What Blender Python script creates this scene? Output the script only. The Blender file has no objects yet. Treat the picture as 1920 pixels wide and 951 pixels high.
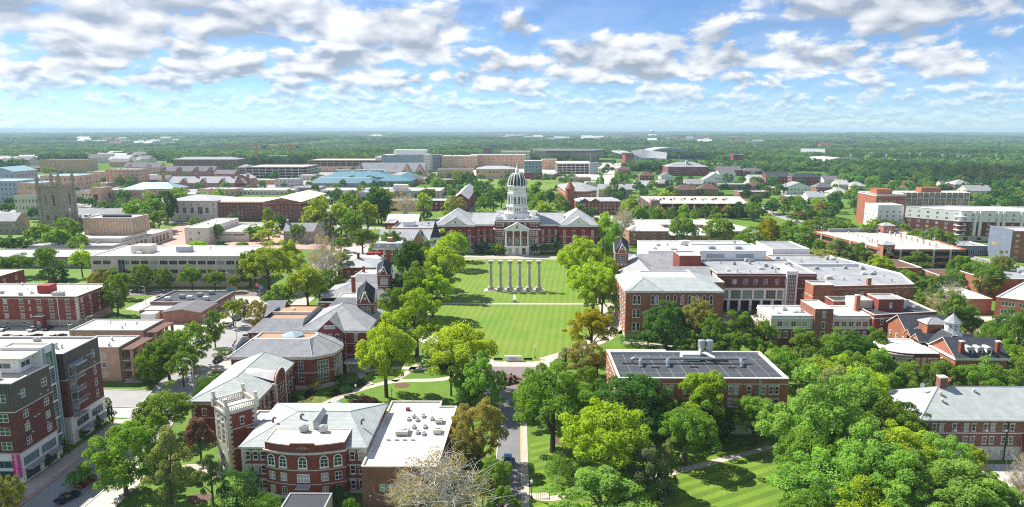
import bpy, bmesh, math, random
import numpy as np
from mathutils import Vector, noise as mnoise

scene = bpy.context.scene
R = math.radians
random.seed(7)

# ------------------------------------------------------------------ camera
F_PX, CXP, CYP, CAM_H = 1280.0, 960.0, 475.5, 72.0
PITCH = math.atan((CYP - 243.0) / F_PX)
YAW = math.atan(11.0 / F_PX)
cam_data = bpy.data.cameras.new("camera")
cam = bpy.data.objects.new("camera", cam_data)
scene.collection.objects.link(cam)
cam_data.sensor_fit = 'HORIZONTAL'
cam_data.sensor_width = 36.0
cam_data.lens = 36.0 * F_PX / 1920.0
cam_data.clip_start = 1.0
cam_data.clip_end = 120000.0
cam.location = (0, 0, CAM_H)
cam.rotation_euler = (math.pi / 2 - PITCH, 0, YAW)
scene.camera = cam

# ------------------------------------------------------------------ sun, sky, exposure
SUN_AZ = Vector((-0.86, 0.51))          # horizontal direction towards the sun (ahead and to the left)
SUN_EL = R(48)
sun_dir = Vector((SUN_AZ.x, SUN_AZ.y, 0)).normalized() * math.cos(SUN_EL) + Vector((0, 0, math.sin(SUN_EL)))
sl = bpy.data.lights.new("sun", 'SUN')
sl.energy = 3.75
sl.angle = R(0.6)
sl.color = (1.0, 0.95, 0.86)
sun = bpy.data.objects.new("sun", sl)
scene.collection.objects.link(sun)
sun.rotation_euler = sun_dir.to_track_quat('Z', 'Y').to_euler()

world = bpy.data.worlds.new("World")
scene.world = world
world.use_nodes = True
SKY_STRENGTH, CLOUD_STRENGTH = 0.068, 0.555
HAZE_DENSITY = 0.00009
CLOUD_LO = 0.455

def build_world():
    nt = world.node_tree
    nt.nodes.clear()
    N = lambda t: nt.nodes.new(t)
    L = nt.links.new
    def M(op, a, b=None, c=None, clamp=False):
        n = N('ShaderNodeMath'); n.operation = op; n.use_clamp = clamp
        for i, v in enumerate((a, b, c)):
            if v is None: continue
            if isinstance(v, (int, float)): n.inputs[i].default_value = v
            else: L(v, n.inputs[i])
        return n.outputs[0]
    out = N('ShaderNodeOutputWorld')
    sky = N('ShaderNodeTexSky'); sky.sky_type = 'NISHITA'; sky.sun_disc = False
    sky.sun_elevation = SUN_EL
    sky.sun_rotation = math.atan2(SUN_AZ.x, SUN_AZ.y)
    sky.altitude = 300; sky.air_density = 0.75; sky.dust_density = 0.1; sky.ozone_density = 5.0
    tc = N('ShaderNodeTexCoord')
    sep = N('ShaderNodeSeparateXYZ'); L(tc.outputs['Generated'], sep.inputs[0])
    X, Y, Z = sep.outputs
    # fair-weather cumulus in rows that shrink and close up towards the horizon
    az = M('ARCTAN2', X, Y)
    el = M('ARCSINE', M('MAXIMUM', Z, 0.0))
    ROWS = ((0.016, 0.0075, 0.011, 3.1), (0.032, 0.012, 0.016, 8.7), (0.054, 0.019, 0.024, 15.2), (0.086, 0.028, 0.034, 23.9), (0.130, 0.040, 0.046, 61.7), (0.20, 0.068, 0.075, 31.4), (0.55, 0.24, 0.38, 40.8))
    BANKS = ((-0.30, 0.140, 0.20, 0.045, 0.13), (-0.62, 0.125, 0.14, 0.04, 0.09), (0.14, 0.112, 0.16, 0.026, 0.09), (-0.05, 0.075, 0.30, 0.02, 0.09), (0.34, 0.085, 0.16, 0.018, 0.08), (0.50, 0.15, 0.12, 0.02, 0.09), (-0.55, 0.07, 0.25, 0.02, 0.05),
             (0.09, 0.172, 0.10, 0.020, -0.16), (0.30, 0.145, 0.10, 0.02, -0.06), (0.72, 0.11, 0.12, 0.03, -0.06), (-0.02, 0.03, 0.9, 0.012, 0.03))
    bank = None
    for (a0, e0, wa, we, amt) in BANKS:
        da = M('DIVIDE', M('SUBTRACT', az, a0), wa); de = M('DIVIDE', M('SUBTRACT', el, e0), we)
        g = M('MULTIPLY', M('POWER', math.e, M('MULTIPLY', M('ADD', M('MULTIPLY', da, da), M('MULTIPLY', de, de)), -1.0)), amt)
        bank = g if bank is None else M('ADD', bank, g)
    def dens(da, de, detail):
        best = None
        for (e0, s_, hh, seed) in ROWS:
            cb = N('ShaderNodeCombineXYZ')
            L(M('MULTIPLY_ADD', az, 0.46 / s_, da * 0.46 + seed * 3), cb.inputs[0]); L(M('MULTIPLY_ADD', el, 0.95 / s_, de + seed), cb.inputs[1]); cb.inputs[2].default_value = seed
            n1 = N('ShaderNodeTexNoise'); n1.inputs['Scale'].default_value = 0.95
            n1.inputs['Detail'].default_value = detail; n1.inputs['Roughness'].default_value = 0.54; n1.inputs['Distortion'].default_value = 0.15
            L(cb.outputs[0], n1.inputs['Vector'])
            w = M('DIVIDE', M('SUBTRACT', el, e0), hh); d = M('SUBTRACT', n1.outputs['Fac'], M('MULTIPLY', M('MULTIPLY', w, w), 0.16))
            best = d if best is None else M('MAXIMUM', best, d)
        return M('ADD', best, bank)
    d0 = dens(0, 0, 7.0)
    d1 = dens(-0.12, 0.34, 2.0)
    cover = N('ShaderNodeMapRange'); cover.interpolation_type = 'SMOOTHSTEP'
    L(d0, cover.inputs[0]); cover.inputs[1].default_value = CLOUD_LO; cover.inputs[2].default_value = CLOUD_LO + 0.10
    lit = N('ShaderNodeMapRange')
    L(M('SUBTRACT', d0, d1), lit.inputs[0]); lit.inputs[1].default_value = -0.10; lit.inputs[2].default_value = 0.11
    thick = N('ShaderNodeMapRange'); L(d0, thick.inputs[0]); thick.inputs[1].default_value = CLOUD_LO + 0.10; thick.inputs[2].default_value = CLOUD_LO + 0.34; thick.inputs[3].default_value = 1.0; thick.inputs[4].default_value = 0.84
    ccol = N('ShaderNodeMixRGB')
    L(lit.outputs[0], ccol.inputs[0])
    ccol.inputs[1].default_value = (0.33, 0.385, 0.46, 1); ccol.inputs[2].default_value = (0.88, 0.89, 0.90, 1)
    cc2 = N('ShaderNodeVectorMath'); cc2.operation = 'SCALE'; L(ccol.outputs[0], cc2.inputs[0]); L(thick.outputs[0], cc2.inputs['Scale'])
    ccol = cc2
    # distance: clouds sink into the pale band above the horizon
    hz = N('ShaderNodeMapRange'); L(Z, hz.inputs[0]); hz.inputs[1].default_value = 0.006; hz.inputs[2].default_value = 0.07
    cov = M('MULTIPLY', cover.outputs[0], M('MULTIPLY_ADD', hz.outputs[0], 0.80, 0.12))
    cbv = N('ShaderNodeCombineXYZ'); L(M('MULTIPLY', az, 2.2), cbv.inputs[0]); L(M('MULTIPLY', el, 14.0), cbv.inputs[1])
    nv = N('ShaderNodeTexNoise'); nv.inputs['Scale'].default_value = 1.6; nv.inputs['Detail'].default_value = 3; L(cbv.outputs[0], nv.inputs['Vector'])
    veil = N('ShaderNodeMapRange'); L(nv.outputs['Fac'], veil.inputs[0]); veil.inputs[1].default_value = 0.34; veil.inputs[2].default_value = 0.66; veil.inputs[3].default_value = 0.06; veil.inputs[4].default_value = 0.32
    cov = M('MAXIMUM', cov, veil.outputs[0])
    # deeper blue overhead; the sky itself scaled to the exposure
    tint = N('ShaderNodeMixRGB'); tint.blend_type = 'MULTIPLY'; tint.inputs[0].default_value = 1.0
    L(sky.outputs[0], tint.inputs[1]); tint.inputs[2].default_value = (0.68, 0.83, 0.96, 1)
    b1 = N('ShaderNodeBackground'); L(tint.outputs[0], b1.inputs[0]); b1.inputs[1].default_value = SKY_STRENGTH
    b2 = N('ShaderNodeBackground'); L(ccol.outputs[0], b2.inputs[0]); b2.inputs[1].default_value = CLOUD_STRENGTH
    mx = N('ShaderNodeMixShader'); L(cov, mx.inputs[0]); L(b1.outputs[0], mx.inputs[1]); L(b2.outputs[0], mx.inputs[2])
    L(mx.outputs[0], out.inputs[0])
build_world()
world.cycles.sampling_method = 'MANUAL'
world.cycles.sample_map_resolution = 256

vs = scene.view_settings
vs.view_transform = 'Standard'
vs.look = 'None'
vs.gamma = 1.0
vs.use_curve_mapping = False
vs.exposure = 1.24
scene.cycles.use_denoising = False
scene.cycles.filter_width = 1.15
scene.cycles.max_bounces = 6
scene.cycles.diffuse_bounces = 3
scene.cycles.glossy_bounces = 2
scene.cycles.transmission_bounces = 3
scene.cycles.transparent_max_bounces = 4
scene.cycles.volume_bounces = 0
scene.cycles.caustics_reflective = False
scene.cycles.caustics_refractive = False

# ------------------------------------------------------------------ pixel <-> ground helpers (survey of the photograph)
_f = Vector((-math.sin(YAW) * math.cos(PITCH), math.cos(YAW) * math.cos(PITCH), -math.sin(PITCH)))
_r = Vector((math.cos(YAW), math.sin(YAW), 0))
_u = _r.cross(_f)
def ray(px, py):
    return _f + _r * ((px - CXP) / F_PX) + _u * ((CYP - py) / F_PX)
def at(px, py, z=0.0):
    d = ray(px, py); t = (z - CAM_H) / d.z
    return d.x * t, d.y * t
def height_at(px, py, y):
    d = ray(px, py); t = y / d.y
    return CAM_H + d.z * t
def to_px(x, y, z):
    p = Vector((x, y, z - CAM_H)); w = p.dot(_f)
    return CXP + F_PX * p.dot(_r) / w, CYP - F_PX * p.dot(_u) / w

# ------------------------------------------------------------------ materials
MATS = {}
def newmat(name):
    m = bpy.data.materials.new(name); m.use_nodes = True
    nt = m.node_tree; nt.nodes.clear()
    o = nt.nodes.new('ShaderNodeOutputMaterial')
    MATS[name] = m
    return m, nt, o
def rgba(c): return (c[0], c[1], c[2], 1)
def surf(name, col, col2=None, rough=0.85, scale=0.35, contrast=0.5, fine=6.0, fine_amt=0.25, spec=0.3, metal=0.0,
         stripes=None, objvar=0.0, course=None):
    """plain weathered surface: two colours mixed by large stains and fine grain, world-space"""
    m, nt, o = newmat(name)
    N = nt.nodes.new; L = nt.links.new
    b = N('ShaderNodeBsdfPrincipled'); b.inputs['Roughness'].default_value = rough
    b.inputs['Metallic'].default_value = metal
    b.inputs['Specular IOR Level'].default_value = spec
    geo = N('ShaderNodeNewGeometry')
    n1 = N('ShaderNodeTexNoise'); n1.inputs['Scale'].default_value = scale; n1.inputs['Detail'].default_value = 5
    n1.inputs['Roughness'].default_value = 0.6
    L(geo.outputs['Position'], n1.inputs['Vector'])
    n2 = N('ShaderNodeTexNoise'); n2.inputs['Scale'].default_value = fine; n2.inputs['Detail'].default_value = 3
    L(geo.outputs['Position'], n2.inputs['Vector'])
    ramp = N('ShaderNodeMapRange'); L(n1.outputs['Fac'], ramp.inputs[0])
    ramp.inputs[1].default_value = 0.5 - 0.25 / max(contrast, .05) * 0.5; ramp.inputs[2].default_value = 0.5 + 0.25 / max(contrast, .05) * 0.5
    mix = N('ShaderNodeMixRGB'); L(ramp.outputs[0], mix.inputs[0])
    mix.inputs[1].default_value = rgba(col); mix.inputs[2].default_value = rgba(col2 or [c * 0.8 for c in col])
    cur = mix.outputs[0]
    fm = N('ShaderNodeMapRange'); L(n2.outputs['Fac'], fm.inputs[0]); fm.inputs[1].default_value = 0.3; fm.inputs[2].default_value = 0.7
    fm.inputs[3].default_value = 1 - fine_amt; fm.inputs[4].default_value = 1 + fine_amt
    mul = N('ShaderNodeVectorMath'); mul.operation = 'SCALE'; L(cur, mul.inputs[0]); L(fm.outputs[0], mul.inputs['Scale'])
    cur = mul.outputs[0]
    if stripes:                                    # (direction, period m, amount) mown bands, seams or panel joints
        (dx, dy, dz), per, amt = stripes[:3]
        dot = N('ShaderNodeVectorMath'); dot.operation = 'DOT_PRODUCT'
        L(geo.outputs['Position'], dot.inputs[0]); dot.inputs[1].default_value = (dx * 2 * math.pi / per, dy * 2 * math.pi / per, dz * 2 * math.pi / per)
        s = N('ShaderNodeMath'); s.operation = 'SINE'; L(dot.outputs['Value'], s.inputs[0])
        q = N('ShaderNodeMapRange'); L(s.outputs[0], q.inputs[0])
        th = stripes[3] if len(stripes) > 3 else 0.0
        q.inputs[1].default_value = th - 0.25; q.inputs[2].default_value = th + 0.25
        q.inputs[3].default_value = 1 - amt; q.inputs[4].default_value = 1 + amt * 0.5
        mu = N('ShaderNodeVectorMath'); mu.operation = 'SCALE'; L(cur, mu.inputs[0]); L(q.outputs[0], mu.inputs['Scale'])
        cur = mu.outputs[0]
    if objvar:
        oi = N('ShaderNodeObjectInfo')
        q = N('ShaderNodeMapRange'); L(oi.outputs['Random'], q.inputs[0]); q.inputs[3].default_value = 1 - objvar; q.inputs[4].default_value = 1 + objvar
        mu = N('ShaderNodeVectorMath'); mu.operation = 'SCALE'; L(cur, mu.inputs[0]); L(q.outputs[0], mu.inputs['Scale'])
        cur = mu.outputs[0]
    L(cur, b.inputs['Base Color'])
    bump = N('ShaderNodeBump'); bump.inputs['Strength'].default_value = 0.25; bump.inputs['Distance'].default_value = 0.05
    L(n2.outputs['Fac'], bump.inputs['Height']); L(bump.outputs[0], b.inputs['Normal'])
    L(b.outputs[0], o.inputs[0])
    return m
def brickmat(name, col, col2, mortar=(0.34, 0.28, 0.24), amt=0.35):
    """running-bond brick, courses mapped on the wall, with toned patches"""
    m, nt, o = newmat(name)
    N = nt.nodes.new; L = nt.links.new
    b = N('ShaderNodeBsdfPrincipled'); b.inputs['Roughness'].default_value = 0.9; b.inputs['Specular IOR Level'].default_value = 0.2
    geo = N('ShaderNodeNewGeometry')
    sep = N('ShaderNodeSeparateXYZ'); L(geo.outputs['Position'], sep.inputs[0])
    ad = N('ShaderNodeMath'); ad.operation = 'ADD'; L(sep.outputs[0], ad.inputs[0]); L(sep.outputs[1], ad.inputs[1])
    cb = N('ShaderNodeCombineXYZ'); L(ad.outputs[0], cb.inputs[0]); L(sep.outputs[2], cb.inputs[1])
    br = N('ShaderNodeTexBrick'); L(cb.outputs[0], br.inputs['Vector'])
    br.inputs['Scale'].default_value = 1.0; br.inputs['Brick Width'].default_value = 0.42; br.inputs['Row Height'].default_value = 0.15
    br.inputs['Mortar Size'].default_value = 0.014; br.inputs['Color1'].default_value = rgba(col); br.inputs['Color2'].default_value = rgba(col2)
    br.inputs['Mortar'].default_value = rgba([col[i] * (1 - amt) + mortar[i] * amt for i in range(3)])
    n1 = N('ShaderNodeTexNoise'); n1.inputs['Scale'].default_value = 0.4; n1.inputs['Detail'].default_value = 6; n1.inputs['Roughness'].default_value = 0.65
    L(geo.outputs['Position'], n1.inputs['Vector'])
    fm = N('ShaderNodeMapRange'); L(n1.outputs['Fac'], fm.inputs[0]); fm.inputs[1].default_value = 0.3; fm.inputs[2].default_value = 0.7
    fm.inputs[3].default_value = 0.78; fm.inputs[4].default_value = 1.22
    mul = N('ShaderNodeVectorMath'); mul.operation = 'SCALE'; L(br.outputs['Color'], mul.inputs[0]); L(fm.outputs[0], mul.inputs['Scale'])
    L(mul.outputs[0], b.inputs['Base Color'])
    L(b.outputs[0], o.inputs[0])
    return m
def glassmat(name, col, blind=(0.5, 0.48, 0.42), share=0.25, rough=0.08):
    m, nt, o = newmat(name)
    N = nt.nodes.new; L = nt.links.new
    b = N('ShaderNodeBsdfPrincipled'); b.inputs['Roughness'].default_value = rough; b.inputs['Specular IOR Level'].default_value = 0.6
    oi = N('ShaderNodeObjectInfo')
    gt = N('ShaderNodeMapRange'); L(oi.outputs['Random'], gt.inputs[0]); gt.inputs[1].default_value = 1 - share; gt.inputs[2].default_value = 1 - share + 0.08
    gt.inputs[4].default_value = 0.75
    mix = N('ShaderNodeMixRGB'); L(gt.outputs[0], mix.inputs[0]); mix.inputs[1].default_value = rgba(col); mix.inputs[2].default_value = rgba(blind)
    L(mix.outputs[0], b.inputs['Base Color']); L(b.outputs[0], o.inputs[0])
    return m
def plain(name, col, rough=0.6, metal=0.0, spec=0.4, coat=0.0):
    m, nt, o = newmat(name)
    N = nt.nodes.new; L = nt.links.new
    b = N('ShaderNodeBsdfPrincipled'); b.inputs['Roughness'].default_value = rough; b.inputs['Metallic'].default_value = metal
    b.inputs['Specular IOR Level'].default_value = spec; b.inputs['Coat Weight'].default_value = coat
    geo = N('ShaderNodeNewGeometry')
    n1 = N('ShaderNodeTexNoise'); n1.inputs['Scale'].default_value = 1.7; n1.inputs['Detail'].default_value = 4
    L(geo.outputs['Position'], n1.inputs['Vector'])
    fm = N('ShaderNodeMapRange'); L(n1.outputs['Fac'], fm.inputs[0]); fm.inputs[3].default_value = 0.85; fm.inputs[4].default_value = 1.15
    mu = N('ShaderNodeVectorMath'); mu.operation = 'SCALE'; mu.inputs[0].default_value = col; L(fm.outputs[0], mu.inputs['Scale'])
    L(mu.outputs[0], b.inputs['Base Color']); L(b.outputs[0], o.inputs[0])
    return m
def leafmat(name, random_greens=False):
    m, nt, o = newmat(name)
    N = nt.nodes.new; L = nt.links.new
    oi = N('ShaderNodeObjectInfo')
    if random_greens:
        cr = N('ShaderNodeValToRGB'); L(oi.outputs['Random'], cr.inputs[0])
        e = cr.color_ramp.elements
        e[0].position = 0; e[0].color = (0.048, 0.125, 0.050, 1)
        e[1].position = 1; e[1].color = (0.190, 0.275, 0.055, 1)
        for p, c in ((0.3, (0.064, 0.160, 0.050)), (0.55, (0.090, 0.195, 0.050)), (0.8, (0.130, 0.235, 0.052))):
            q = e.new(p); q.color = rgba(c)
        geo = N('ShaderNodeNewGeometry'); nl = N('ShaderNodeTexNoise'); nl.inputs['Scale'].default_value = 0.0035; nl.inputs['Detail'].default_value = 4; L(geo.outputs['Position'], nl.inputs['Vector'])
        mr = N('ShaderNodeMapRange'); L(nl.outputs['Fac'], mr.inputs[0]); mr.inputs[1].default_value = .35; mr.inputs[2].default_value = .65; mr.inputs[3].default_value = .52; mr.inputs[4].default_value = 1.6
        sv = N('ShaderNodeVectorMath'); sv.operation = 'SCALE'; L(cr.outputs[0], sv.inputs[0]); L(mr.outputs[0], sv.inputs['Scale'])
        base = sv.outputs[0]
    else:
        base = oi.outputs['Color']
    tc = N('ShaderNodeTexCoord')
    n1 = N('ShaderNodeTexNoise'); n1.inputs['Scale'].default_value = 0.45; n1.inputs['Detail'].default_value = 3
    L(tc.outputs['Object'], n1.inputs['Vector'])
    n2 = N('ShaderNodeTexNoise'); n2.inputs['Scale'].default_value = 4.0; n2.inputs['Detail'].default_value = 1
    L(tc.outputs['Object'], n2.inputs['Vector'])
    ad = N('ShaderNodeMath'); ad.operation = 'ADD'; L(n1.outputs['Fac'], ad.inputs[0]); L(n2.outputs['Fac'], ad.inputs[1])
    fm = N('ShaderNodeMapRange'); L(ad.outputs[0], fm.inputs[0]); fm.inputs[1].default_value = 0.6; fm.inputs[2].default_value = 1.4
    fm.inputs[3].default_value = 0.66; fm.inputs[4].default_value = 1.36
    mu = N('ShaderNodeVectorMath'); mu.operation = 'SCALE'; L(base, mu.inputs[0]); L(fm.outputs[0], mu.inputs['Scale'])
    d = N('ShaderNodeBsdfDiffuse'); L(mu.outputs[0], d.inputs[0])
    warm = N('ShaderNodeVectorMath'); warm.operation = 'MULTIPLY'; L(mu.outputs[0], warm.inputs[0]); warm.inputs[1].default_value = (1.5, 1.35, 0.7)
    t = N('ShaderNodeBsdfTranslucent'); L(warm.outputs[0], t.inputs[0])
    mx = N('ShaderNodeMixShader'); mx.inputs[0].default_value = 0.46
    L(d.outputs[0], mx.inputs[1]); L(t.outputs[0], mx.inputs[2]); L(mx.outputs[0], o.inputs[0])
    return m

# bricks
brickmat('brick_red', (0.263, 0.061, 0.040), (0.196, 0.049, 0.034), amt=0.22)
brickmat('brick_jesse', (0.271, 0.032, 0.028), (0.201, 0.026, 0.024), amt=0.14)
brickmat('brick_brown', (0.281, 0.119, 0.085), (0.204, 0.085, 0.065), amt=0.28)
brickmat('brick_orange', (0.380, 0.133, 0.071), (0.302, 0.109, 0.061), amt=0.25)
brickmat('brick_dark', (0.170, 0.056, 0.046), (0.124, 0.044, 0.038), amt=0.18)
brickmat('brick_tan', (0.540, 0.345, 0.250), (0.455, 0.285, 0.205), amt=0.3)
brickmat('brick_buff', (0.720, 0.455, 0.265), (0.630, 0.385, 0.220), amt=0.3)
brickmat('brick_salmon', (0.390, 0.176, 0.120), (0.307, 0.141, 0.099), amt=0.3)
brickmat('stone_wall', (0.495, 0.427, 0.348), (0.323, 0.277, 0.229), mortar=(0.20, 0.18, 0.16), amt=0.5)
brickmat('stone_gothic', (0.499, 0.416, 0.338), (0.289, 0.238, 0.195), mortar=(0.14, 0.12, 0.10), amt=0.5)
# stone, concrete, render
surf('limestone', (0.66, 0.61, 0.53), (0.52, 0.48, 0.41), contrast=0.6)
surf('column_stone', (0.60, 0.56, 0.52), (0.42, 0.385, 0.355), scale=0.9, contrast=0.9, fine_amt=0.2)
surf('white_trim', (0.83, 0.82, 0.80), (0.74, 0.73, 0.71), contrast=0.4, fine_amt=0.08)
surf('beige_panel', (0.74, 0.63, 0.48), (0.65, 0.55, 0.42), contrast=0.5, stripes=((1, 0, 0), 4.4, 0.10, -0.93))
surf('cream_wall', (0.74, 0.665, 0.56), (0.64, 0.57, 0.47), contrast=0.4)
surf('concrete', (0.60, 0.55, 0.49), (0.49, 0.45, 0.40), contrast=0.5)
surf('grey_wall', (0.30, 0.30, 0.31), (0.24, 0.24, 0.25))
surf('metal_siding', (0.115, 0.100, 0.085), (0.085, 0.075, 0.065), rough=0.55, stripes=((1, 1, 0), 0.8, 0.22))
surf('blue_panel', (0.33, 0.42, 0.47), (0.26, 0.34, 0.39), rough=0.4)
surf('slate_panel', (0.20, 0.235, 0.29), (0.15, 0.18, 0.23), rough=0.5)
# roofs
surf('roof_white', (0.76, 0.75, 0.72), (0.50, 0.48, 0.445), scale=0.13, contrast=0.8, fine_amt=0.06, stripes=((1, 0, 0), 3.4, 0.09, -0.96))
surf('roof_cream', (0.68, 0.615, 0.52), (0.56, 0.50, 0.42), scale=0.2, contrast=0.7, fine_amt=0.08)
surf('roof_grey', (0.33, 0.34, 0.355), (0.235, 0.245, 0.26), scale=0.16, contrast=0.8, stripes=((0, 1, 0), 3.0, 0.10, -0.95))
surf('roof_lightgrey', (0.44, 0.45, 0.46), (0.34, 0.35, 0.365), scale=0.2, contrast=0.6)
surf('roof_black', (0.066, 0.074, 0.088), (0.047, 0.052, 0.062), scale=0.25, contrast=0.6)
surf('roof_slate', (0.355, 0.362, 0.372), (0.265, 0.272, 0.285), scale=0.5, contrast=0.8, fine=9, fine_amt=0.22, stripes=((0, 0, 1), 0.32, 0.08))
surf('roof_slate_dark', (0.060, 0.067, 0.082), (0.043, 0.048, 0.058), scale=0.5, contrast=0.7, fine=9, fine_amt=0.25, stripes=((0, 0, 1), 0.32, 0.12))
surf('roof_verdigris', (0.43, 0.465, 0.450), (0.335, 0.37, 0.365), scale=0.5, contrast=0.7, fine=9, fine_amt=0.2, stripes=((0, 0, 1), 0.32, 0.06))
surf('roof_tan', (0.46, 0.27, 0.155), (0.38, 0.22, 0.125), scale=0.4)
surf('roof_teal', (0.115, 0.265, 0.320), (0.088, 0.210, 0.265), rough=0.5, stripes=((1, 0, 0), 1.2, 0.08))
surf('roof_teal_pale', (0.26, 0.42, 0.45), (0.21, 0.35, 0.39), rough=0.5, stripes=((1, 0, 0), 1.2, 0.06))
surf('roof_brown', (0.165, 0.088, 0.066), (0.125, 0.066, 0.05), fine_amt=0.25)
surf('roof_purple', (0.175, 0.165, 0.180), (0.130, 0.122, 0.138), fine_amt=0.22)
# ground
surf('asphalt', (0.215, 0.215, 0.225), (0.165, 0.165, 0.175), scale=0.12, contrast=0.6, fine=3, fine_amt=0.14)
surf('asphalt_light', (0.360, 0.355, 0.350), (0.285, 0.280, 0.275), scale=0.1, contrast=0.6, fine=3, fine_amt=0.12)
surf('street_brick', (0.235, 0.190, 0.195), (0.190, 0.150, 0.155), scale=0.15, fine=2.5, fine_amt=0.15)
surf('paving', (0.54, 0.475, 0.405), (0.43, 0.375, 0.32), scale=0.15, contrast=0.6, fine=2.0, fine_amt=0.12)
surf('paving_brick', (0.47, 0.315, 0.255), (0.39, 0.265, 0.215), scale=0.2, fine=2.5, fine_amt=0.15)
surf('lot_concrete', (0.55, 0.51, 0.455), (0.445, 0.41, 0.365), scale=0.1, contrast=0.6, fine=2.0, fine_amt=0.1)
surf('kerb_stone', (0.52, 0.49, 0.45), None)
surf('mulch', (0.165, 0.095, 0.065), (0.115, 0.066, 0.045), scale=1.2, fine=5, fine_amt=0.3)
surf('lawn_quad', (0.118, 0.228, 0.016), (0.178, 0.245, 0.030), scale=0.07, contrast=0.7, fine=1.6, fine_amt=0.2, stripes=((0.9955, -0.095, 0), 2.6, 0.09))
surf('lawn', (0.125, 0.220, 0.020), (0.085, 0.170, 0.015), scale=0.08, contrast=0.8, fine=1.4, fine_amt=0.18)
surf('lawn_mown', (0.155, 0.250, 0.022), (0.115, 0.205, 0.018), scale=0.1, contrast=0.8, fine=1.6, fine_amt=0.16, stripes=((-0.46, 0.888, 0), 3.0, 0.22))
# fittings
plain('paint_white', (0.80, 0.79, 0.77), 0.5)
plain('frame_grey', (0.42, 0.45, 0.46), 0.45, 0.3)
plain('metal', (0.52, 0.54, 0.56), 0.35, 0.8)
plain('metal_dull', (0.40, 0.41, 0.42), 0.5, 0.4)
plain('black_iron', (0.022, 0.024, 0.026), 0.5, 0.3)
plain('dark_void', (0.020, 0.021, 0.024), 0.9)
plain('yellow_paint', (0.65, 0.42, 0.03), 0.6)
plain('line_white', (0.72, 0.72, 0.69), 0.7)
plain('crane_yellow', (0.55, 0.30, 0.05), 0.5)
plain('sign_red', (0.62, 0.03, 0.04), 0.5)
plain('sign_blue', (0.02, 0.16, 0.42), 0.5)
plain('sign_pink', (0.72, 0.035, 0.28), 0.6)
plain('sign_teal', (0.06, 0.42, 0.46), 0.5)
plain('sign_gold', (0.75, 0.48, 0.06), 0.5)
plain('penthouse_red', (0.30, 0.025, 0.025), 0.7)
plain('bark', (0.105, 0.082, 0.064), 0.95, 0, 0.1)
plain('bark_white', (0.58, 0.54, 0.47), 0.9, 0, 0.1)
plain('lamp_globe', (0.85, 0.85, 0.82), 0.3)
plain('tyre', (0.015, 0.015, 0.016), 0.9)
for nm, c in (('car_black', (0.012, 0.013, 0.016)), ('car_silver', (0.50, 0.52, 0.54)), ('car_white', (0.75, 0.75, 0.74)), ('car_red', (0.30, 0.012, 0.015)),
              ('car_blue', (0.02, 0.08, 0.22)), ('car_orange', (0.50, 0.13, 0.03)), ('car_teal', (0.03, 0.16, 0.20)), ('car_plum', (0.06, 0.02, 0.03)), ('car_grey', (0.14, 0.15, 0.17))):
    plain(nm, c, 0.25, 0.3, 0.5, 0.6)
glassmat('glass', (0.026, 0.033, 0.042), (0.50, 0.50, 0.46), 0.36)
glassmat('glass_blue', (0.045, 0.075, 0.095), (0.22, 0.30, 0.33), 0.3)
glassmat('glass_green', (0.020, 0.085, 0.070), (0.05, 0.16, 0.12), 0.3)
glassmat('glass_car', (0.012, 0.014, 0.016), (0.02, 0.02, 0.02), 0.1, 0.05)
leafmat('leaf')
leafmat('leaf_wood', True)

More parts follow.
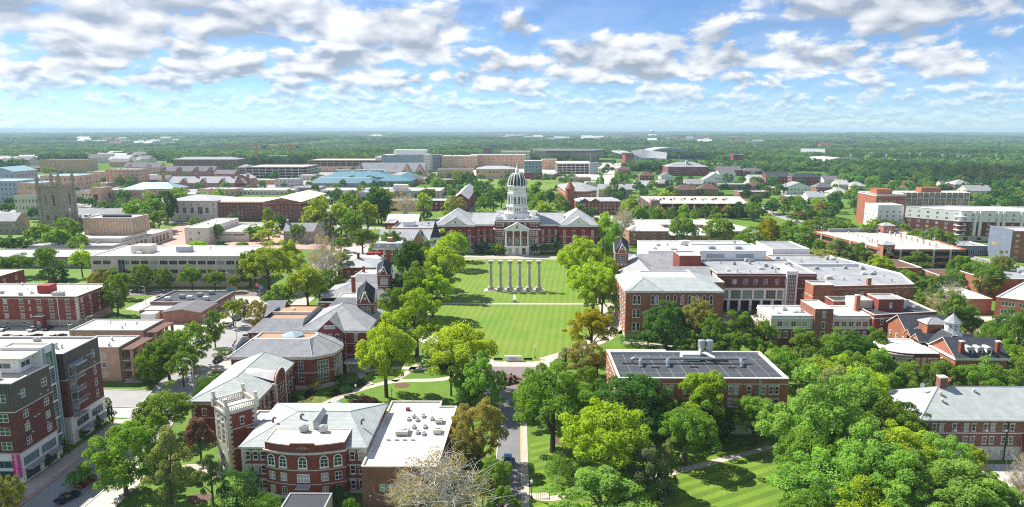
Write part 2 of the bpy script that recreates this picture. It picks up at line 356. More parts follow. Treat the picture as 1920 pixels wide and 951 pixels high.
# ------------------------------------------------------------------ mesh helpers
COL = scene.collection
class MB:
    def __init__(s): s.v, s.f, s.m = [], [], []
    def face(s, pts, mi=0):
        k = len(s.v); s.v += [tuple(p) for p in pts]; s.f.append(tuple(range(k, k + len(pts)))); s.m.append(mi)
    def box(s, x0, y0, z0, x1, y1, z1, mi=0, bottom=True):
        k = len(s.v)
        s.v += [(x0, y0, z0), (x1, y0, z0), (x1, y1, z0), (x0, y1, z0), (x0, y0, z1), (x1, y0, z1), (x1, y1, z1), (x0, y1, z1)]
        fs = [(4, 5, 6, 7), (0, 1, 5, 4), (1, 2, 6, 5), (2, 3, 7, 6), (3, 0, 4, 7)] + ([(3, 2, 1, 0)] if bottom else [])
        for f in fs: s.f.append(tuple(k + i for i in f)); s.m.append(mi)
    def prism(s, poly, z0, z1, mi=0, top=True, bottom=False, mtop=None):
        n = len(poly); k = len(s.v)
        s.v += [(p[0], p[1], z0) for p in poly] + [(p[0], p[1], z1) for p in poly]
        for i in range(n):
            j = (i + 1) % n; s.f.append((k + i, k + j, k + n + j, k + n + i)); s.m.append(mi)
        if top: s.f.append(tuple(k + n + i for i in range(n))); s.m.append(mi if mtop is None else mtop)
        if bottom: s.f.append(tuple(k + i for i in reversed(range(n)))); s.m.append(mi)
    def rings(s, rs, mi=0, cap=True, close=True):
        """stack of rings (lists of equal length)"""
        n = len(rs[0]); k = len(s.v)
        for r in rs: s.v += [tuple(p) for p in r]
        for a in range(len(rs) - 1):
            for i in range(n if close else n - 1):
                j = (i + 1) % n
                s.f.append((k + a * n + i, k + a * n + j, k + (a + 1) * n + j, k + (a + 1) * n + i)); s.m.append(mi)
        if cap:
            s.f.append(tuple(k + (len(rs) - 1) * n + i for i in range(n))); s.m.append(mi)
            s.f.append(tuple(k + i for i in reversed(range(n)))); s.m.append(mi)
    def lathe(s, prof, cx=0, cy=0, n=16, mi=0, cap=True, phase=0.0):
        s.rings([[(cx + r * math.cos(2 * math.pi * i / n + phase), cy + r * math.sin(2 * math.pi * i / n + phase), z) for i in range(n)] for r, z in prof], mi, cap)
    def tube(s, pts, rad, n=6, mi=0):
        pts = [Vector(p) for p in pts]; rs = []
        for i, p in enumerate(pts):
            d = (pts[min(i + 1, len(pts) - 1)] - pts[max(i - 1, 0)]).normalized()
            a = d.orthogonal().normalized() if i == 0 else (a - d * a.dot(d)).normalized()
            b = d.cross(a); r = rad[i] if isinstance(rad, (list, tuple)) else rad
            rs.append([p + (a * math.cos(2 * math.pi * k / n) + b * math.sin(2 * math.pi * k / n)) * r for k in range(n)])
        s.rings(rs, mi)
    def mesh(s, name, mats):
        me = bpy.data.meshes.new(name); me.from_pydata(s.v, [], s.f)
        for m in mats: me.materials.append(MATS[m])
        if any(s.m): me.polygons.foreach_set('material_index', s.m)
        me.update(); return me
    def build(s, name, mats, parent=None, loc=(0, 0, 0), rot=0.0):
        if isinstance(mats, str): mats = [mats]
        return link(name, s.mesh(name, mats), parent, loc, rot)
def link(name, data, parent=None, loc=(0, 0, 0), rot=0.0, scale=None):
    o = bpy.data.objects.new(name, data); COL.objects.link(o)
    if parent: o.parent = parent
    o.location = loc
    if rot: o.rotation_euler = (0, 0, rot)
    if scale: o.scale = scale
    return o
def tag(o, label=None, cat=None, group=None, kind=None):
    if label: o['label'] = label
    if cat: o['category'] = cat
    if group: o['group'] = group
    if kind: o['kind'] = kind
    return o
def thing(name, label, cat, loc=(0, 0, 0), rot=0.0, group=None):
    return tag(link(name, None, None, loc, rot), label, cat, group)
def copy_tree(o, parent=None):
    c = o.copy(); COL.objects.link(c); c.parent = parent
    for ch in o.children: copy_tree(ch, c)
    return c
def inset(poly, d):
    n = len(poly); out = []
    for i in range(n):
        p0, p1, p2 = Vector(poly[i - 1]), Vector(poly[i]), Vector(poly[(i + 1) % n])
        a, b = (p1 - p0).normalized(), (p2 - p1).normalized()
        na, nb = Vector((-a.y, a.x)), Vector((-b.y, b.x))
        m = na + nb; q = m / max(m.dot(na), 0.3)
        out.append((p1.x + q.x * d, p1.y + q.y * d))
    return out
def rect(x0, y0, x1, y1): return [(x0, y0), (x1, y0), (x1, y1), (x0, y1)]
def arc(cx, cy, rx, ry, a0, a1, n): return [(cx + rx * math.cos(R(a0 + (a1 - a0) * i / n)), cy + ry * math.sin(R(a0 + (a1 - a0) * i / n))) for i in range(n + 1)]

# ------------------------------------------------------------------ windows
WCACHE = {}
def ringmesh(mb, w, h, t, y0, y1, mi=0, arch=False):
    """frame ring of an opening w x h, width t, between depths y0..y1"""
    if not arch:
        mb.box(-w / 2, y0, 0, -w / 2 + t, y1, h, mi); mb.box(w / 2 - t, y0, 0, w / 2, y1, h, mi)
        mb.box(-w / 2 + t, y0, 0, w / 2 - t, y1, t, mi); mb.box(-w / 2 + t, y0, h - t, w / 2 - t, y1, h, mi)
def arch_outline(w, h, n=8):
    r = w / 2; zs = h - r
    return [(-r, 0), (r, 0), (r, zs)] + [(r * math.cos(math.pi * i / n), zs + r * math.sin(math.pi * i / n)) for i in range(1, n)] + [(-r, zs)]
def win_meshes(style, w, h, frame, glass):
    key = (style, round(w, 2), round(h, 2), frame, glass)
    if key in WCACHE: return WCACHE[key]
    st, *arg = style.split(':')
    fm, pm, sm = MB(), MB(), None
    if st == 'arch':
        o = arch_outline(w, h); t = 0.17; i_ = arch_outline(w - 2 * t, h - 2 * t); i_ = [(x, z + t) for x, z in i_]
        for k in range(len(o)):
            j = (k + 1) % len(o)
            fm.face([(o[k][0], -0.12, o[k][1]), (o[j][0], -0.12, o[j][1]), (i_[j][0], -0.12, i_[j][1]), (i_[k][0], -0.12, i_[k][1])])
            fm.face([(o[j][0], -0.12, o[j][1]), (o[k][0], -0.12, o[k][1]), (o[k][0], 0.0, o[k][1]), (o[j][0], 0.0, o[j][1])])
            fm.face([(i_[k][0], -0.12, i_[k][1]), (i_[j][0], -0.12, i_[j][1]), (i_[j][0], -0.02, i_[j][1]), (i_[k][0], -0.02, i_[k][1])])
        zs = h - w / 2
        fm.box(-w / 2 + t, -0.09, zs * 0.52, w / 2 - t, -0.03, zs * 0.52 + 0.09)
        if w > 1.4: fm.box(-0.05, -0.085, t, 0.05, -0.03, zs); fm.box(-w / 2 + t, -0.088, zs - 0.05, w / 2 - t, -0.03, zs + 0.05)
        fm.box(-w / 2 - 0.1, -0.2, -0.16, w / 2 + 0.1, 0, 0)
        pm.face([(x, -0.025, z) for x, z in i_])
    elif st == 'louver':
        for k in range(max(2, int(h / 0.4))): fm.box(-w / 2, 0.02, k * 0.4, w / 2, 0.12, k * 0.4 + 0.22)
        pm.face([(-w / 2, 0.13, 0), (w / 2, 0.13, 0), (w / 2, 0.13, h), (-w / 2, 0.13, h)])
    else:
        t = 0.10 if st != 'far' else 0.14
        ringmesh(fm, w, h, t, 0.02, 0.12)
        if st == 'grid':
            nx, ny = map(int, arg[0].split(','))
            for k in range(1, nx): fm.box(-w / 2 + w * k / nx - 0.05, 0.03, t, -w / 2 + w * k / nx + 0.05, 0.11, h - t)
            for k in range(1, ny): fm.box(-w / 2 + t, 0.035, h * k / ny - 0.05, w / 2 - t, 0.105, h * k / ny + 0.05)
        elif st != 'open':
            fm.box(-w / 2 + t, 0.04, h * 0.5 - 0.045, w / 2 - t, 0.11, h * 0.5 + 0.045)
            if w > 1.5: fm.box(-0.07, 0.035, t, 0.07, 0.115, h - t)
        pm.face([(-w / 2 + t, 0.10, t), (w / 2 - t, 0.10, t), (w / 2 - t, 0.10, h - t), (-w / 2 + t, 0.10, h - t)])
        if st in ('sash', 'hood'):
            sm = MB(); sm.box(-w / 2 - 0.12, -0.10, -0.17, w / 2 + 0.12, 0.02, 0)
            e = 0.30 if st == 'hood' else 0.22
            sm.box(-w / 2 - 0.14, -0.07, h, w / 2 + 0.14, 0.02, h + e)
            if st == 'hood':
                sm.box(-w / 2 - 0.16, -0.08, h - 0.35, -w / 2 - 0.002, -0.002, h - 0.002); sm.box(w / 2 + 0.002, -0.08, h - 0.35, w / 2 + 0.16, -0.002, h - 0.002)
                sm.box(-0.12, -0.10, h + e, 0.12, 0.01, h + e + 0.12)
    if st == 'far':
        k = len(fm.v); fm.v += pm.v; fm.f += [tuple(k + i for i in f) for f in pm.f]; fm.m += [1] * len(pm.f)
        res = (fm.mesh('window', [frame, glass]), None, None)
    else:
        res = (fm.mesh('window', [frame]), pm.mesh('pane', [glass]), sm.mesh('stone_surround', ['limestone']) if sm else None)
    WCACHE[key] = res
    return res

FOOT = []                     # footprints (x0, y0, x1, y1) that trees must keep clear of
class Bld:
    def __init__(s, name, label, cat='building', loc=(0, 0), rot=0.0, group=None, z=0.0):
        s.o = thing(name, label, cat, (loc[0], loc[1], z), R(rot), group)
        s.loc, s.rot = loc, R(rot)
    def keep(s, poly):
        c, sn = math.cos(s.rot), math.sin(s.rot)
        ps = [(s.loc[0] + x * c - y * sn, s.loc[1] + x * sn + y * c) for x, y in poly]
        FOOT.append((min(p[0] for p in ps), min(p[1] for p in ps), max(p[0] for p in ps), max(p[1] for p in ps)))
    def part(s, name, mb, mats, parent=None): return mb.build(name, mats, parent or s.o)
    def walls(s, poly, z0, z1, mat, rows=None, name='wall', frame='paint_white', glass='glass', depth=0.16):
        """outer wall with real window openings; rows: {edge: [(style, sill z, height, width, positions or count), ...]}"""
        if z0 < 1.0: s.keep(poly)
        mb = MB(); rows = rows or {}; n = len(poly); todo = []
        for i in range(n):
            p0, p1 = Vector(poly[i]), Vector(poly[(i + 1) % n]); Lg = (p1 - p0).length; d = (p1 - p0) / Lg; nn = Vector((d.y, -d.x))
            holes = []
            for row in rows.get(i, ()):
                style, zs, h, w, us = row[:5]
                if isinstance(us, int): us = [Lg * (k + 0.5) / us for k in range(us)]
                for u in us:
                    todo.append((style, w, h, p0 + d * u, zs, math.atan2(d.y, d.x)))
                    if not style.startswith('arch'): holes.append((u - w / 2, u + w / 2, zs, zs + h))
            us_ = sorted(set([0.0, Lg] + [round(min(max(q, 0), Lg), 4) for hh in holes for q in hh[:2]]))
            vs_ = sorted(set([z0, z1] + [round(q, 4) for hh in holes for q in hh[2:]]))
            P = lambda u, v, dd=0.0: (p0.x + d.x * u - nn.x * dd, p0.y + d.y * u - nn.y * dd, v)
            for a in range(len(vs_) - 1):
                run = None
                for b in range(len(us_)):
                    solid = b < len(us_) - 1 and not any(hh[0] - 1e-3 < us_[b] and us_[b + 1] < hh[1] + 1e-3 and hh[2] - 1e-3 < vs_[a] and vs_[a + 1] < hh[3] + 1e-3 for hh in holes)
                    if solid and run is None: run = us_[b]
                    if not solid and run is not None:
                        mb.face([P(run, vs_[a]), P(us_[b], vs_[a]), P(us_[b], vs_[a + 1]), P(run, vs_[a + 1])]); run = None
            for (a, b, c, e) in holes:
                mb.face([P(a, c), P(b, c), P(b, c, depth), P(a, c, depth)]); mb.face([P(a, e, depth), P(b, e, depth), P(b, e), P(a, e)])
                mb.face([P(a, c), P(a, c, depth), P(a, e, depth), P(a, e)]); mb.face([P(b, c, depth), P(b, c), P(b, e), P(b, e, depth)])
        w = s.part(name, mb, [mat])
        for style, ww, h, p, zs, ang in todo:
            fme, pme, sme = win_meshes(style, ww, h, frame, glass)
            o = link('window', fme, s.o, (p.x, p.y, zs), ang)
            if pme: link('pane', pme, o)
            if sme: link('stone_surround', sme, o)
        return w
    def band(s, poly, z, h, mat='limestone', proud=0.10, name='belt_course'):
        q = inset(poly, -proud); mb = MB(); n = len(poly)
        inner = inset(poly, 0.02)
        mb.rings([[(x, y, z) for x, y in inner], [(x, y, z) for x, y in q], [(x, y, z + h) for x, y in q], [(x, y, z + h) for x, y in inner]], 0, False)
        return s.part(name, mb, [mat])
    def flat(s, poly, z, mat='roof_white', parapet=0.5, cap='limestone', t=0.35, name='roof'):
        """flat roof sunk behind a parapet whose top is z"""
        inn = inset(poly, t); mb = MB()
        if parapet > 0:
            out = inset(poly, -0.06)
            mb.rings([[(x, y, z - 0.14) for x, y in inset(poly, 0.01)], [(x, y, z - 0.14) for x, y in out], [(x, y, z + 0.06) for x, y in out], [(x, y, z + 0.06) for x, y in inn], [(x, y, z - parapet) for x, y in inn]], 0, False)
            s.part('parapet', mb, [cap]); mb = MB()
        mb.face([(x, y, z - parapet) for x, y in (inn if parapet > 0 else inset(poly, -0.25))])
        if parapet <= 0:
            o2 = inset(poly, -0.25); mb.prism(o2, z - 0.3, z - 0.003, 0, False)
        return s.part(name, mb, [mat])
    def hip(s, x0, y0, x1, y1, z, h, mat='roof_slate', over=0.5, deck=None, axis=None, deckmat='roof_tan', fascia='limestone', inset_l=None, inset_r=None, name='roof'):
        x0 -= over; y0 -= over; x1 += over; y1 += over; mb = MB()
        W, D = x1 - x0, y1 - y0
        if deck is not None:                        # truncated hip: flat deck inset by deck metres
            a = rect(x0, y0, x1, y1); b = rect(x0 + deck, y0 + deck, x1 - deck, y1 - deck)
            mb.rings([[(x, y, z) for x, y in a], [(x, y, z + h) for x, y in b]], 0, False)
            o = s.part(name, mb, [mat]); m2 = MB(); m2.rings([[(x, y, z + h) for x, y in b], [(x, y, z + h) for x, y in inset(b, 0.4)], [(x, y, z + h - 0.35) for x, y in inset(b, 0.42)]], 0, False)
            s.part('roof_curb', m2, [fascia]); m3 = MB(); m3.face([(x, y, z + h - 0.33) for x, y in inset(b, 0.4)]); s.part('roof_deck', m3, [deckmat])
        else:
            ax = axis or ('x' if W >= D else 'y')
            if ax == 'x':
                il = D / 2 if inset_l is None else inset_l; ir = D / 2 if inset_r is None else inset_r
                r0, r1 = (x0 + il, (y0 + y1) / 2, z + h), (x1 - ir, (y0 + y1) / 2, z + h)
                mb.face([(x0, y0, z), (x1, y0, z), r1, r0]); mb.face([(x1, y1, z), (x0, y1, z), r0, r1])
                mb.face([(x1, y0, z), (x1, y1, z), r1]); mb.face([(x0, y1, z), (x0, y0, z), r0])
            else:
                il = W / 2 if inset_l is None else inset_l; ir = W / 2 if inset_r is None else inset_r
                r0, r1 = ((x0 + x1) / 2, y0 + il, z + h), ((x0 + x1) / 2, y1 - ir, z + h)
                mb.face([(x0, y0, z), (x1, y0, z), r0]); mb.face([(x1, y1, z), (x0, y1, z), r1])
                mb.face([(x1, y0, z), (x1, y1, z), r1, r0]); mb.face([(x0, y1, z), (x0, y0, z), r0, r1])
            o = s.part(name, mb, [mat])
            rm = MB(); rm.tube([r0, r1], 0.12, 4)
            cs = [(x0, y0, z), (x1, y0, z), (x1, y1, z), (x0, y1, z)]
            for c_ in cs:
                e = r0 if ((c_[0] == x0) if ax == 'x' else (c_[1] == y0)) else r1
                rm.tube([c_, e], 0.11, 4)
            rm.build('ridge_cap', ['metal_dull'], o)
        m4 = MB(); a = rect(x0, y0, x1, y1)
        m4.rings([[(x, y, z - 0.28) for x, y in inset(a, over + .1)], [(x, y, z - 0.28) for x, y in a], [(x, y, z) for x, y in a]], 0, False)
        s.part('cornice', m4, [fascia])
        return o
    def gable(s, x0, y0, x1, y1, z, h, axis='x', mat='roof_slate', wall=None, over=0.4, name='roof', trim='limestone'):
        mb = MB(); t = 0.22
        if axis == 'x':
            ym = (y0 + y1) / 2; k = h / ((y1 - y0) / 2)
            prof = [(y0 - over, z - over * k), (ym, z + h), (y1 + over, z - over * k)]
            A = [(x0 - over, a, b) for a, b in prof]; Bq = [(x1 + over, a, b) for a, b in prof]
            tri = [[(x0, y1, z), (x0, y0, z), (x0, ym, z + h - 0.02)], [(x1, y0, z), (x1, y1, z), (x1, ym, z + h - 0.02)]]
        else:
            xm = (x0 + x1) / 2; k = h / ((x1 - x0) / 2)
            prof = [(x0 - over, z - over * k), (xm, z + h), (x1 + over, z - over * k)]
            A = [(a, y0 - over, b) for a, b in prof]; Bq = [(a, y1 + over, b) for a, b in prof]
            tri = [[(x0, y0, z), (x1, y0, z), (xm, y0, z + h - 0.02)], [(x1, y1, z), (x0, y1, z), (xm, y1, z + h - 0.02)]]
        up = lambda p, d: (p[0], p[1], p[2] + d)
        for i in (0, 1):
            q = [A[i], Bq[i], Bq[i + 1], A[i + 1]]
            mb.face([up(p, t) for p in q]); mb.face(q[::-1])
        for E_, in ((A,), (Bq,)):
            mb.face([E_[0], E_[1], up(E_[1], t), up(E_[0], t)], 1); mb.face([E_[1], E_[2], up(E_[2], t), up(E_[1], t)], 1)
        for i in (0, 2): mb.face([A[i], Bq[i], up(Bq[i], t), up(A[i], t)], 1)
        o = s.part(name, mb, [mat, trim])
        if wall:
            for q in tri: m2 = MB(); m2.face(q); s.part('gable_wall', m2, [wall])
        return o
    def box(s, name, x0, y0, z0, x1, y1, z1, mat):
        mb = MB(); mb.box(x0, y0, z0, x1, y1, z1); return s.part(name, mb, [mat])
    def unit(s, x, y, z, w=2.0, d=1.6, h=1.1, mat='metal_dull'):
        mb = MB(); mb.box(x - w / 2, y - d / 2, z + 0.15, x + w / 2, y + d / 2, z + h)
        mb.box(x - w / 2 + .15, y - d / 2 + .15, z - 0.02, x - w / 2 + .35, y + d / 2 - .15, z + 0.15); mb.box(x + w / 2 - .35, y - d / 2 + .15, z - 0.02, x + w / 2 - .15, y + d / 2 - .15, z + 0.15)
        mb.lathe([(min(w, d) * .34, z + h), (min(w, d) * .34, z + h + .18), (min(w, d) * .2, z + h + .2)], x, y, 10)
        return s.part('rooftop_unit', mb, [mat])
    def chimney(s, x, y, z0, z1, w=1.1, mat='brick_red'):
        mb = MB(); mb.box(x - w / 2, y - w / 2, z0, x + w / 2, y + w / 2, z1, 0); mb.box(x - w / 2 - .1, y - w / 2 - .1, z1, x + w / 2 + .1, y + w / 2 + .1, z1 + .3, 1)
        return s.part('chimney', mb, [mat, 'limestone'])
    def vents(s, x0, y0, x1, y1, z, n, seed=1):
        rg = random.Random(seed)
        for k in range(n):
            x, y = rg.uniform(x0, x1), rg.uniform(y0, y1)
            if rg.random() < 0.45: s.unit(x, y, z, rg.uniform(.9, 2.4), rg.uniform(.9, 1.8), rg.uniform(.6, 1.4), rg.choice(['metal_dull', 'roof_lightgrey', 'white_trim']))
            else:
                mb = MB(); r = rg.uniform(.12, .3); hh = rg.uniform(.5, 1.1)
                mb.lathe([(r, z - .02), (r, z + hh), (r * 1.7, z + hh), (r * 1.7, z + hh + .15), (0.03, z + hh + .3)], x, y, 8); s.part('roof_vent', mb, ['metal_dull'])
    def quoins(s, x, y, z0, z1, dx, dy, mat='limestone'):
        """toothed stone corner at (x, y); dx, dy point into the wall"""
        mb = MB(); k = 0; z = z0
        while z < z1 - 0.2:
            a, b = (1.0, 0.6) if k % 2 else (0.6, 1.0); zt = min(z + 0.55, z1)
            mb.box(min(x - dx * .06, x + dx * a), min(y - dy * .06, y + dy * b), z, max(x - dx * .06, x + dx * a), max(y - dy * .06, y + dy * b), zt - 0.02); z = zt; k += 1
        return s.part('quoin', mb, [mat])
# ================================================================== the setting: ground, lawns, streets, paths
def terrain(x, y):
    D = math.hypot(x, y)
    if D < 1300: return 0.0
    k = min(1.0, (D - 1300) / 2600.0)
    n = mnoise.noise(Vector((x / 2300.0, y / 2300.0, 3.1))) + 0.5 * mnoise.noise(Vector((x / 900.0, y / 900.0, 7.7)))
    return k * (4.0 + 24.0 * n) - 6.0 * min(1.0, (D - 1300) / 1500.0)

def build_ground():
    m, nt, o = newmat('ground_cover')
    N = nt.nodes.new; L = nt.links.new
    geo = N('ShaderNodeNewGeometry')
    b = N('ShaderNodeBsdfDiffuse')
    n1 = N('ShaderNodeTexNoise'); n1.inputs['Scale'].default_value = 0.0016; n1.inputs['Detail'].default_value = 12; n1.inputs['Roughness'].default_value = 0.68
    L(geo.outputs['Position'], n1.inputs['Vector'])
    n2 = N('ShaderNodeTexNoise'); n2.inputs['Scale'].default_value = 0.06; n2.inputs['Detail'].default_value = 6; n2.inputs['Roughness'].default_value = 0.7
    L(geo.outputs['Position'], n2.inputs['Vector'])
    cr = N('ShaderNodeValToRGB'); L(n1.outputs['Fac'], cr.inputs[0]); e = cr.color_ramp.elements
    e[0].position = 0.30; e[0].color = (0.050, 0.110, 0.030, 1); e[1].position = 0.72; e[1].color = (0.270, 0.280, 0.100, 1)
    for p, c in ((0.48, (0.085, 0.170, 0.036)), (0.60, (0.150, 0.235, 0.050))):
        q = e.new(p); q.color = rgba(c)
    fm = N('ShaderNodeMapRange'); L(n2.outputs['Fac'], fm.inputs[0]); fm.inputs[1].default_value = .3; fm.inputs[2].default_value = .7; fm.inputs[3].default_value = .55; fm.inputs[4].default_value = 1.4
    mu = N('ShaderNodeVectorMath'); mu.operation = 'SCALE'; L(cr.outputs[0], mu.inputs[0]); L(fm.outputs[0], mu.inputs['Scale'])
    L(mu.outputs[0], b.inputs[0]); L(b.outputs[0], o.inputs[0])
    rad = [0, 60, 200, 500, 900, 1300] + [1300 * (1.075 ** k) for k in range(1, 50)]
    rad[-1] = 46000
    na = 180; mb = MB(); mb.v.append((0, 0, 0))
    for r in rad[1:]:
        for k in range(na):
            a = 2 * math.pi * k / na; x, y = r * math.cos(a), r * math.sin(a)
            mb.v.append((x, y, terrain(x, y)))
    for k in range(na): mb.f.append((0, 1 + k, 1 + (k + 1) % na))
    for j in range(len(rad) - 2):
        for k in range(na):
            a, b_ = 1 + j * na + k, 1 + j * na + (k + 1) % na
            mb.f.append((a, a + na, b_ + na, b_))
    mb.m = [0] * len(mb.f)
    g = mb.build('ground', ['ground_cover']); tag(g, 'green open ground running out to the horizon', 'ground', kind='structure')
    for p in g.data.polygons: p.use_smooth = True
build_ground()

def sheet(name, poly, mat, z, label=None):
    mb = MB(); mb.face([(x, y, z) for x, y in poly])
    o = mb.build(name, [mat]); tag(o, label, None, kind='structure'); return o
def strip(pts, w):
    """polygon of a band of width w along a polyline"""
    l, r = [], []
    for i, p in enumerate(pts):
        a, b = Vector(pts[max(i - 1, 0)]), Vector(pts[min(i + 1, len(pts) - 1)]); d = (b - a).normalized(); n = Vector((-d.y, d.x))
        l.append((p[0] + n.x * w / 2, p[1] + n.y * w / 2)); r.append((p[0] - n.x * w / 2, p[1] - n.y * w / 2))
    return r + l[::-1]
def smooth(pts, n=5):
    out = []
    for i in range(len(pts) - 1):
        p0, p1, p2, p3 = [Vector(pts[min(max(i + k, 0), len(pts) - 1)]) for k in (-1, 0, 1, 2)]
        for j in range(n):
            t = j / n
            q = 0.5 * ((2 * p1) + (-p0 + p2) * t + (2 * p0 - 5 * p1 + 4 * p2 - p3) * t * t + (-p0 + 3 * p1 - 3 * p2 + p3) * t ** 3)
            out.append((q.x, q.y))
    return out + [tuple(pts[-1])]
def band_mesh(name, pts, w, mat, z, label=None, kerb=None):
    pts = smooth(pts); p = strip(pts, w); n = len(pts); mb = MB()
    for i in range(n - 1): mb.face([(*p[i], z), (*p[i + 1], z), (*p[2 * n - 2 - i], z), (*p[2 * n - 1 - i], z)])
    o = mb.build(name, [mat]); tag(o, label, kind='structure')
    if kerb:
        for s_ in (-1, 1):
            kb = MB(); L_ = strip(pts, w); side = L_[:n] if s_ < 0 else L_[n:][::-1]
            q = strip(side, 0.3)
            for i in range(n - 1):
                a, b, c, d = q[i], q[i + 1], q[2 * n - 2 - i], q[2 * n - 1 - i]
                kb.face([(*a, z + .13), (*b, z + .13), (*c, z + .13), (*d, z + .13)])
                kb.face([(*a, z - .05), (*b, z - .05), (*b, z + .13), (*a, z + .13)]); kb.face([(*c, z - .05), (*d, z - .05), (*d, z + .13), (*c, z + .13)])
            kb.build('kerb', ['kerb_stone'], o)
    return o
# campus turf over the whole near ground, then everything laid on it in thin sheets
sheet('lawn', rect(-420, 90, 420, 760), 'lawn', 0.012)
QUAD = [(-7, 206.5), (7, 206.5), (20, 221.5), (29.5, 239), (33, 262), (34, 300), (33, 340), (31, 372), (22, 377.5), (0, 379.5), (-24, 377.5), (-34, 372), (-36, 340), (-36, 300), (-35, 262), (-31, 239), (-21, 221.5)]
sheet('path', inset(smooth(QUAD + QUAD[:1], 3)[:-1], -3.0), 'paving', 0.020)
sheet('lawn', smooth(QUAD + QUAD[:1], 3)[:-1], 'lawn_quad', 0.030)
band_mesh('path', [(-44, 278.3), (46, 278.3)], 2.4, 'paving', 0.040)
band_mesh('path', [(-1.4, 281.5), (-1.4, 298)], 0.9, 'paving', 0.040)
sheet('path', rect(-48, 383, 48, 389.5), 'paving', 0.024)
sheet('forecourt', rect(-10, 389.5, 9.5, 394), 'paving', 0.026)
# 8th street on the axis, with its pavement, centre line and brick plaza
sheet('pavement', rect(0.9, 90, 2.35, 178), 'paving', 0.10)
band_mesh('road', [(-1.9, 90), (-1.9, 130), (-1.9, 178)], 5.5, 'asphalt', 0.020, 'grey asphalt avenue leading up to the quad', kerb=True)
mb = MB(); mb.box(0.72, 92, 0.03, 0.86, 176, 0.165); tag(mb.build('kerb_line', ['yellow_paint']), 'yellow painted kerb line', kind='structure')
sheet('plaza', [(-9, 178), (6, 178), (9, 190), (8, 201), (-11, 201), (-12, 190)], 'street_brick', 0.034)
sheet('pavement', rect(-13, 201, 10, 206.2), 'paving', 0.036)
# right of the quad: walk along the brick halls
band_mesh('path', [(8, 207), (22, 220), (33.5, 235), (36.5, 262), (42, 290), (44, 330), (40, 380)], 4.2, 'paving', 0.044)
band_mesh('path', [(-12, 205), (-24, 216), (-36, 236), (-39, 262), (-40, 300), (-40, 380)], 3.6, 'paving', 0.044)
band_mesh('path', [(36, 226), (60, 222), (80, 240)], 3.0, 'paving', 0.048)
sheet('forecourt', rect(72, 250, 118, 267), 'paving', 0.022)
# left: walks between the halls
for pts, w in (([(-58, 163), (-51, 172), (-46, 180), (-36, 188), (-22, 190), (-10, 199)], 2.6), ([(-47, 196), (-38, 199.5), (-24, 199), (-12, 203)], 2.4),
               ([(-51, 172), (-42, 165), (-34, 158), (-26, 156)], 2.2), ([(-42, 185), (-46, 192), (-48, 198)], 2.2),
               ([(-36, 188), (-33, 196), (-31, 204)], 2.0)):
    band_mesh('path', pts, w, 'paving', 0.052)
# front right lawn with mown bands and its walk
sheet('lawn', [(3, 92), (96, 92), (88, 136), (60, 150), (20, 150), (3, 150)], 'lawn_mown', 0.018)
band_mesh('path', [(2.4, 125.5), (7, 124.5), (14, 128), (24, 131), (36, 136.5), (56, 146), (70, 152)], 1.9, 'paving', 0.060)
sheet('path', rect(94, 130, 140, 139.5), 'lot_concrete', 0.026)
# left streets
band_mesh('road', [(-90, 90), (-90, 140), (-92, 160), (-97, 185), (-100, 215), (-102, 290), (-104, 380)], 12.0, 'asphalt_light', 0.024, 'pale grey street beside the apartment houses', kerb=True)
sheet('pavement', rect(-101.3, 92, -96.3, 161), 'paving', 0.12)
sheet('brick_strip', rect(-97.4, 96, -96.4, 158), 'paving_brick', 0.126)
sheet('pavement', [(-83.6, 92), (-77, 92), (-78, 130), (-83.6, 139)], 'lot_concrete', 0.11)
band_mesh('path', [(-82, 128), (-76, 134), (-70, 137), (-62, 132.5)], 2.2, 'paving', 0.056)
band_mesh('road', [(-300, 177), (-180, 176), (-130, 176), (-98, 174)], 11.5, 'asphalt_light', 0.030, kerb=True)
sheet('pavement', [(-133, 163), (-98, 162), (-98, 168), (-133, 169)], 'lot_concrete', 0.10)
sheet('pavement', rect(-114, 186, -108.5, 288), 'paving', 0.09)
sheet('pavement', [(-94, 196), (-88, 196), (-88, 288), (-95, 288)], 'paving', 0.09)
band_mesh('road', [(-330, 303), (-240, 299), (-160, 297), (-60, 297)], 12.0, 'street_brick', 0.036, kerb=True)
sheet('car_park', rect(-215, 219, -146, 242.2), 'lot_concrete', 0.028)
for k in range(9):
    mb = MB(); mb.box(-200 + k * 5.4, 222, 0.034, -199.88 + k * 5.4, 227, 0.036); tag(mb.build('bay_line', ['line_white']), kind='structure')
sheet('car_park', [(-146, 238), (-116, 238), (-112, 290), (-160, 290), (-160, 268), (-146, 262)], 'lot_concrete', 0.026)
# plazas behind, brick and pale concrete
sheet('plaza', [(-250, 428), (-205, 420), (-140, 412), (-70, 398), (-70, 430), (-128, 470), (-180, 520), (-260, 530)], 'paving_brick', 0.022)
sheet('plaza', [(-112, 330), (-84, 326), (-76, 420), (-100, 430), (-110, 400)], 'lot_concrete', 0.028)
sheet('plaza', rect(-240, 380, -200, 426), 'lot_concrete', 0.026)
band_mesh('road', [(-300, 530), (-180, 524), (-90, 500), (-60, 560), (-38, 640), (-20, 760)], 11, 'asphalt_light', 0.040)
# the long straight street running away behind the domed hall
band_mesh('road', [(66, 540), (82, 640), (104, 800), (150, 1130), (195, 1430)], 17, 'lot_concrete', 0.046, 'bright straight street running away past the brick college', kerb=True)
sheet('plaza', rect(150, 1290, 260, 1500), 'lot_concrete', 0.05)
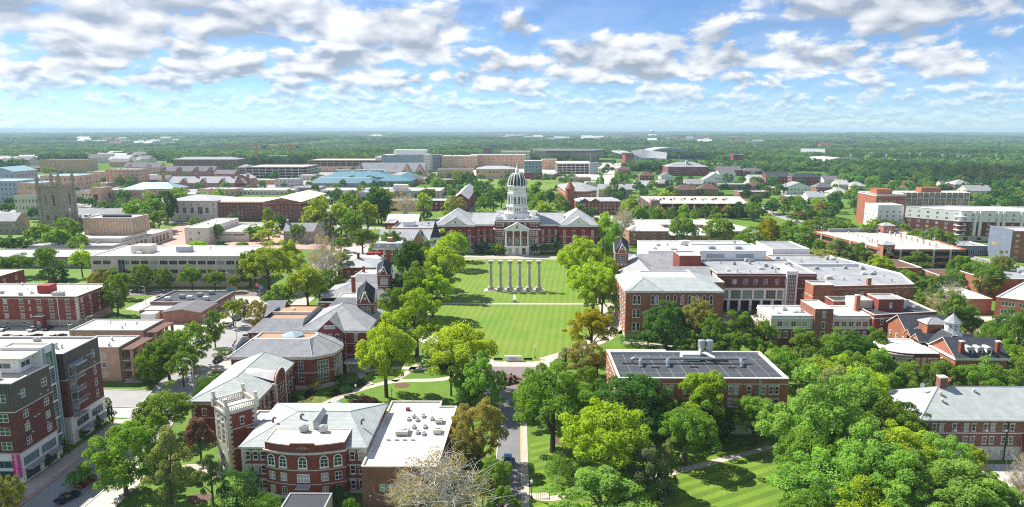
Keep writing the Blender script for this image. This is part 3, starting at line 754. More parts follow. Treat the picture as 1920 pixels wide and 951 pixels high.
# right-hand streets and yards
band_mesh('road', [(225, 640), (222, 560), (228, 480), (246, 424), (262, 372), (270, 300), (330, 262)], 10, 'asphalt_light', 0.036, kerb=True)
sheet('plaza', [(140, 420), (172, 420), (176, 500), (150, 560), (142, 500)], 'paving', 0.020)
sheet('car_park', rect(166, 250, 250, 262), 'lot_concrete', 0.024)
sheet('yard', rect(140, 225, 176, 246), 'paving_brick', 0.024)
band_mesh('path', [(50, 420), (64, 404), (66, 380)], 3, 'paving', 0.03)
sheet('lawn', rect(-70, 760, 60, 1000), 'lawn_quad', 0.016)
sheet('campus_paving', [(-900, 580), (-130, 580), (-120, 700), (-150, 900), (-120, 1180), (-420, 1180), (-900, 1080)], 'asphalt_light', 0.020)
sheet('campus_paving', [(-60, 1000), (120, 1000), (150, 1290), (-120, 1290)], 'lot_concrete', 0.020)
for pl in ([(-330, 700), (-260, 700), (-255, 760), (-330, 760)], [(-520, 900), (-400, 900), (-400, 960), (-520, 960)], [(-300, 1000), (-230, 1000), (-230, 1050), (-300, 1050)], [(-600, 640), (-480, 640), (-480, 700), (-600, 700)]): sheet('lawn', pl, 'lawn', 0.032)
# ================================================================== near buildings
def rows_of(style, zs, h, w, us): return [(style, z, h, w, us) for z in zs]

# ---- apartment house with the green glass stair, bottom left
b = Bld('apartment_house', 'brick and ribbed grey metal apartment house with green glass stair bay by the street', 'apartment building')
P1, P2 = rect(-134, 129.4, -101.8, 140.6), rect(-134, 147.2, -103.0, 160.2)
b.walls(P1, 0, 6.6, 'white_trim', {0: [('grid:3,1', 3.4, 1.6, 4.4, [29.3, 23.5, 17.5]), ('open', 0.3, 2.5, 4.0, [29.3, 23.5])], 1: [('grid:4,1', 3.5, 1.9, 4.6, [2.9, 8.3]), ('open', 0.3, 2.3, 4.2, [2.9, 8.3])]}, 'ground_storey', 'frame_grey', 'glass_blue')
b.walls(P1, 6.6, 15.6, 'brick_dark', {0: rows_of('grid:2,2', (7.4, 10.5, 13.4), 1.8, 2.2, [29.6, 24, 18]), 1: rows_of('grid:2,2', (7.4, 10.4, 13.3), 1.7, 1.5, [2.9, 9.2])}, 'wall', 'paint_white', 'glass_blue')
b.walls(P1, 15.6, 21.7, 'metal_siding', {0: [('grid:2,2', 17.6, 1.8, 2.2, [29.6, 24, 18])], 1: [('grid:1,2', 17.7, 1.8, 1.2, [2.9]), ('grid:2,2', 17.7, 1.8, 1.7, [9.2])]}, 'metal_wall', 'paint_white', 'glass_blue')
b.band(P1, 15.5, 0.22, 'limestone', 0.06); b.band(P1, 6.5, 0.25, 'limestone', 0.08)
for z in (9.2, 12.1): b.band(P1, z, 0.10, 'brick_dark', 0.03, 'brick_course')
b.flat(P1, 21.8, 'roof_cream', 0.5, 'white_trim')
b.walls(P2, 0, 6.6, 'white_trim', {1: [('grid:4,1', 3.4, 1.9, 4.4, [4.2, 9.8]), ('open', 0.3, 2.3, 4.0, [4.2, 9.8])], 0: []}, 'ground_storey', 'frame_grey', 'glass_blue')
b.walls(P2, 6.6, 15.6, 'brick_dark', {1: rows_of('grid:1,2', (7.4, 10.4, 13.3), 1.9, 1.0, [10.6]) + rows_of('open', (6.9, 9.9, 12.8), 2.2, 2.4, [2.4])}, 'wall', 'paint_white', 'glass_blue')
b.walls(P2, 15.6, 21.9, 'metal_siding', {1: [('grid:1,2', 17.6, 1.9, 1.0, [10.6]), ('open', 15.9, 2.3, 2.4, [2.4])]}, 'metal_wall', 'paint_white', 'glass_blue')
b.band(P2, 15.5, 0.22, 'limestone', 0.06); b.band(P2, 6.5, 0.25, 'limestone', 0.08)
b.flat(P2, 22.0, 'roof_cream', 0.5, 'metal_dull')
for z in (6.7, 9.7, 12.6, 15.7):                          # corner balconies
    mb = MB(); mb.box(-102.99, 148.0, z - 0.2, -101.3, 151.6, z)
    bal = mb.build('balcony', ['metal_dull'], b.o); m2 = MB()
    m2.box(-101.38, 148.0, z + 1.0, -101.3, 151.6, z + 1.08); m2.box(-102.98, 148.0, z + 1.0, -101.3, 148.08, z + 1.08); m2.box(-102.98, 151.52, z + 1.0, -101.3, 151.6, z + 1.08)
    for k in range(13): m2.box(-101.36, 148.02 + k * 0.295, z, -101.32, 148.06 + k * 0.295, z + 1.0)
    m2.build('railing', ['frame_grey'], bal)
mb = MB(); mb.box(-102.9, 147.8, 18.9, -100.6, 151.8, 19.1); b.part('awning', mb, ['blue_panel'])
PG = rect(-112, 140.62, -102.9, 144.2)
b.walls(PG, 0, 25.4, 'white_trim', {1: rows_of('grid:2,5', (1.0, 4.9, 8.8, 12.7, 16.6, 20.5), 3.5, 2.7, [1.75])}, 'stair_bay', 'frame_grey', 'glass_green')
mb = MB(); mb.box(-102.9, 140.62, .2, -102.5, 140.9, 25.5); mb.box(-102.9, 143.9, .2, -102.5, 144.2, 25.5); b.part('stair_fin', mb, ['blue_panel']); b.flat(PG, 25.6, 'roof_cream', .3, 'white_trim')
b.walls(rect(-112, 144.22, -104.6, 147.18), 0, 21.5, 'metal_siding', {1: rows_of('grid:1,2', (7.4, 10.4, 13.3, 17.6), 1.7, 1.2, [1.5])}, 'recess_wall', 'paint_white', 'glass_blue')
PP = rect(-134, 136.4, -105.0, 140.59)
b.walls(PP, 21.4, 24.6, 'white_trim', {0: [('grid:3,1', 22.3, 1.3, 5.2, [24.6, 18.6, 12.5])], 1: [('grid:2,1', 22.3, 1.3, 2.8, [1.9])]}, 'penthouse_wall', 'paint_white', 'glass_green')
mb = MB(); mb.prism(rect(-135, 135.4, -103.4, 146.4), 24.62, 24.95); b.part('penthouse_roof', mb, ['roof_cream'])
for (u0, u1, z) in ((130.0, 135.0, 2.9), (135.6, 140.4, 2.9), (148.2, 153.6, 2.9), (154.4, 159.8, 2.9)):
    mb = MB(); mb.box(-102.4, u0, z, -100.2, u1, z + 0.22); b.part('canopy', mb, ['metal_dull'])
b.unit(-108, 132.6, 21.3, 2.4, 2.0, 1.4, 'white_trim'); b.unit(-113.5, 133.5, 21.3, 1.8, 1.5, 1.0); b.vents(-130, 148.5, -106, 158, 21.5, 8, 3)
for k in range(14):                                       # paired flood lights on the street wall
    rg = random.Random(k); x = -101.8 if k < 8 else -103.0; y = 131 + (k % 8) * 1.15 if k < 8 else 152 + (k - 8) * 1.1
    z = rg.choice((9.3, 12.2, 16.2, 18.6)) + 0.2
    for e in (0, .3): mb = MB(); mb.box(x, y + e, z, x + .18, y + e + .16, z + .18); b.part('wall_light', mb, ['paint_white'])
ban = thing('banner', 'pink vertical leasing banner on the apartment house corner', 'banner', (-102.6, 129.0, 1.6))
mb = MB(); mb.box(-0.75, -0.04, 0, 0.75, 0.04, 5.0); mb.build('cloth', ['sign_pink'], ban)
def text(body, size, mat, parent, loc, rot, name='lettering', extrude=0.02, align='CENTER'):
    cu = bpy.data.curves.new(name, 'FONT'); cu.body = body; cu.size = size; cu.extrude = extrude; cu.align_x = align; cu.align_y = 'CENTER'
    t_ = bpy.data.objects.new(name, cu); COL.objects.link(t_); bpy.context.view_layer.update()
    me = bpy.data.meshes.new_from_object(t_.evaluated_get(bpy.context.evaluated_depsgraph_get())); bpy.data.objects.remove(t_); me.materials.clear(); me.materials.append(MATS[mat])
    o = link(name, me, parent, loc); o.rotation_euler = rot; return o
text('NOW LEASING', 0.82, 'paint_white', ban, (0, -0.07, 2.5), (R(90), R(-90), 0))

# ---- tan brick walk-up flats behind it
b = Bld('walk_up_flats', 'tan brick walk-up flats with open corner balconies facing the street', 'apartment building')
PA, PB = rect(-128, 187.6, -115, 199), rect(-140, 204.4, -117, 217)
for P_, xb in ((PA, -115), (PB, -117)):
    b.walls(P_, 0, 10.2, 'brick_tan', {0: rows_of('sash', (1.3, 4.2, 7.0), 1.5, 1.5, [2.2, 5.2, 8.4] if xb == -115 else [3, 8, 13, 18]), 1: rows_of('sash', (1.3, 4.2, 7.0), 1.5, 1.2, [2])})
    b.flat(P_, 10.3, 'roof_white', 0.3, 'metal_dull')
    y0 = P_[0][1]
    for z in (0.3, 3.2, 6.1):
        mb = MB(); mb.box(xb + .01, y0 + 0.6, z - .18, xb + 3.4, y0 + 11.2, z); bal = mb.build('balcony', ['limestone'], b.o)
        m2 = MB(); m2.box(xb + 3.3, y0 + 0.7, z + .95, xb + 3.38, y0 + 11.1, z + 1.02)
        for k in range(24): m2.box(xb + 3.32, y0 + .8 + k * .44, z, xb + 3.36, y0 + .86 + k * .44, z + .95)
        m2.build('railing', ['black_iron'], bal)
    for k in range(4):
        mb = MB(); mb.box(xb + 3.0, y0 + 0.4 + k * 3.5, 0, xb + 3.7, y0 + 1.1 + k * 3.5, 9.3); b.part('pillar', mb, ['brick_tan'])
    mb = MB(); mb.box(xb, y0 + 0.2, 9.3, xb + 4.0, y0 + 11.8, 9.6); b.part('porch_roof', mb, ['roof_brown'])
b.vents(-126, 189, -118, 197, 10.0, 3, 5); b.vents(-137, 206, -120, 215, 10.0, 5, 6)

# ---- dark brick apartment house with car park
b = Bld('brick_apartments', 'long dark brick apartment house with red roof hut beside the car park', 'apartment building')
P_ = rect(-212, 242.8, -162.2, 264)
b.walls(P_, 2.6, 11.4, 'brick_red', {0: rows_of('sash', (3.4, 6.1, 8.8), 1.5, 1.5, [3, 8, 17, 23, 29, 35.5, 40, 46]) + rows_of('sash', (3.6, 6.3, 9.0), 0.9, 0.6, [11, 20, 32]), 1: rows_of('sash', (3.4, 6.1, 8.8), 1.5, 1.3, [2.6, 7.6, 13, 18.6])})
b.walls(P_, 0, 2.6, 'stone_wall', {0: [('sash', 0.8, 1.1, 1.3, [3, 8, 17, 23, 29, 40, 46])], 1: [('sash', 0.8, 1.1, 1.2, [2.6, 7.6, 13])]}, 'basement_wall')
b.band(P_, 2.5, 0.2); b.band(P_, 10.6, 0.15); b.flat(P_, 11.6, 'roof_white', 0.4, 'limestone')
b.quoins(-162.2, 242.8, 2.7, 11.2, -1, 1)
b.box('penthouse', -181, 249, 11.1, -176.5, 253.5, 14.2, 'penthouse_red'); b.unit(-171, 246, 11.2, 3.6, 2.6, 1.4, 'roof_lightgrey')
b.walls(rect(-178, 241.0, -174.5, 242.79), 0, 4.4, 'brick_red', {0: [('open', .2, 2.4, 1.4, 1)]}, 'porch'); b.flat(rect(-178, 241, -174.5, 242.79), 4.5, 'roof_lightgrey', .2, 'white_trim')
b.vents(-208, 245, -165, 262, 11.2, 9, 11)
mb = MB(); mb.tube([(-169.5, 242.7, .2), (-169.5, 242.7, 11.2)], 0.12); b.part('downpipe', mb, ['paint_white'])

b = Bld('corner_apartments', 'end of a red brick block cut by the frame beside the lawn trees', 'apartment building')
P_ = rect(-300, 276, -217, 292); b.walls(P_, 0, 11.5, 'brick_red', {0: rows_of('sash', (2, 5, 8.2), 1.6, 1.4, 12), 1: rows_of('sash', (2, 5, 8.2), 1.6, 1.4, [4, 11])}); b.flat(P_, 11.6, 'roof_white', .4)

# ---- restaurant row with the dice sign
b = Bld('restaurant', 'low dark roofed pizza restaurant with teal gable sign at the street corner', 'restaurant')
P_ = rect(-146, 262, -120, 281); b.walls(P_, 0, 4.6, 'brick_brown', {1: [('grid:3,1', 0.6, 2.2, 3.4, 4)], 0: []}); b.flat(P_, 4.7, 'roof_black', .5, 'metal_dull')
P_ = rect(-134, 248, -119.5, 261.99); b.walls(P_, 0, 4.2, 'brick_salmon', {1: [('grid:3,1', 0.5, 2.2, 3.0, 3)]}); b.gable(-134, 248, -119.5, 262, 4.2, 1.2, 'y', 'roof_purple', 'brick_salmon', .3)
P_ = rect(-146, 254, -134.02, 261.98); b.walls(P_, 0, 3.4, 'brick_salmon', {}); b.flat(P_, 3.5, 'roof_white', .3)
b.box('cooler', -143.5, 250, 0, -138, 253.99, 3.0, 'white_trim')
for k, (x, y) in enumerate(((-141, 266), (-137, 270), (-133, 268), (-131, 273), (-126, 267), (-128, 277))): b.unit(x, y, 4.25, 2.0, 1.6, 1.4, 'metal_dull' if k % 2 else 'white_trim')
mb = MB(); mb.face([(-124, 281.3, 4.6), (-119, 281.3, 4.6), (-119, 281.3, 6), (-121.5, 281.3, 7.4), (-124, 281.3, 6)]); mb.face([(-124, 281.6, 6), (-121.5, 281.6, 7.4), (-119, 281.6, 6), (-119, 281.6, 4.6), (-124, 281.6, 4.6)])
b.part('sign_gable', mb, ['roof_tan']); mb = MB(); mb.box(-123, 281.2, 4.9, -120, 281.28, 6.3); b.part('sign_board', mb, ['sign_teal'])
sg = thing('street_sign', 'red and blue dice shaped pizza sign on a tall pole', 'sign', (-110.3, 283, 0))
mb = MB(); mb.tube([(0, 0, 0), (0, 0, 6.0)], 0.12); mb.build('pole', ['metal_dull'], sg)
for (dx, dz, mt) in ((-0.85, 6.9, 'sign_red'), (0.75, 5.9, 'sign_blue')):
    mb = MB(); q = [(0, -1.25), (1.25, 0), (0, 1.25), (-1.25, 0)]
    mb.rings([[(dx + x, -0.15, dz + z) for x, z in q], [(dx + x, 0.15, dz + z) for x, z in q]]); tl = mb.build('sign_tile', [mt], sg)
    m2 = MB()
    for (px_, pz_) in (((0, 0),) if mt == 'sign_red' else ((-0.35, 0.35), (0.35, -0.35))):
        c = [(dx + px_ + 0.27 * math.cos(a * math.pi / 5), dz + pz_ + 0.27 * math.sin(a * math.pi / 5)) for a in range(10)]
        m2.rings([[(x, -0.20, z) for x, z in c], [(x, -0.151, z) for x, z in c]])
    m2.build('dot', ['paint_white'], tl)

# ---- long beige modernist block
b = Bld('panel_office', 'long beige panelled three storey office with ribbon windows and white roof', 'office')
P_ = rect(-198, 309, -127, 338); cols = [3 + k * 4.42 for k in range(16)]
b.walls(P_, 0, 14.3, 'beige_panel', {0: rows_of('grid:3,1', (2.4, 6.2, 10.4), 1.9, 3.7, [c for c in cols if not 11 < c < 16]) + [('grid:2,4', 4.0, 8.6, 3.2, [14.2])], 1: rows_of('grid:3,1', (2.4, 6.2), 1.7, 4.0, [6])}, 'wall', 'frame_grey', 'glass')
for z in (1.2, 5.2, 9.4, 13.2): b.band(P_, z, 0.14, 'concrete', 0.05)
b.flat(P_, 14.5, 'roof_white', .5, 'white_trim')
b.box('penthouse', -184, 318, 13.9, -175, 325, 17.6, 'cream_wall'); b.box('penthouse', -164, 321, 13.9, -157.5, 325.5, 16.6, 'roof_lightgrey'); b.vents(-194, 312, -131, 335, 14.0, 10, 21)

# ---- theatre with fly tower
b = Bld('theatre', 'low flat arts theatre with a ribbed buff fly tower', 'theatre')
P_ = rect(-284, 384, -232, 452); b.walls(P_, 0, 6.2, 'concrete', {0: [('grid:4,1', 1, 3.6, 4.4, 10)], 1: [('open', 0.4, 4.6, 3.2, 15)]}, 'wall', 'limestone', 'glass'); b.flat(P_, 6.5, 'roof_lightgrey', .4, 'limestone')
b.walls(rect(-276, 396, -234, 424), 6.0, 8.6, 'cream_wall', {}, 'foyer_wall'); b.flat(rect(-276, 396, -234, 424), 8.8, 'roof_white', .4)
PT = rect(-266, 412, -236, 432); b.walls(PT, 8.4, 18.6, 'brick_buff', {}, 'fly_tower'); b.flat(PT, 18.8, 'roof_lightgrey', .5, 'limestone')
for k in range(16): mb = MB(); mb.box(-265.6 + k * 1.96, 411.55, 8.6, -265.2 + k * 1.96, 411.99, 18.5); b.part('rib', mb, ['limestone'])
for k in range(10): mb = MB(); mb.box(-235.99, 412.6 + k * 2.0, 8.6, -235.55, 413.0 + k * 2.0, 18.5); b.part('rib', mb, ['limestone'])
b.box('skylight', -258, 419, 18.4, -241, 421.5, 19.6, 'roof_black'); b.vents(-274, 387, -240, 396, 6.2, 5, 4)
b = Bld('gallery', 'pale grey low gallery roof behind the lawn trees', 'building')
P_ = rect(-330, 352, -204, 376); b.walls(P_, 0, 5.6, 'grey_wall', {0: [('grid:4,1', .8, 3.2, 4.5, 20)], 1: [('grid:4,1', .8, 3.2, 4.0, 3)]}, 'wall', 'frame_grey'); b.flat(P_, 5.9, 'roof_lightgrey', .4); b.vents(-320, 355, -210, 372, 5.5, 9, 8)

# ---- white rendered building with a stepped wing
b = Bld('white_hall', 'white rendered two storey building with a low wing', 'building')
P_ = rect(-213, 430, -197.5, 478); b.walls(P_, 0, 10.2, 'cream_wall', {0: rows_of('sash', (2, 6), 1.6, 1.8, [3.5, 9]), 1: rows_of('sash', (6.4,), 1.6, 1.4, 6)}); b.flat(P_, 10.4, 'roof_white', .4, 'white_trim'); b.vents(-211, 440, -199, 470, 10, 4, 2)
P_ = rect(-197.4, 440, -176, 474); b.walls(P_, 0, 6.2, 'cream_wall', {0: [('grid:6,1', 3.6, 1.1, 8, [6, 15])], 1: [('grid:4,1', 3.4, 1.2, 5, 3)]}); b.flat(P_, 6.4, 'roof_white', .4, 'white_trim')

# ---- gothic stone house
b = Bld('stone_house', 'grey stone gothic house with two dormers and steep gables', 'house')
P_ = rect(-151, 434, -131, 446); b.walls(P_, 0, 7.4, 'stone_wall', {0: rows_of('grid:2,2', (1.2, 4.2), 1.9, 1.6, [3, 8, 12.5, 17]), 1: rows_of('grid:2,2', (1.2, 4.2), 1.9, 1.6, [3, 8.5])}); b.gable(-151, 434, -131, 446, 7.4, 4.6, 'x', 'roof_slate', 'stone_wall', .2)
for x in (-146, -140.5):
    mb = MB(); mb.box(x - 1.1, 434.4, 7.4, x + 1.1, 438, 9.6); d = b.part('dormer', mb, ['limestone']); m2 = MB(); m2.face([(x - 1.3, 434.2, 9.6), (x + 1.3, 434.2, 9.6), (x, 434.2, 11)]); m2.face([(x - 1.3, 434.2, 9.6), (x, 434.2, 11), (x, 439, 11), (x - 1.3, 439, 9.6)]); m2.face([(x + 1.3, 439, 9.6), (x, 439, 11), (x, 434.2, 11), (x + 1.3, 434.2, 9.6)]); m2.build('dormer_roof', ['roof_slate'], d)
P_ = rect(-131, 432, -124, 450); b.walls(P_, 0, 7.6, 'stone_wall', {0: rows_of('grid:2,2', (1.2, 4.2), 1.9, 1.6, [3.5]), 1: rows_of('grid:2,2', (1.2, 4.2), 1.9, 1.4, 4)}); b.gable(-131, 432, -124, 450, 7.6, 5.2, 'y', 'roof_lightgrey', 'stone_wall', .25)
b.chimney(-150, 440, 7, 14, 1.2, 'stone_wall')

# ---- scaffolded long hall, stone pavilion at its left end
b = Bld('scaffolded_hall', 'long brick hall wrapped in rust coloured scaffolding with pale stone pavilion', 'hall')
P_ = rect(-281, 540, -240, 575); b.walls(P_, 0, 16, 'limestone', {0: rows_of('sash', (1.2,), 2, 1.8, 6) + rows_of('grid:2,3', (6.2,), 4.6, 2.8, [3.5, 9, 15, 21, 33, 38.5]) + [('grid:3,3', 5.6, 5.6, 4.2, [27.5])] + rows_of('sash', (12.4,), 1.6, 1.8, 7), 1: rows_of('sash', (2, 7, 12), 2.2, 1.6, 4)})
for z in (4.6, 11.4, 15.2): b.band(P_, z, 0.4, 'limestone', .25, 'cornice')
b.hip(-281, 540, -240, 575, 16.2, 3.4, 'roof_lightgrey', .4)
PS = rect(-239.9, 544, -183, 566); b.walls(PS, 0, 14.6, 'brick_salmon', {0: rows_of('sash', (1.5, 5.4, 9.6), 2.4, 1.6, 17)}); b.gable(-239.9, 544, -183, 566, 14.8, 2.6, 'x', 'roof_cream', 'brick_salmon', .6)
PE = rect(-202, 538, -172, 610); b.walls(PE, 0, 15.2, 'brick_salmon', {0: rows_of('sash', (1.5, 5.4, 9.6), 2.4, 1.6, 9), 1: rows_of('sash', (1.5, 5.4, 9.6), 2.4, 1.6, 14)}); b.gable(-202, 538, -172, 610, 15.4, 3.2, 'y', 'roof_cream', 'brick_salmon', .6)
sc_ = thing('scaffolding', 'rust coloured tube scaffolding and planks along the long brick hall', 'scaffolding', (0, 0, 0))
def scaffold(x0, x1, y, ax='x'):
    Q = (lambda a, o, z: (a, y - o, z)) if ax == 'x' else (lambda a, o, z: (y + o, a, z))
    n = int((x1 - x0) / 2.6)
    for k in range(n + 1):
        a = x0 + (x1 - x0) * k / n
        for o_ in (0.5, 1.6):
            mb = MB(); mb.tube([Q(a, o_, 0), Q(a, o_, 15.5)], 0.10, 4); mb.build('standard', ['roof_brown'], sc_)
    for z in (2.6, 5.0, 7.4, 9.8, 12.2, 14.4):
        mb = MB(); p, q = Q(x0, .45, z), Q(x1, 1.65, z); mb.box(min(p[0], q[0]), min(p[1], q[1]), z, max(p[0], q[0]), max(p[1], q[1]), z + .1); mb.build('walkway', ['roof_tan'], sc_)
        mb = MB(); mb.tube([Q(x0, 1.65, z + 1.0), Q(x1, 1.65, z + 1.0)], 0.09, 4); mb.build('guard_rail', ['roof_brown'], sc_)
scaffold(-239, -203, 543.6); scaffold(-202, -171, 537.6); scaffold(538, 575, -171.6, 'y')

# ---- stone union tower and its halls
def spire(b, x, y, z, h, r, mat): mb = MB(); mb.lathe([(r, z), (r * .75, z + h * .35), (0.05, z + h)], x, y, 8); return b.part('pinnacle', mb, [mat])
b = Bld('gothic_tower', 'tall grey gothic stone tower with four corner pinnacles and battlements', 'tower', (-331, 487), 0)
PT = rect(-8.0, -7.5, 7.4, 7.5)
b.walls(PT, 0, 32, 'stone_gothic', {0: rows_of('grid:2,4', (18.5,), 8.0, 1.8, [5.0, 10.4]) + rows_of('arch', (8.5,), 3.8, 2.0, [5.0, 10.4]), 1: rows_of('grid:2,4', (18.5,), 8.0, 1.6, [4.9, 10.0]) + rows_of('arch', (8.5,), 3.8, 1.8, [4.9, 10.0])}, 'wall', 'stone_gothic', 'glass')
for z in (7, 13.5, 16.8, 27.6, 31.0): b.band(PT, z, .45, 'stone_wall', .18)
for (x, y) in ((-8, -7.5), (7.4, -7.5), (7.4, 7.5), (-8, 7.5)):
    mb = MB(); mb.lathe([(1.6, 0), (1.4, 18), (1.2, 34), (1.0, 36.5)], x, y, 8); b.part('buttress', mb, ['stone_gothic']); spire(b, x, y, 36.4, 6.6, 1.7, 'stone_gothic')
for k in range(8):
    for (p, ax) in (((-6.4 + k * 1.75, -7.7), 0), ((7.6, -6.0 + k * 1.7), 1), ((-6.4 + k * 1.75, 7.7), 0)):
        mb = MB(); a, c = (.65, .3) if ax == 0 else (.3, .65); mb.box(p[0] - a, p[1] - c, 32, p[0] + a, p[1] + c, 34.2 if k % 2 else 33.2); b.part('merlon', mb, ['stone_gothic'])
for x in (-3.6, 2.2): spire(b, x, -7.7, 33, 3.6, .5, 'stone_gothic')
b.flat(PT, 31.6, 'roof_grey', .2, 'stone_gothic')
mb = MB(); c = [(4.8 + 1.2 * math.cos(a * math.pi / 8), 15.4 + 1.2 * math.sin(a * math.pi / 8)) for a in range(16)]; mb.rings([[(7.6, x - 4.4, z - 0.2) for x, z in c], [(7.78, x - 4.4, z - 0.2) for x, z in c]]); b.part('clock_face', mb, ['paint_white'])
b = Bld('union_hall', 'grey gothic stone hall with pale slate gables below the tower', 'hall')
for (x0, y0, x1, y1, h, rh, ax) in ((-385, 470, -351, 484, 9, 5, 'x'), (-345, 496, -280, 512, 8, 6, 'x'), (-372, 398, -345, 418, 8, 5, 'x'), (-351, 392, -338, 416, 9, 6, 'y'), (-302, 484, -284, 497, 7, 5, 'y')):
    P_ = rect(x0, y0, x1, y1); b.walls(P_, 0, h, 'stone_wall', {0: rows_of('grid:2,2', (1.4, 5), 2, 1.7, max(2, int((x1 - x0) / 4))), 1: rows_of('grid:2,2', (1.4, 5), 2, 1.7, 3)}, 'wall', 'limestone'); b.gable(x0, y0, x1, y1, h, rh, ax, 'roof_lightgrey', 'stone_wall', .3)
for k in range(7): mb = MB(); x = -338 + k * 7; mb.box(x - 1.2, 495.2, 8.4, x + 1.2, 500, 10.6); d = b.part('dormer', mb, ['white_trim']); m2 = MB(); m2.box(x - .8, 495.1, 8.8, x + .8, 495.19, 10.2); m2.build('pane', ['glass'], d)

# ---- 1919 hall: bowed brick front, hip roof, stone tower, modern annex
b = Bld('bow_fronted_hall', 'red brick hall with bowed front dated 1919 and grey hipped roof', 'hall')
bow = arc(-42, 131.2, 8.6, 8.0, 205, 335, 14)      # left to right along the front
bow = [p for p in bow if p[1] < 126.31] or bow
PM = [(-55, 126.3)] + [(-49.8, 126.3)] + bow + [(-34.2, 126.3)] + [(-30.2, 126.3), (-30.2, 147.8), (-55, 147.8)]
PM = [(-55, 126.3), (-50, 126.3), (-50, 125.4), (-47.4, 124.5), (-44.7, 123.9), (-42, 123.7), (-39.3, 123.9), (-36.6, 124.5), (-34, 125.4), (-34, 126.3), (-30.2, 126.3), (-30.2, 147.8), (-55, 147.8)]
W3 = rows_of('hood', (1.0, 4.2, 7.2), 1.75, 1.05, [1.2, 2.75, 4.25])
rowsM = {0: W3, 9: rows_of('hood', (1.0, 4.2, 7.2), 1.75, 1.05, [1.1, 2.8]), 11: [], 12: rows_of('hood', (1.0, 4.2, 7.2), 1.75, 1.05, [3, 6, 9, 13, 17])}
for i in (2, 3, 4, 5, 6, 7):
    L_ = math.hypot(PM[i + 1][0] - PM[i][0], PM[i + 1][1] - PM[i][1]); rowsM[i] = []
for i, u in ((2, .55), (3, .5), (6, .5), (7, .45)):
    rowsM[i] = [('arch', 6.7, 2.5, 1.7, [2.75 * u]), ('grid:2,2', 3.7, 1.8, 1.4, [2.75 * u]), ('grid:2,1', 0.9, 1.7, 1.2, [2.75 * u])]
rowsM[4] = []; rowsM[5] = []
b.walls(PM, 0, 10.0, 'brick_red', rowsM)
for (z, h, w, st) in ((6.7, 2.5, 1.8, 'arch'), (3.7, 1.8, 2.5, 'grid:4,2')):
    fme, pme, _ = win_meshes(st, w, h, 'paint_white', 'glass'); o = link('window', fme, b.o, (-42, 123.70 if st != 'arch' else 123.68, z)); link('pane', pme, o)
    if st != 'arch': o.location.y = 123.55
mb = MB(); mb.box(-43.4, 122.2, 2.9, -40.6, 123.8, 3.1); b.part('door_hood', mb, ['roof_verdigris'])
b.band(PM, 9.55, 0.4, 'limestone', .3, 'cornice'); b.band(PM, 6.1, .18, 'limestone', .08); b.band(PM, 3.1, .14, 'limestone', .08); b.band(PM, 0, .7, 'limestone', .06, 'plinth')
b.quoins(-55, 126.3, .7, 9.5, 1, 1); b.quoins(-30.2, 126.3, .7, 9.5, -1, 1)
b.hip(-55, 126.3, -30.2, 147.8, 10.02, 2.8, 'roof_verdigris', .35, inset_l=8.5, inset_r=6.0)
PD = [(-49.9, 131.5)] + [(-49.9, 125.5), (-47.4, 124.6), (-44.7, 124.0), (-42, 123.8), (-39.3, 124.0), (-36.6, 124.6), (-34.1, 125.5), (-34.1, 131.5)]
b.walls(PD, 9.9, 11.35, 'brick_red', {}, 'parapet_wall'); b.flat(PD, 11.45, 'roof_white', .12, 'limestone', .22, 'bow_roof')
mb = MB(); mb.box(-44.4, 123.72, 11.3, -39.6, 124.1, 11.8); b.part('date_panel', mb, ['brick_red']); text('• 1919 •', 0.72, 'limestone', b.o, (-42, 123.66, 10.85), (R(90), 0, 0))
b.unit(-43.6, 130.4, 11.35, 1.5, 1.3, 1.3); b.unit(-39.6, 130.2, 11.35, 1.5, 1.3, 1.3)
mb = MB(); mb.box(-41.9, 131.2, 11.0, -40.7, 135.5, 13.0); d = b.part('roof_dormer', mb, ['metal_dull']); m2 = MB(); m2.face([(-42.1, 131, 13), (-40.5, 131, 13), (-41.3, 131, 13.9)]); m2.face([(-40.5, 131, 13), (-40.5, 136.6, 13), (-41.3, 136.6, 13.9), (-41.3, 131, 13.9)]); m2.face([(-42.1, 136.6, 13), (-42.1, 131, 13), (-41.3, 131, 13.9), (-41.3, 136.6, 13.9)]); m2.build('dormer_roof', ['roof_verdigris'], d)
for (x, y) in ((-51, 133.5), (-45.5, 134.6), (-32.4, 133)): mb = MB(); zz = 10 + (y - 126) / 11.1 * 2.8; mb.tube([(x, y, zz - .1), (x, y, zz + .8), (x + .3, y - .1, zz + 1.1), (x + .7, y - .2, zz + .9)], .2, 7); b.part('vent_pipe', mb, ['roof_brown'])
PL = rect(-59, 137, -55.02, 146); b.walls(PL, 0, 8.9, 'brick_red', {0: [('hood', 4.5, 1.7, 1, [2])]}, 'link_wall'); b.flat(PL, 9.1, 'roof_lightgrey', .3)
PV = rect(-43.5, 114.5, -35.4, 119.9); b.walls(PV, 0, 3.5, 'limestone', {0: [('grid:4,1', .4, 2.4, 6, 1)]}, 'pavilion_wall', 'frame_grey'); b.flat(PV, 3.6, 'roof_black', .12, 'metal_dull', .25, 'pavilion_roof')
mb = MB(); mb.lathe([(3.1, 6.0), (3.0, 6.5), (2.6, 7.7), (1.8, 8.6), (.9, 9.1), (.1, 9.2)], -42.6, 150.6, 20); b.part('glass_dome', mb, ['blue_panel']); mb = MB()
for k in range(8): a = k * math.pi / 4; mb.tube([(-42.6 + r * math.cos(a), 150.6 + r * math.sin(a), z) for r, z in ((3.16, 6.1), (2.66, 7.75), (1.86, 8.66), (.9, 9.2))], .07, 4)
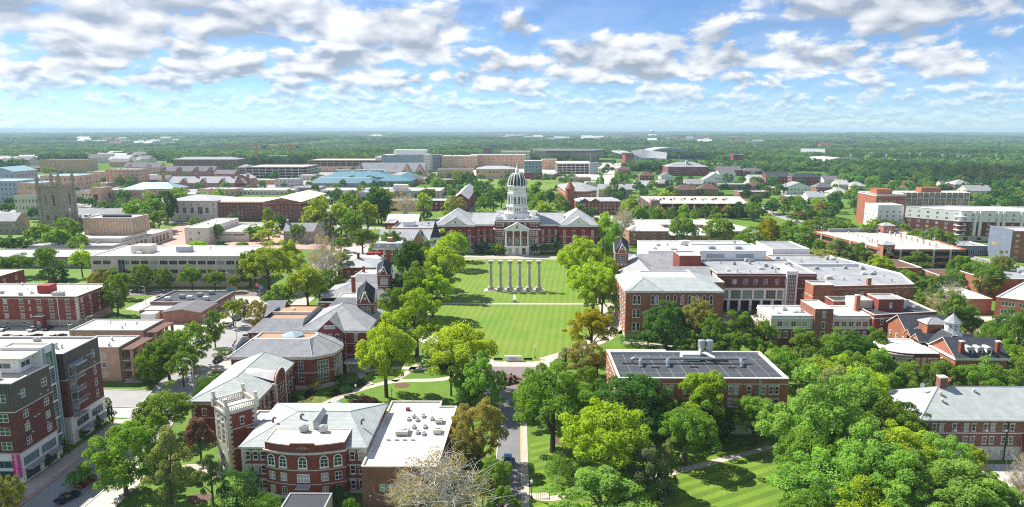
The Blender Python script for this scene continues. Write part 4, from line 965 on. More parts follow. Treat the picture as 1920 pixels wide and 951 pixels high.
mb.lathe([(3.3, 5.7), (3.3, 6.1)], -42.6, 150.6, 20); b.part('dome_rib', mb, ['white_trim']); PR = arc(-42.6, 150.6, 3.2, 3.2, 0, 345, 23); b.walls(PR, 0, 5.8, 'brick_red', {}, 'rotunda_wall')

b = Bld('stone_trimmed_tower', 'square brick tower with stone quoins, arches and balustrade beside the bowed hall', 'tower', (-61.0, 138.7), -45)
PT = rect(-3.2, -3.2, 3.2, 3.2)
b.walls(PT, 0, 13.3, 'brick_red', {1: [('hood', 10.2, 1.5, 0.8, [3.2])]}, 'wall', 'limestone')
b.walls(rect(-2.7, -3.34, 2.7, -3.21), 0, 13.0, 'limestone', {0: rows_of('grid:2,4', (6.0,), 4.4, 1.4, [1.5, 3.9]) + rows_of('sash', (11.0,), 1.0, 1.0, [1.5, 3.9]) + [('arch', 0.2, 3.8, 2.6, [2.7])]}, 'stone_front', 'limestone')
for (x, y, dx, dy) in ((-3.2, -3.2, 1, 1), (3.2, -3.2, -1, 1), (-3.2, 3.2, 1, -1), (3.2, 3.2, -1, -1)):
    b.quoins(x, y, 0, 13.2, dx, dy); mb = MB(); mb.box(x - .45, y - .45, 13.2, x + .45, y + .45, 15.2, 0); mb.box(x - .3, y - .3, 15.2, x + .3, y + .3, 16.4, 0); mb.box(x - .36, y - .36, 16.4, x + .36, y + .36, 16.6); b.part('corner_pier', mb, ['limestone'])
b.band(PT, 5.0, .4, 'limestone', .15); b.band(PT, 9.4, .25, 'limestone', .1); b.band(PT, 13.1, .5, 'limestone', .35, 'cornice'); b.flat(PT, 13.7, 'roof_white', .1, 'limestone', .3)
for e in range(4):
    mb = MB()
    for k in range(13):
        u = -2.5 + k * .42; q = [(u, -3.1), (3.1, u), (u, 3.1), (-3.1, u)][e]
        mb.lathe([(.09, 13.7), (.15, 14.0), (.08, 14.5), (.12, 14.75)], q[0], q[1], 6)
    bal = b.part('balustrade', mb, ['limestone']); m2 = MB(); (x0, y0, x1, y1) = [(-2.75, -3.3, 2.75, -2.9), (2.9, -2.75, 3.3, 2.75), (-2.75, 2.9, 2.75, 3.3), (-3.3, -2.75, -2.9, 2.75)][e]; m2.box(x0, y0, 14.75, x1, y1, 15.0); m2.build('handrail', ['limestone'], bal)

b = Bld('white_roofed_annex', 'plain brown brick annex with bright white flat roof beside the bowed hall', 'building')
PA = [(-30.0, 121.4), (-15.3, 121.4), (-14.2, 150.6), (-18, 150.6), (-18, 153.6), (-30.0, 153.6)]
b.walls(PA, 0, 8.2, 'brick_brown', {0: [('grid:1,2', 3.2, 1.5, 1.0, [3.9, 5.2, 6.5, 7.8])]}); b.flat(PA, 8.35, 'roof_white', .35, 'limestone', .3)
for (x, y, w, d, h) in ((-24.6, 136.8, 2.6, 3.0, 1.0), (-17.2, 137.2, 1.6, 2.2, 1.0), (-17.4, 142.4, 1.6, 2.0, .9)): b.unit(x, y, 8.05, w, d, h, 'limestone')
for k, (x, y) in enumerate(((-22.6, 139.5), (-20.2, 139.6), (-22.4, 143.2), (-23.4, 145), (-21.3, 145.2), (-19.2, 143.8), (-21.4, 136.8), (-20.0, 136.2), (-24.4, 143.6))): b.unit(x, y, 8.02, .7, 1.5, .55, 'metal_dull')
for k in range(4): b.box('duct', -27.4 + k * 1.7, 133.2, 8.0, -26.6 + k * 1.7, 133.5, 8.3, 'metal_dull')
for k in range(9): mb = MB(); mb.box(-30.9, 127.4 + k * 1.5, 8.05, -30.02, 128.4 + k * 1.5, 9.3); b.part('skylight', mb, ['slate_panel'])
b.box('hatch', -25.8, 148.4, 8.0, -24.9, 149.2, 8.7, 'brick_red')
for k in range(4):
    for e in (0, 1): mb = MB(); mb.lathe([(.16, 2.3), (.2, 2.5), (.05, 2.6)], -28.4 + k * 3.6, 121.1, 8); b.part('wall_light', mb, ['lamp_globe']); break

# ---- hall behind the tower with the curved brick gable
b = Bld('curved_gable_hall', 'brick hall with grey green hipped roof and curved brick gable behind the square tower', 'hall')
PC = rect(-78, 153.4, -62.4, 181.4)
b.walls(PC, 0, 8.2, 'brick_red', {1: rows_of('hood', (1.2, 4.6), 2.0, 1.1, [2.5, 5, 8, 20.5, 23, 25.6]) + [('grid:2,3', 3.6, 3.6, 3.4, [14])], 0: rows_of('hood', (4.6,), 1.6, 1.0, [3, 7.8, 12])})
b.band(PC, 7.3, .35, 'limestone', .15); b.band(PC, 3.9, .2, 'limestone', .08)
b.quoins(-78, 153.4, 0, 8, 1, 1); b.quoins(-62.4, 153.4, 0, 8, -1, 1)
b.hip(-78, 153.4, -62.4, 181.4, 8.3, 3.0, 'roof_verdigris', .4, inset_r=1.0)
PB_ = rect(-62.3, 163.6, -61.2, 171.2); b.walls(PB_, 0, 8.6, 'brick_red', {1: [('grid:3,3', 3.4, 4.2, 3.6, [3.8]), ('open', .3, 2.4, 1.6, [3.8])]}, 'frontispiece'); b.quoins(-61.2, 163.6, 0, 8.6, -1, 1); b.quoins(-61.2, 171.2, 0, 8.6, -1, -1)
mb = MB(); c = [(167.4 + 3.4 * math.cos(math.pi * k / 10), 8.6 + 2.6 * math.sin(math.pi * k / 10)) for k in range(11)]; mb.rings([[(-61.9, y, z) for y, z in c], [(-61.2, y, z) for y, z in c]]); g_ = b.part('curved_gable', mb, ['brick_red'])
m2 = MB(); m2.tube([(-61.4, y, z + .08) for y, z in c], .22, 6); m2.build('coping', ['limestone'], g_)
mb = MB(); mb.gable = None; mb.face([(-70, 165, 11.0), (-62, 164.6, 9.0), (-62, 167.4, 10.8), (-70, 167.4, 11.25)]); mb.face([(-62, 170.2, 9.0), (-70, 169.8, 11.0), (-70, 167.4, 11.25), (-62, 167.4, 10.8)]); b.part('cross_roof', mb, ['roof_white'])

# ---- hall with chamfered end and slate mansard roof
b = Bld('chamfered_slate_hall', 'brick hall with long grey slate roof, chamfered end and glass roof lantern', 'hall')
PC = [(-80, 181.6), (-57.2, 181.6), (-52.4, 185.0), (-51.2, 190.5), (-53, 196.6), (-80, 196.6)]
b.walls(PC, 0, 9.8, 'brick_red', {0: [('grid:2,5', 2.4, 6.0, 1.6, [19.4])], 1: [('grid:4,5', 1.8, 6.4, 3.2, [2.9])], 2: [('grid:3,5', 1.8, 6.4, 2.4, [1.5, 4.2])], 3: [('grid:3,5', 1.8, 6.4, 2.2, [2, 4.6])]}, 'wall', 'paint_white', 'glass_blue')
b.band(PC, 8.9, .7, 'limestone', .35, 'cornice'); b.band(PC, 4.8, .25, 'limestone', .08); b.band(PC, 0, 1.2, 'limestone', .08, 'plinth')
o_ = inset(PC, -.5); i_ = [(-75.5, 186.6), (-59.5, 186.6), (-58.6, 188.5), (-58.2, 190.4), (-58.8, 193.2), (-75.5, 193.2)]
mb = MB(); mb.rings([[(x, y, 9.7) for x, y in o_], [(x, y, 13.3) for x, y in i_]], 0, False); rf = b.part('roof', mb, ['roof_slate'])
m2 = MB()
for p, q in zip(o_, i_): m2.tube([(*p, 9.75), (*q, 13.35)], .1, 4)
m2.build('ridge_cap', ['metal_dull'], rf)
mb = MB(); mb.face([(x, y, 13.0) for x, y in inset(i_, .5)]); b.part('roof_deck', mb, ['roof_tan']); mb = MB(); mb.rings([[(x, y, 13.3) for x, y in i_], [(x, y, 13.4) for x, y in inset(i_, .5)], [(x, y, 12.9) for x, y in inset(i_, .52)]], 0, False); b.part('roof_curb', mb, ['roof_white'])
mb = MB(); mb.lathe([(3.3, 13.0), (3.3, 13.5), (0.05, 14.6)], -65.2, 190, 6); b.part('glass_lantern', mb, ['blue_panel'])
mb = MB(); mb.rings([[(-80.4, y, z) for y, z in ((182.4, 3), (196, 3), (196, 9), (193, 12), (189, 13), (185, 12), (182.4, 9))], [(-79.6, y, z) for y, z in ((182.4, 3), (196, 3), (196, 9), (193, 12), (189, 13), (185, 12), (182.4, 9))]]); b.part('end_gable', mb, ['roof_grey'])

# ---- twin towers' halls
def pavilion_tower(b, x, y, w, zw, za, brick='brick_red', mat='roof_slate_dark'):
    """square belfry: brick shaft, stone bands, steep slate cap with four gabled faces"""
    h = w / 2; P_ = rect(x - h, y - h, x + h, y + h)
    b.walls(P_, 0, zw, brick, {0: [('grid:3,3', zw - 4.4, 2.8, w * .62, [h])], 3: [('grid:2,3', zw - 4.4, 2.8, w * .5, [h])], 1: [('grid:2,3', zw - 4.4, 2.8, w * .5, [h])]}, 'tower_wall')
    b.band(P_, zw - 5.2, .3, 'limestone', .12); b.band(P_, zw - .9, .25, 'limestone', .12); b.band(P_, zw - 9, .25, 'limestone', .12)
    zr = zw + (za - zw) * .12; ap = (x, y, za); mb = MB()
    cs = [(x - h - .25, y - h - .25), (x + h + .25, y - h - .25), (x + h + .25, y + h + .25), (x - h - .25, y + h + .25)]
    for i in range(4):
        p, q = cs[i], cs[(i + 1) % 4]; mid = ((p[0] + q[0]) / 2, (p[1] + q[1]) / 2); gz = zw + (za - zw) * .62
        g = (mid[0], mid[1], gz)
        mb.face([(*p, zw - .1), g, ap]); mb.face([g, (*q, zw - .1), ap])
    b.part('tower_roof', mb, [mat])
    mb = MB(); tr = MB()
    for i in range(4):
        p, q = cs[i], cs[(i + 1) % 4]; ux, uy = (q[0] - p[0]) / (w + .5), (q[1] - p[1]) / (w + .5); nx, ny = uy, -ux
        mid = ((p[0] + q[0]) / 2, (p[1] + q[1]) / 2); gz = zw + (za - zw) * .5; a = h * .62
        mb.face([(mid[0] - ux * a + nx * .04, mid[1] - uy * a + ny * .04, zw - .1), (mid[0] + ux * a + nx * .04, mid[1] + uy * a + ny * .04, zw - .1), (mid[0] + nx * .04, mid[1] + ny * .04, gz)])
        for sgn in (-1, 1): tr.tube([(mid[0] + sgn * ux * a + nx * .12, mid[1] + sgn * uy * a + ny * .12, zw - .2), (mid[0] + nx * .12, mid[1] + ny * .12, gz + .2)], .22, 5)
        tr.box(mid[0] - .3, mid[1] - .3, zw + .9, mid[0] + .3, mid[1] + .3, zw + 1.5)
    b.part('tower_gable', mb, [brick]); b.part('bargeboard', tr, ['paint_white'])
    mb = MB(); mb.lathe([(.12, za - .3), (.1, za + .5), (.02, za + 1.0)], x, y, 6); b.part('finial', mb, ['roof_slate_dark'])

b = Bld('towered_brick_hall', 'red brick hall with slate gables, tan roof decks and tall pointed tower', 'hall')
PF = rect(-66, 198.6, -45.4, 222); b.walls(PF, 0, 12.2, 'brick_red', {0: rows_of('hood', (1.4, 5.0, 8.8), 2.3, 1.0, [2, 5, 8.4, 11.0, 13.4, 17]), 1: rows_of('hood', (1.4, 5.0, 8.8), 2.3, 1.0, 6)})
b.band(PF, 11.5, .5, 'white_trim', .3, 'cornice'); b.band(PF, 8.0, .2); b.band(PF, 4.4, .2); b.band(PF, 0, 1.0, 'limestone', .06, 'plinth')
b.hip(-66, 198.6, -45.4, 222, 12.3, 5.2, 'roof_slate', .5, axis='y')
PG_ = rect(-60.4, 197.6, -52.6, 198.59); b.walls(PG_, 0, 12.2, 'brick_red', {0: rows_of('hood', (5.0, 8.8), 2.3, 1.0, [1.8, 3.9, 6.0])}, 'gable_bay'); b.gable(-60.4, 197.6, -52.6, 206, 12.3, 3.6, 'y', 'roof_slate', 'brick_red', .5, trim='white_trim'); mb = MB(); mb.box(-58.2, 197.2, 13.0, -54.8, 197.55, 14.2); gw = b.part('gable_window', mb, ['paint_white']); m2 = MB()
for k in range(4): m2.box(-58.0 + k * .82, 197.12, 13.15, -57.4 + k * .82, 197.19, 14.05)
m2.build('pane', ['glass'], gw)
PW = rect(-82, 199.5, -66.02, 224); b.walls(PW, 0, 11.2, 'brick_red', {0: rows_of('hood', (5, 8), 2, 1, 5)}, 'wing_wall')
mb = MB(); mb.rings([[(x, y, 11.2) for x, y in rect(-82.4, 199, -65.9, 224.5)], [(x, y, 14.6) for x, y in rect(-78.6, 203.4, -65.9, 219.5)]], 0, False); b.part('roof', mb, ['roof_slate']); mb = MB(); mb.face([(-78.4, 203.6, 13.6), (-65.95, 203.6, 13.6), (-65.95, 211.2, 13.6), (-78.4, 211.2, 13.6)]); mb.face([(-77, 211.6, 14.2), (-65.95, 211.6, 14.2), (-65.95, 219.3, 14.2), (-77, 219.3, 14.2)]); b.part('roof_deck', mb, ['roof_tan'])
b.box('deck_wall', -78.6, 211.2, 13, -65.96, 211.6, 14.5, 'roof_white'); b.gable(-82.4, 215, -77, 224, 12, 4, 'x', 'roof_slate', 'brick_red', .3); mb = MB(); mb.lathe([(.6, 14.1), (.6, 14.7), (.2, 15)], -73, 215, 8); b.part('roof_vent', mb, ['white_trim'])
pavilion_tower(b, -49.2, 216, 5.2, 17.3, 23.6)
mb = MB(); mb.box(-52, 194.6, 2.9, -44.6, 198.5, 3.5); c_ = b.part('entrance_canopy', mb, ['white_trim']); m2 = MB()
for k in range(6): m2.box(-51.7 + k * 1.18, 194.9, 3.5, -50.8 + k * 1.18, 198.2, 3.6)
m2.build('glazing', ['blue_panel'], c_); b.walls(rect(-51.5, 195.4, -45.2, 198.55), 0, 2.9, 'limestone', {0: [('grid:3,1', .2, 2.3, 4.6, 1)]}, 'entrance_wall', 'frame_grey')

b = Bld('second_towered_hall', 'brick hall with grey hipped roofs and smaller pointed tower farther along the quad', 'hall')
PA = rect(-75.5, 250, -52, 276); b.walls(PA, 0, 8.2, 'brick_red', {0: rows_of('hood', (1.2, 4.8), 2, 1.1, 7), 1: rows_of('hood', (1.2, 4.8), 2, 1.1, 6), 3: rows_of('hood', (1.2, 4.8), 2, 1.1, 6)}); b.band(PA, 7.6, .4, 'white_trim', .25, 'cornice')
b.hip(-75.5, 256, -52, 276, 8.3, 4.0, 'roof_slate', .6); b.hip(-70, 244.5, -56, 257, 7.2, 3.2, 'roof_slate', .5, deck=3.2, deckmat='roof_white'); b.walls(rect(-70, 244.5, -56, 249.99), 0, 7.2, 'brick_red', {0: rows_of('hood', (1.2, 4.4), 1.9, 1.1, 4)}, 'bay_wall'); b.band(rect(-70, 244.5, -56, 249.99), 6.7, .35, 'white_trim', .2)
b.chimney(-63.5, 257, 9, 16, 1.3); pavilion_tower(b, -52.2, 262, 5.0, 16.8, 22.2); b.hip(-57, 252, -49, 258, 8.4, 3.4, 'roof_slate', .4)
PB = rect(-72, 276.5, -50, 296); b.walls(PB, 0, 8.4, 'brick_red', {0: rows_of('hood', (1.2, 4.8), 2, 1.1, 7), 1: rows_of('hood', (1.2, 4.8), 2, 1.1, 5)}, 'rear_wall'); b.hip(-72, 276.5, -50, 296, 8.5, 3.6, 'roof_slate', .5, deck=5, deckmat='roof_white'); b.chimney(-66, 286, 10, 14.4, 1.0)

b = Bld('dormered_lodge', 'small brick lodge with low pale slate roofs among the trees', 'house')
PA = rect(-88, 326, -70, 344); b.walls(PA, 0, 5.8, 'brick_red', {0: rows_of('hood', (1.4,), 2.2, 1.2, 5), 3: rows_of('hood', (1.4,), 2.2, 1.2, 4)}); b.hip(-88, 326, -70, 344, 5.9, 3.2, 'roof_lightgrey', .8); b.chimney(-79.5, 334, 7, 11.5); b.hip(-92, 329, -84, 338, 5.0, 2.0, 'roof_lightgrey', .5)
PA = rect(-88, 348, -72, 358); b.walls(PA, 0, 5.4, 'white_trim', {0: rows_of('hood', (1.4,), 2, 1.2, 3)}, 'rear_wall'); b.hip(-88, 348, -72, 358, 5.5, 1.6, 'roof_white', .4, deck=3, deckmat='roof_white'); b.box('red_panel', -80, 354, 5.8, -72.5, 357, 8, 'penthouse_red')
b = Bld('mansard_house', 'red brick house with white and slate mansard roof between the trees', 'house')
PA = rect(-79, 366, -62.5, 384); b.walls(PA, 0, 8.2, 'brick_red', {0: rows_of('arch', (1.2, 4.8), 2.4, 1.2, 4), 3: rows_of('arch', (4.8,), 2.4, 1.2, 4)}); b.band(PA, 7.6, .5, 'white_trim', .3, 'cornice'); b.hip(-79, 366, -62.5, 384, 8.3, 2.6, 'roof_slate', .3, deck=1.4, deckmat='roof_white', fascia='white_trim'); b.chimney(-71, 374, 10.4, 12.8, 2.6, 'brick_orange')
for x in (-76, -70.7, -65.4): mb = MB(); mb.lathe([(.6, 0), (.6, .4)], 0, 0, 12); o = mb.build('oculus', ['white_trim'], b.o, (x, 366.2, 9.5)); o.rotation_euler = (R(75), 0, 0)
b = Bld('spired_hall', 'pale slate roofed hall with two pointed grey spires left of the domed hall', 'hall')
PA = rect(-80, 388, -46, 404); b.walls(PA, 0, 9, 'brick_red', {0: rows_of('hood', (1.4, 5.2), 2.2, 1.1, 9)}); b.gable(-80, 388, -46, 404, 9.2, 5, 'x', 'roof_lightgrey', 'brick_red', .4)
PT = rect(-50, 383, -44, 389); b.walls(PT, 0, 11.5, 'white_trim', {0: [('grid:2,2', 8, 2.2, 1.6, [3])]}, 'tower_wall')
for (x, y, r, z0, z1) in ((-47, 386, 4.0, 11.5, 21), (-54.5, 385, 1.6, 10, 15.5)): mb = MB(); mb.lathe([(r, z0), (r * .55, z0 + (z1 - z0) * .4), (.05, z1)], x, y, 4, phase=math.pi / 4); b.part('spire', mb, ['roof_slate_dark'])
b.gable(-60, 380, -52, 390, 8.6, 6.6, 'y', 'roof_lightgrey', 'roof_tan', .2)

# ---- the six columns
stx = [-12.2, -7.85, -3.5, 0.85, 5.15, 9.5]
ordn = ['first', 'second', 'third', 'fourth', 'fifth', 'last']
def column_meshes():
    base, shaft, cap, pl = MB(), MB(), MB(), MB()
    pl.box(-1.45, -1.45, 0, 1.45, 1.45, 0.9); pl.box(-1.22, -1.22, 0.9, 1.22, 1.22, 1.35)
    base.lathe([(.98, 1.35), (1.06, 1.5), (.94, 1.65), (.96, 1.8), (0.84, 1.95)], n=24, cap=False)
    n = 24; rs = []
    for z, r in ((1.95, .79), (3.5, .80), (6.5, .77), (9.5, .71), (12.0, .65)):
        rs.append([((r - (.05 if k % 2 else 0)) * math.cos(2 * math.pi * k / n), (r - (.05 if k % 2 else 0)) * math.sin(2 * math.pi * k / n), z) for k in range(n)])
    shaft.rings(rs)
    cap.lathe([(.67, 12.0), (.8, 12.15), (.7, 12.3), (.9, 12.55)], n=20)
    for sx in (-1, 1):
        for sy in (-1, 1):
            c = [(sx * .8 + .3 * math.cos(a * math.pi / 5), 12.5 + .3 * math.sin(a * math.pi / 5)) for a in range(10)]
            cap.rings([[(x, sy * .72, z) for x, z in c], [(x, sy * 1.0, z) for x, z in c]])
    cap.box(-1.0, -1.0, 12.75, 1.0, 1.0, 13.1); cap.box(-1.1, -1.08, 13.1, 1.1, 1.08, 13.45)
    return [(n_, m_.mesh(n_, ['column_stone'])) for n_, m_ in (('plinth', pl), ('base_moulding', base), ('shaft', shaft), ('capital', cap))]
CM = column_meshes()
for k, x in enumerate(stx):
    t = thing('stone_column', f'{ordn[k]} of six tall fluted stone columns on the lawn, counted from the left', 'column', (x, 302.1, 0.4), group='six stone columns on the quad lawn')
    for n_, me in CM: link(n_, me, t)
mb = MB(); mb.box(-15.2, 299.4, 0, 12.2, 304.8, .22); mb.box(-14.6, 299.9, .22, 11.6, 304.3, .42); tag(mb.build('stone_platform', ['limestone']), 'low stone platform under the six columns', 'platform')
mb = MB(); mb.box(-.9, -.4, 0, .9, .4, .5); mb.box(-.7, -.3, .5, .7, .3, 1.1); mb.box(-.85, -.45, 1.1, .85, .45, 1.25); tag(mb.build('memorial_marker', ['column_stone'], None, (-1.4, 281.0, .03)), 'small stone marker by the path below the columns', 'monument')

# ---- the domed hall
b = Bld('domed_hall', 'great red brick hall with white portico, pale dome drum and dark ribbed dome', 'hall', (-0.45, 0))
PC = rect(-13.4, 396, 13.4, 432)
def jrows(us, arch=True): return [('hood', 1.2, 2.4, 1.3, us), ('arch', 6.3, 3.0, 1.7, us), ('hood', 10.6, 2.6, 1.35, us)]
def jwall(P_, rr, z=14.6):
    b.walls(P_, 0, 5.1, 'limestone', {e: [r for r in v if r[1] < 5] for e, v in rr.items()}, 'basement_wall')
    b.walls(P_, 5.1, z, 'brick_jesse', {e: [r for r in v if r[1] >= 5] for e, v in rr.items()})
    b.band(P_, 5.0, .35, 'white_trim', .15); b.band(P_, 9.6, .2, 'white_trim', .1); b.band(P_, z - .5, .7, 'white_trim', .45, 'cornice')
jwall(PC, {0: jrows([1.7, 3.5, 5.3, 21.5, 23.3, 25.1]), 1: jrows(8), 3: jrows(8)})
b.walls(inset(PC, .3), 14.6, 19.2, 'brick_jesse', {0: [('hood', 16.2, 1.7, 1.1, [1.4, 3.2, 5.0, 21.2, 23.0, 24.8, 8.2, 18.0])]}, 'attic_wall'); b.band(inset(PC, .3), 18.7, .7, 'white_trim', .4, 'cornice'); b.flat(inset(PC, .2), 20.2, 'roof_white', .6, 'white_trim')
for (x, y) in ((-10.6, 399.5), (10.6, 399.5), (-10.6, 428), (10.6, 428)):
    b.walls(rect(x - 2.2, y - 2.4, x + 2.2, y + 2.4), 19.6, 21.4, 'white_trim', {}, 'corner_block'); b.hip(x - 2.2, y - 2.4, x + 2.2, y + 2.4, 21.4, 1.0, 'roof_lightgrey', .2, fascia='white_trim')
b.vents(-12, 398, 12, 406, 19.6, 16, 40)
# portico
PP = rect(-7, 391.2, 7, 395.98)
b.walls(PP, 0, 5.0, 'white_trim', {0: [('open', .3, 3.9, 2.3, [3, 7, 11])], 1: [('open', .3, 3.9, 2.3, [2.4])], 3: [('open', .3, 3.9, 2.3, [2.4])]}, 'porch_base', 'paint_white'); b.band(PP, 4.9, .5, 'white_trim', .3); mb = MB(); mb.box(-7, 391.2, 5.0, 7, 395.98, 5.2); b.part('porch_floor', mb, ['limestone'])
for x in (-6.3, -2.1, 2.1, 6.3):
    mb = MB(); mb.lathe([(.62, 5.4), (.55, 5.8), (.52, 8), (.45, 13.4), (.62, 13.7), (.68, 14.1)], x, 392, 12); b.part('portico_column', mb, ['paint_white'])
mb = MB(); mb.box(-7.2, 391.1, 14.1, 7.2, 395.9, 15.2); b.part('entablature', mb, ['white_trim']); b.gable(-7, 391.3, 7, 399, 15.2, 3.6, 'y', 'roof_lightgrey', 'white_trim', .4, 'pediment_roof', 'white_trim')
mb = MB(); c = [(.95 * math.cos(a * math.pi / 8), .95 * math.sin(a * math.pi / 8)) for a in range(16)]; mb.rings([[(x, 391.15, 16.5 + z) for x, z in c], [(x, 391.28, 16.5 + z) for x, z in c]]); em = b.part('emblem', mb, ['white_trim']); m2 = MB(); m2.rings([[(x * .6, 391.05, 16.5 + z * .7) for x, z in c], [(x * .6, 391.14, 16.5 + z * .7) for x, z in c]]); m2.build('shield', ['brick_jesse'], em)
for x in (-4.2, 0, 4.2):
    for (st, z, h, w) in (('arch', 6.0, 3.2, 2.0), ('grid:2,2', 10.4, 2.6, 1.8)):
        fme, pme, _ = win_meshes(st, w, h, 'paint_white', 'glass'); o = link('window', fme, b.o, (x, 395.9, z)); link('pane', pme, o)
mb = MB()
for k in range(4): mb.box(-6 - k * .3, 391.1 - .35 * (k + 1), 0, 6 + k * .3, 391.1 - .35 * k, .6 - k * .15)
b.part('steps', mb, ['limestone'])
# wings and end pavilions
for s_ in (-1, 1):
    X = lambda a, c: (min(s_ * a, s_ * c), max(s_ * a, s_ * c))
    x0, x1 = X(13.41, 25); PW = rect(x0, 401.5, x1, 424); jwall(PW, {0: jrows([2, 5.8, 9.6])}, 16.2)
    b.hip(x0 - 2, 401.5, x1 + 3, 424, 16.7, 5.6, 'roof_lightgrey', .4, axis='x', inset_l=.5, inset_r=.5, fascia='white_trim')
    x0, x1 = X(25.01, 47.6); PE = rect(x0, 398.5, x1, 430); jwall(PE, {0: jrows([3, 8.5, 14, 19.5]), 1: jrows(7), 3: jrows(7)}, 16.2)
    b.hip(x0, 398.5, x1, 430, 16.7, 8.0, 'roof_lightgrey', .5, axis='y', inset_l=11.5, inset_r=11.5, fascia='white_trim')
    b.gable((x0 + x1) / 2 - 6.5, 398.2, (x0 + x1) / 2 + 6.5, 408, 16.8, 4.4, 'y', 'roof_lightgrey', 'white_trim', .5, 'pediment_roof', 'white_trim')
    mb = MB(); xm = (x0 + x1) / 2; mb.lathe([(.5, 0), (.5, .15)], 0, 0, 10); o = mb.build('oculus', ['glass'], b.o, (xm, 398.1, 18.4)); o.rotation_euler = (R(90), 0, 0)
# drum and dome, octagonal
PH = math.pi / 8
def octa(r, cx=0, cy=412): return [(cx + r * math.cos(PH + k * math.pi / 4), cy + r * math.sin(PH + k * math.pi / 4)) for k in range(8)]
PQ = rect(-7.4, 404.6, 7.4, 419.4); b.walls(PQ, 19.4, 22.6, 'white_trim', {}, 'dome_base'); b.band(PQ, 22.2, .5, 'white_trim', .3, 'cornice'); mb = MB(); mb.face([(x, y, 22.65) for x, y in PQ]); b.part('base_deck', mb, ['roof_white'])
for (r, z0, z1, st, zs, h, w, us) in ((6.6, 22.6, 26.8, 'hood', 24.0, 1.6, .8, [1.6, 3.0, 4.4]), (5.8, 26.8, 34.4, 'grid:2,4', 28.0, 4.4, 1.5, [1.3, 4.0]), (5.7, 34.4, 38.6, 'far', 36.2, 1.0, .8, [1.1, 2.5, 3.9])):
    P_ = octa(r); Lg = 2 * r * math.sin(PH); us = [Lg * u / 5.4 for u in us]
    b.walls(P_, z0, z1, 'white_trim', {e: [(st, zs, h, w, us)] for e in range(8)}, 'drum_wall'); b.band(P_, z1 - .5, .6, 'white_trim', .45, 'cornice'); b.band(P_, z0, .4, 'white_trim', .25)
    mb = MB(); mb.face([(x, y, z1 + .02) for x, y in P_]); b.part('drum_ledge', mb, ['white_trim'])
    if z0 > 26 and z0 < 30:
        for p in P_: mb = MB(); mb.lathe([(.42, 27.2), (.36, 33.6), (.5, 33.9)], *p, 8); b.part('drum_column', mb, ['paint_white'])
def dome_r(t): return 5.5 * math.cos(t * math.pi / 2 * .93) ** .78
ZD = [(dome_r(t / 9), 39.0 + 7.2 * math.sin(t / 9 * math.pi / 2)) for t in range(10)]
mb = MB(); mb.lathe(ZD, 0, 412, 24); b.part('dome', mb, ['roof_slate_dark'])
for k in range(16):
    a = k * math.pi / 8; mb = MB(); mb.tube([(r_ * 1.012 * math.cos(a), 412 + r_ * 1.012 * math.sin(a), z + .02) for r_, z in ZD], .32 if k % 2 else .22, 5); b.part('dome_rib', mb, ['white_trim'])
mb = MB(); mb.lathe([(5.9, 38.5), (6.0, 38.9), (5.6, 39.1)], 0, 412, 24); b.part('dome_ring', mb, ['white_trim'])
mb = MB(); mb.lathe([(1.7, 45.8), (1.7, 46.3), (1.15, 46.4), (1.0, 48.2), (1.4, 48.4), (.9, 48.9), (.35, 50.2), (.12, 52.0), (.03, 52.6)], 0, 412, 12); b.part('lantern', mb, ['white_trim'])

b = Bld('flat_brick_annex', 'flat roofed dark red annex beside the left end of the domed hall', 'building')
for P_, z in ((rect(-82, 438, -49, 470), 9.0), (rect(-88, 448, -82.05, 466), 11.0)): b.walls(P_, 0, z, 'brick_jesse', {0: rows_of('hood', (5,), 1.8, 1.0, 5)}); b.flat(P_, z + .1, 'roof_grey', .4, 'white_trim')
b.box('stair_hut', -76, 448, 8.5, -69, 456, 12, 'white_trim'); b.gable(-92, 474, -70, 492, 8, 4.5, 'x', 'roof_white', 'brick_jesse'); b.walls(rect(-92, 474, -70, 492), 0, 8, 'brick_jesse', {}); b.vents(-66, 442, -52, 466, 8.7, 6, 9)
b = Bld('ridge_roofed_lab', 'long red brick building with louvred grey ridge roof behind the domed hall', 'building')
P_ = rect(-58, 606, -44, 720); b.walls(P_, 0, 11, 'brick_jesse', {0: rows_of('sash', (2, 6), 1.6, 1.2, 4), 1: rows_of('sash', (2, 6), 1.6, 1.2, 18)}); b.gable(-58, 606, -44, 720, 11, 5, 'y', 'roof_lightgrey', 'brick_jesse', .4)
P_ = rect(-118, 610, -58.05, 632); b.walls(P_, 0, 9, 'brick_jesse', {0: rows_of('sash', (2, 5.6), 1.6, 1.6, 14)}); b.flat(P_, 9.2, 'roof_lightgrey', .4)
b = Bld('cream_lab', 'cream flat roofed laboratory with red block behind the trees', 'laboratory')
P_ = rect(-150, 690, -78, 730); b.walls(P_, 0, 11, 'cream_wall', {0: rows_of('sash', (2, 5.4, 8.4), 1.4, 1.4, 14), 1: rows_of('sash', (2, 5.4, 8.4), 1.4, 1.4, 8)}); b.flat(P_, 11.2, 'roof_white', .5); b.box('penthouse', -128, 700, 10.6, -114, 712, 16, 'cream_wall'); b.box('red_block', -96, 689, 0, -84, 694, 12.5, 'penthouse_red'); b.vents(-146, 694, -82, 726, 10.8, 12, 15)
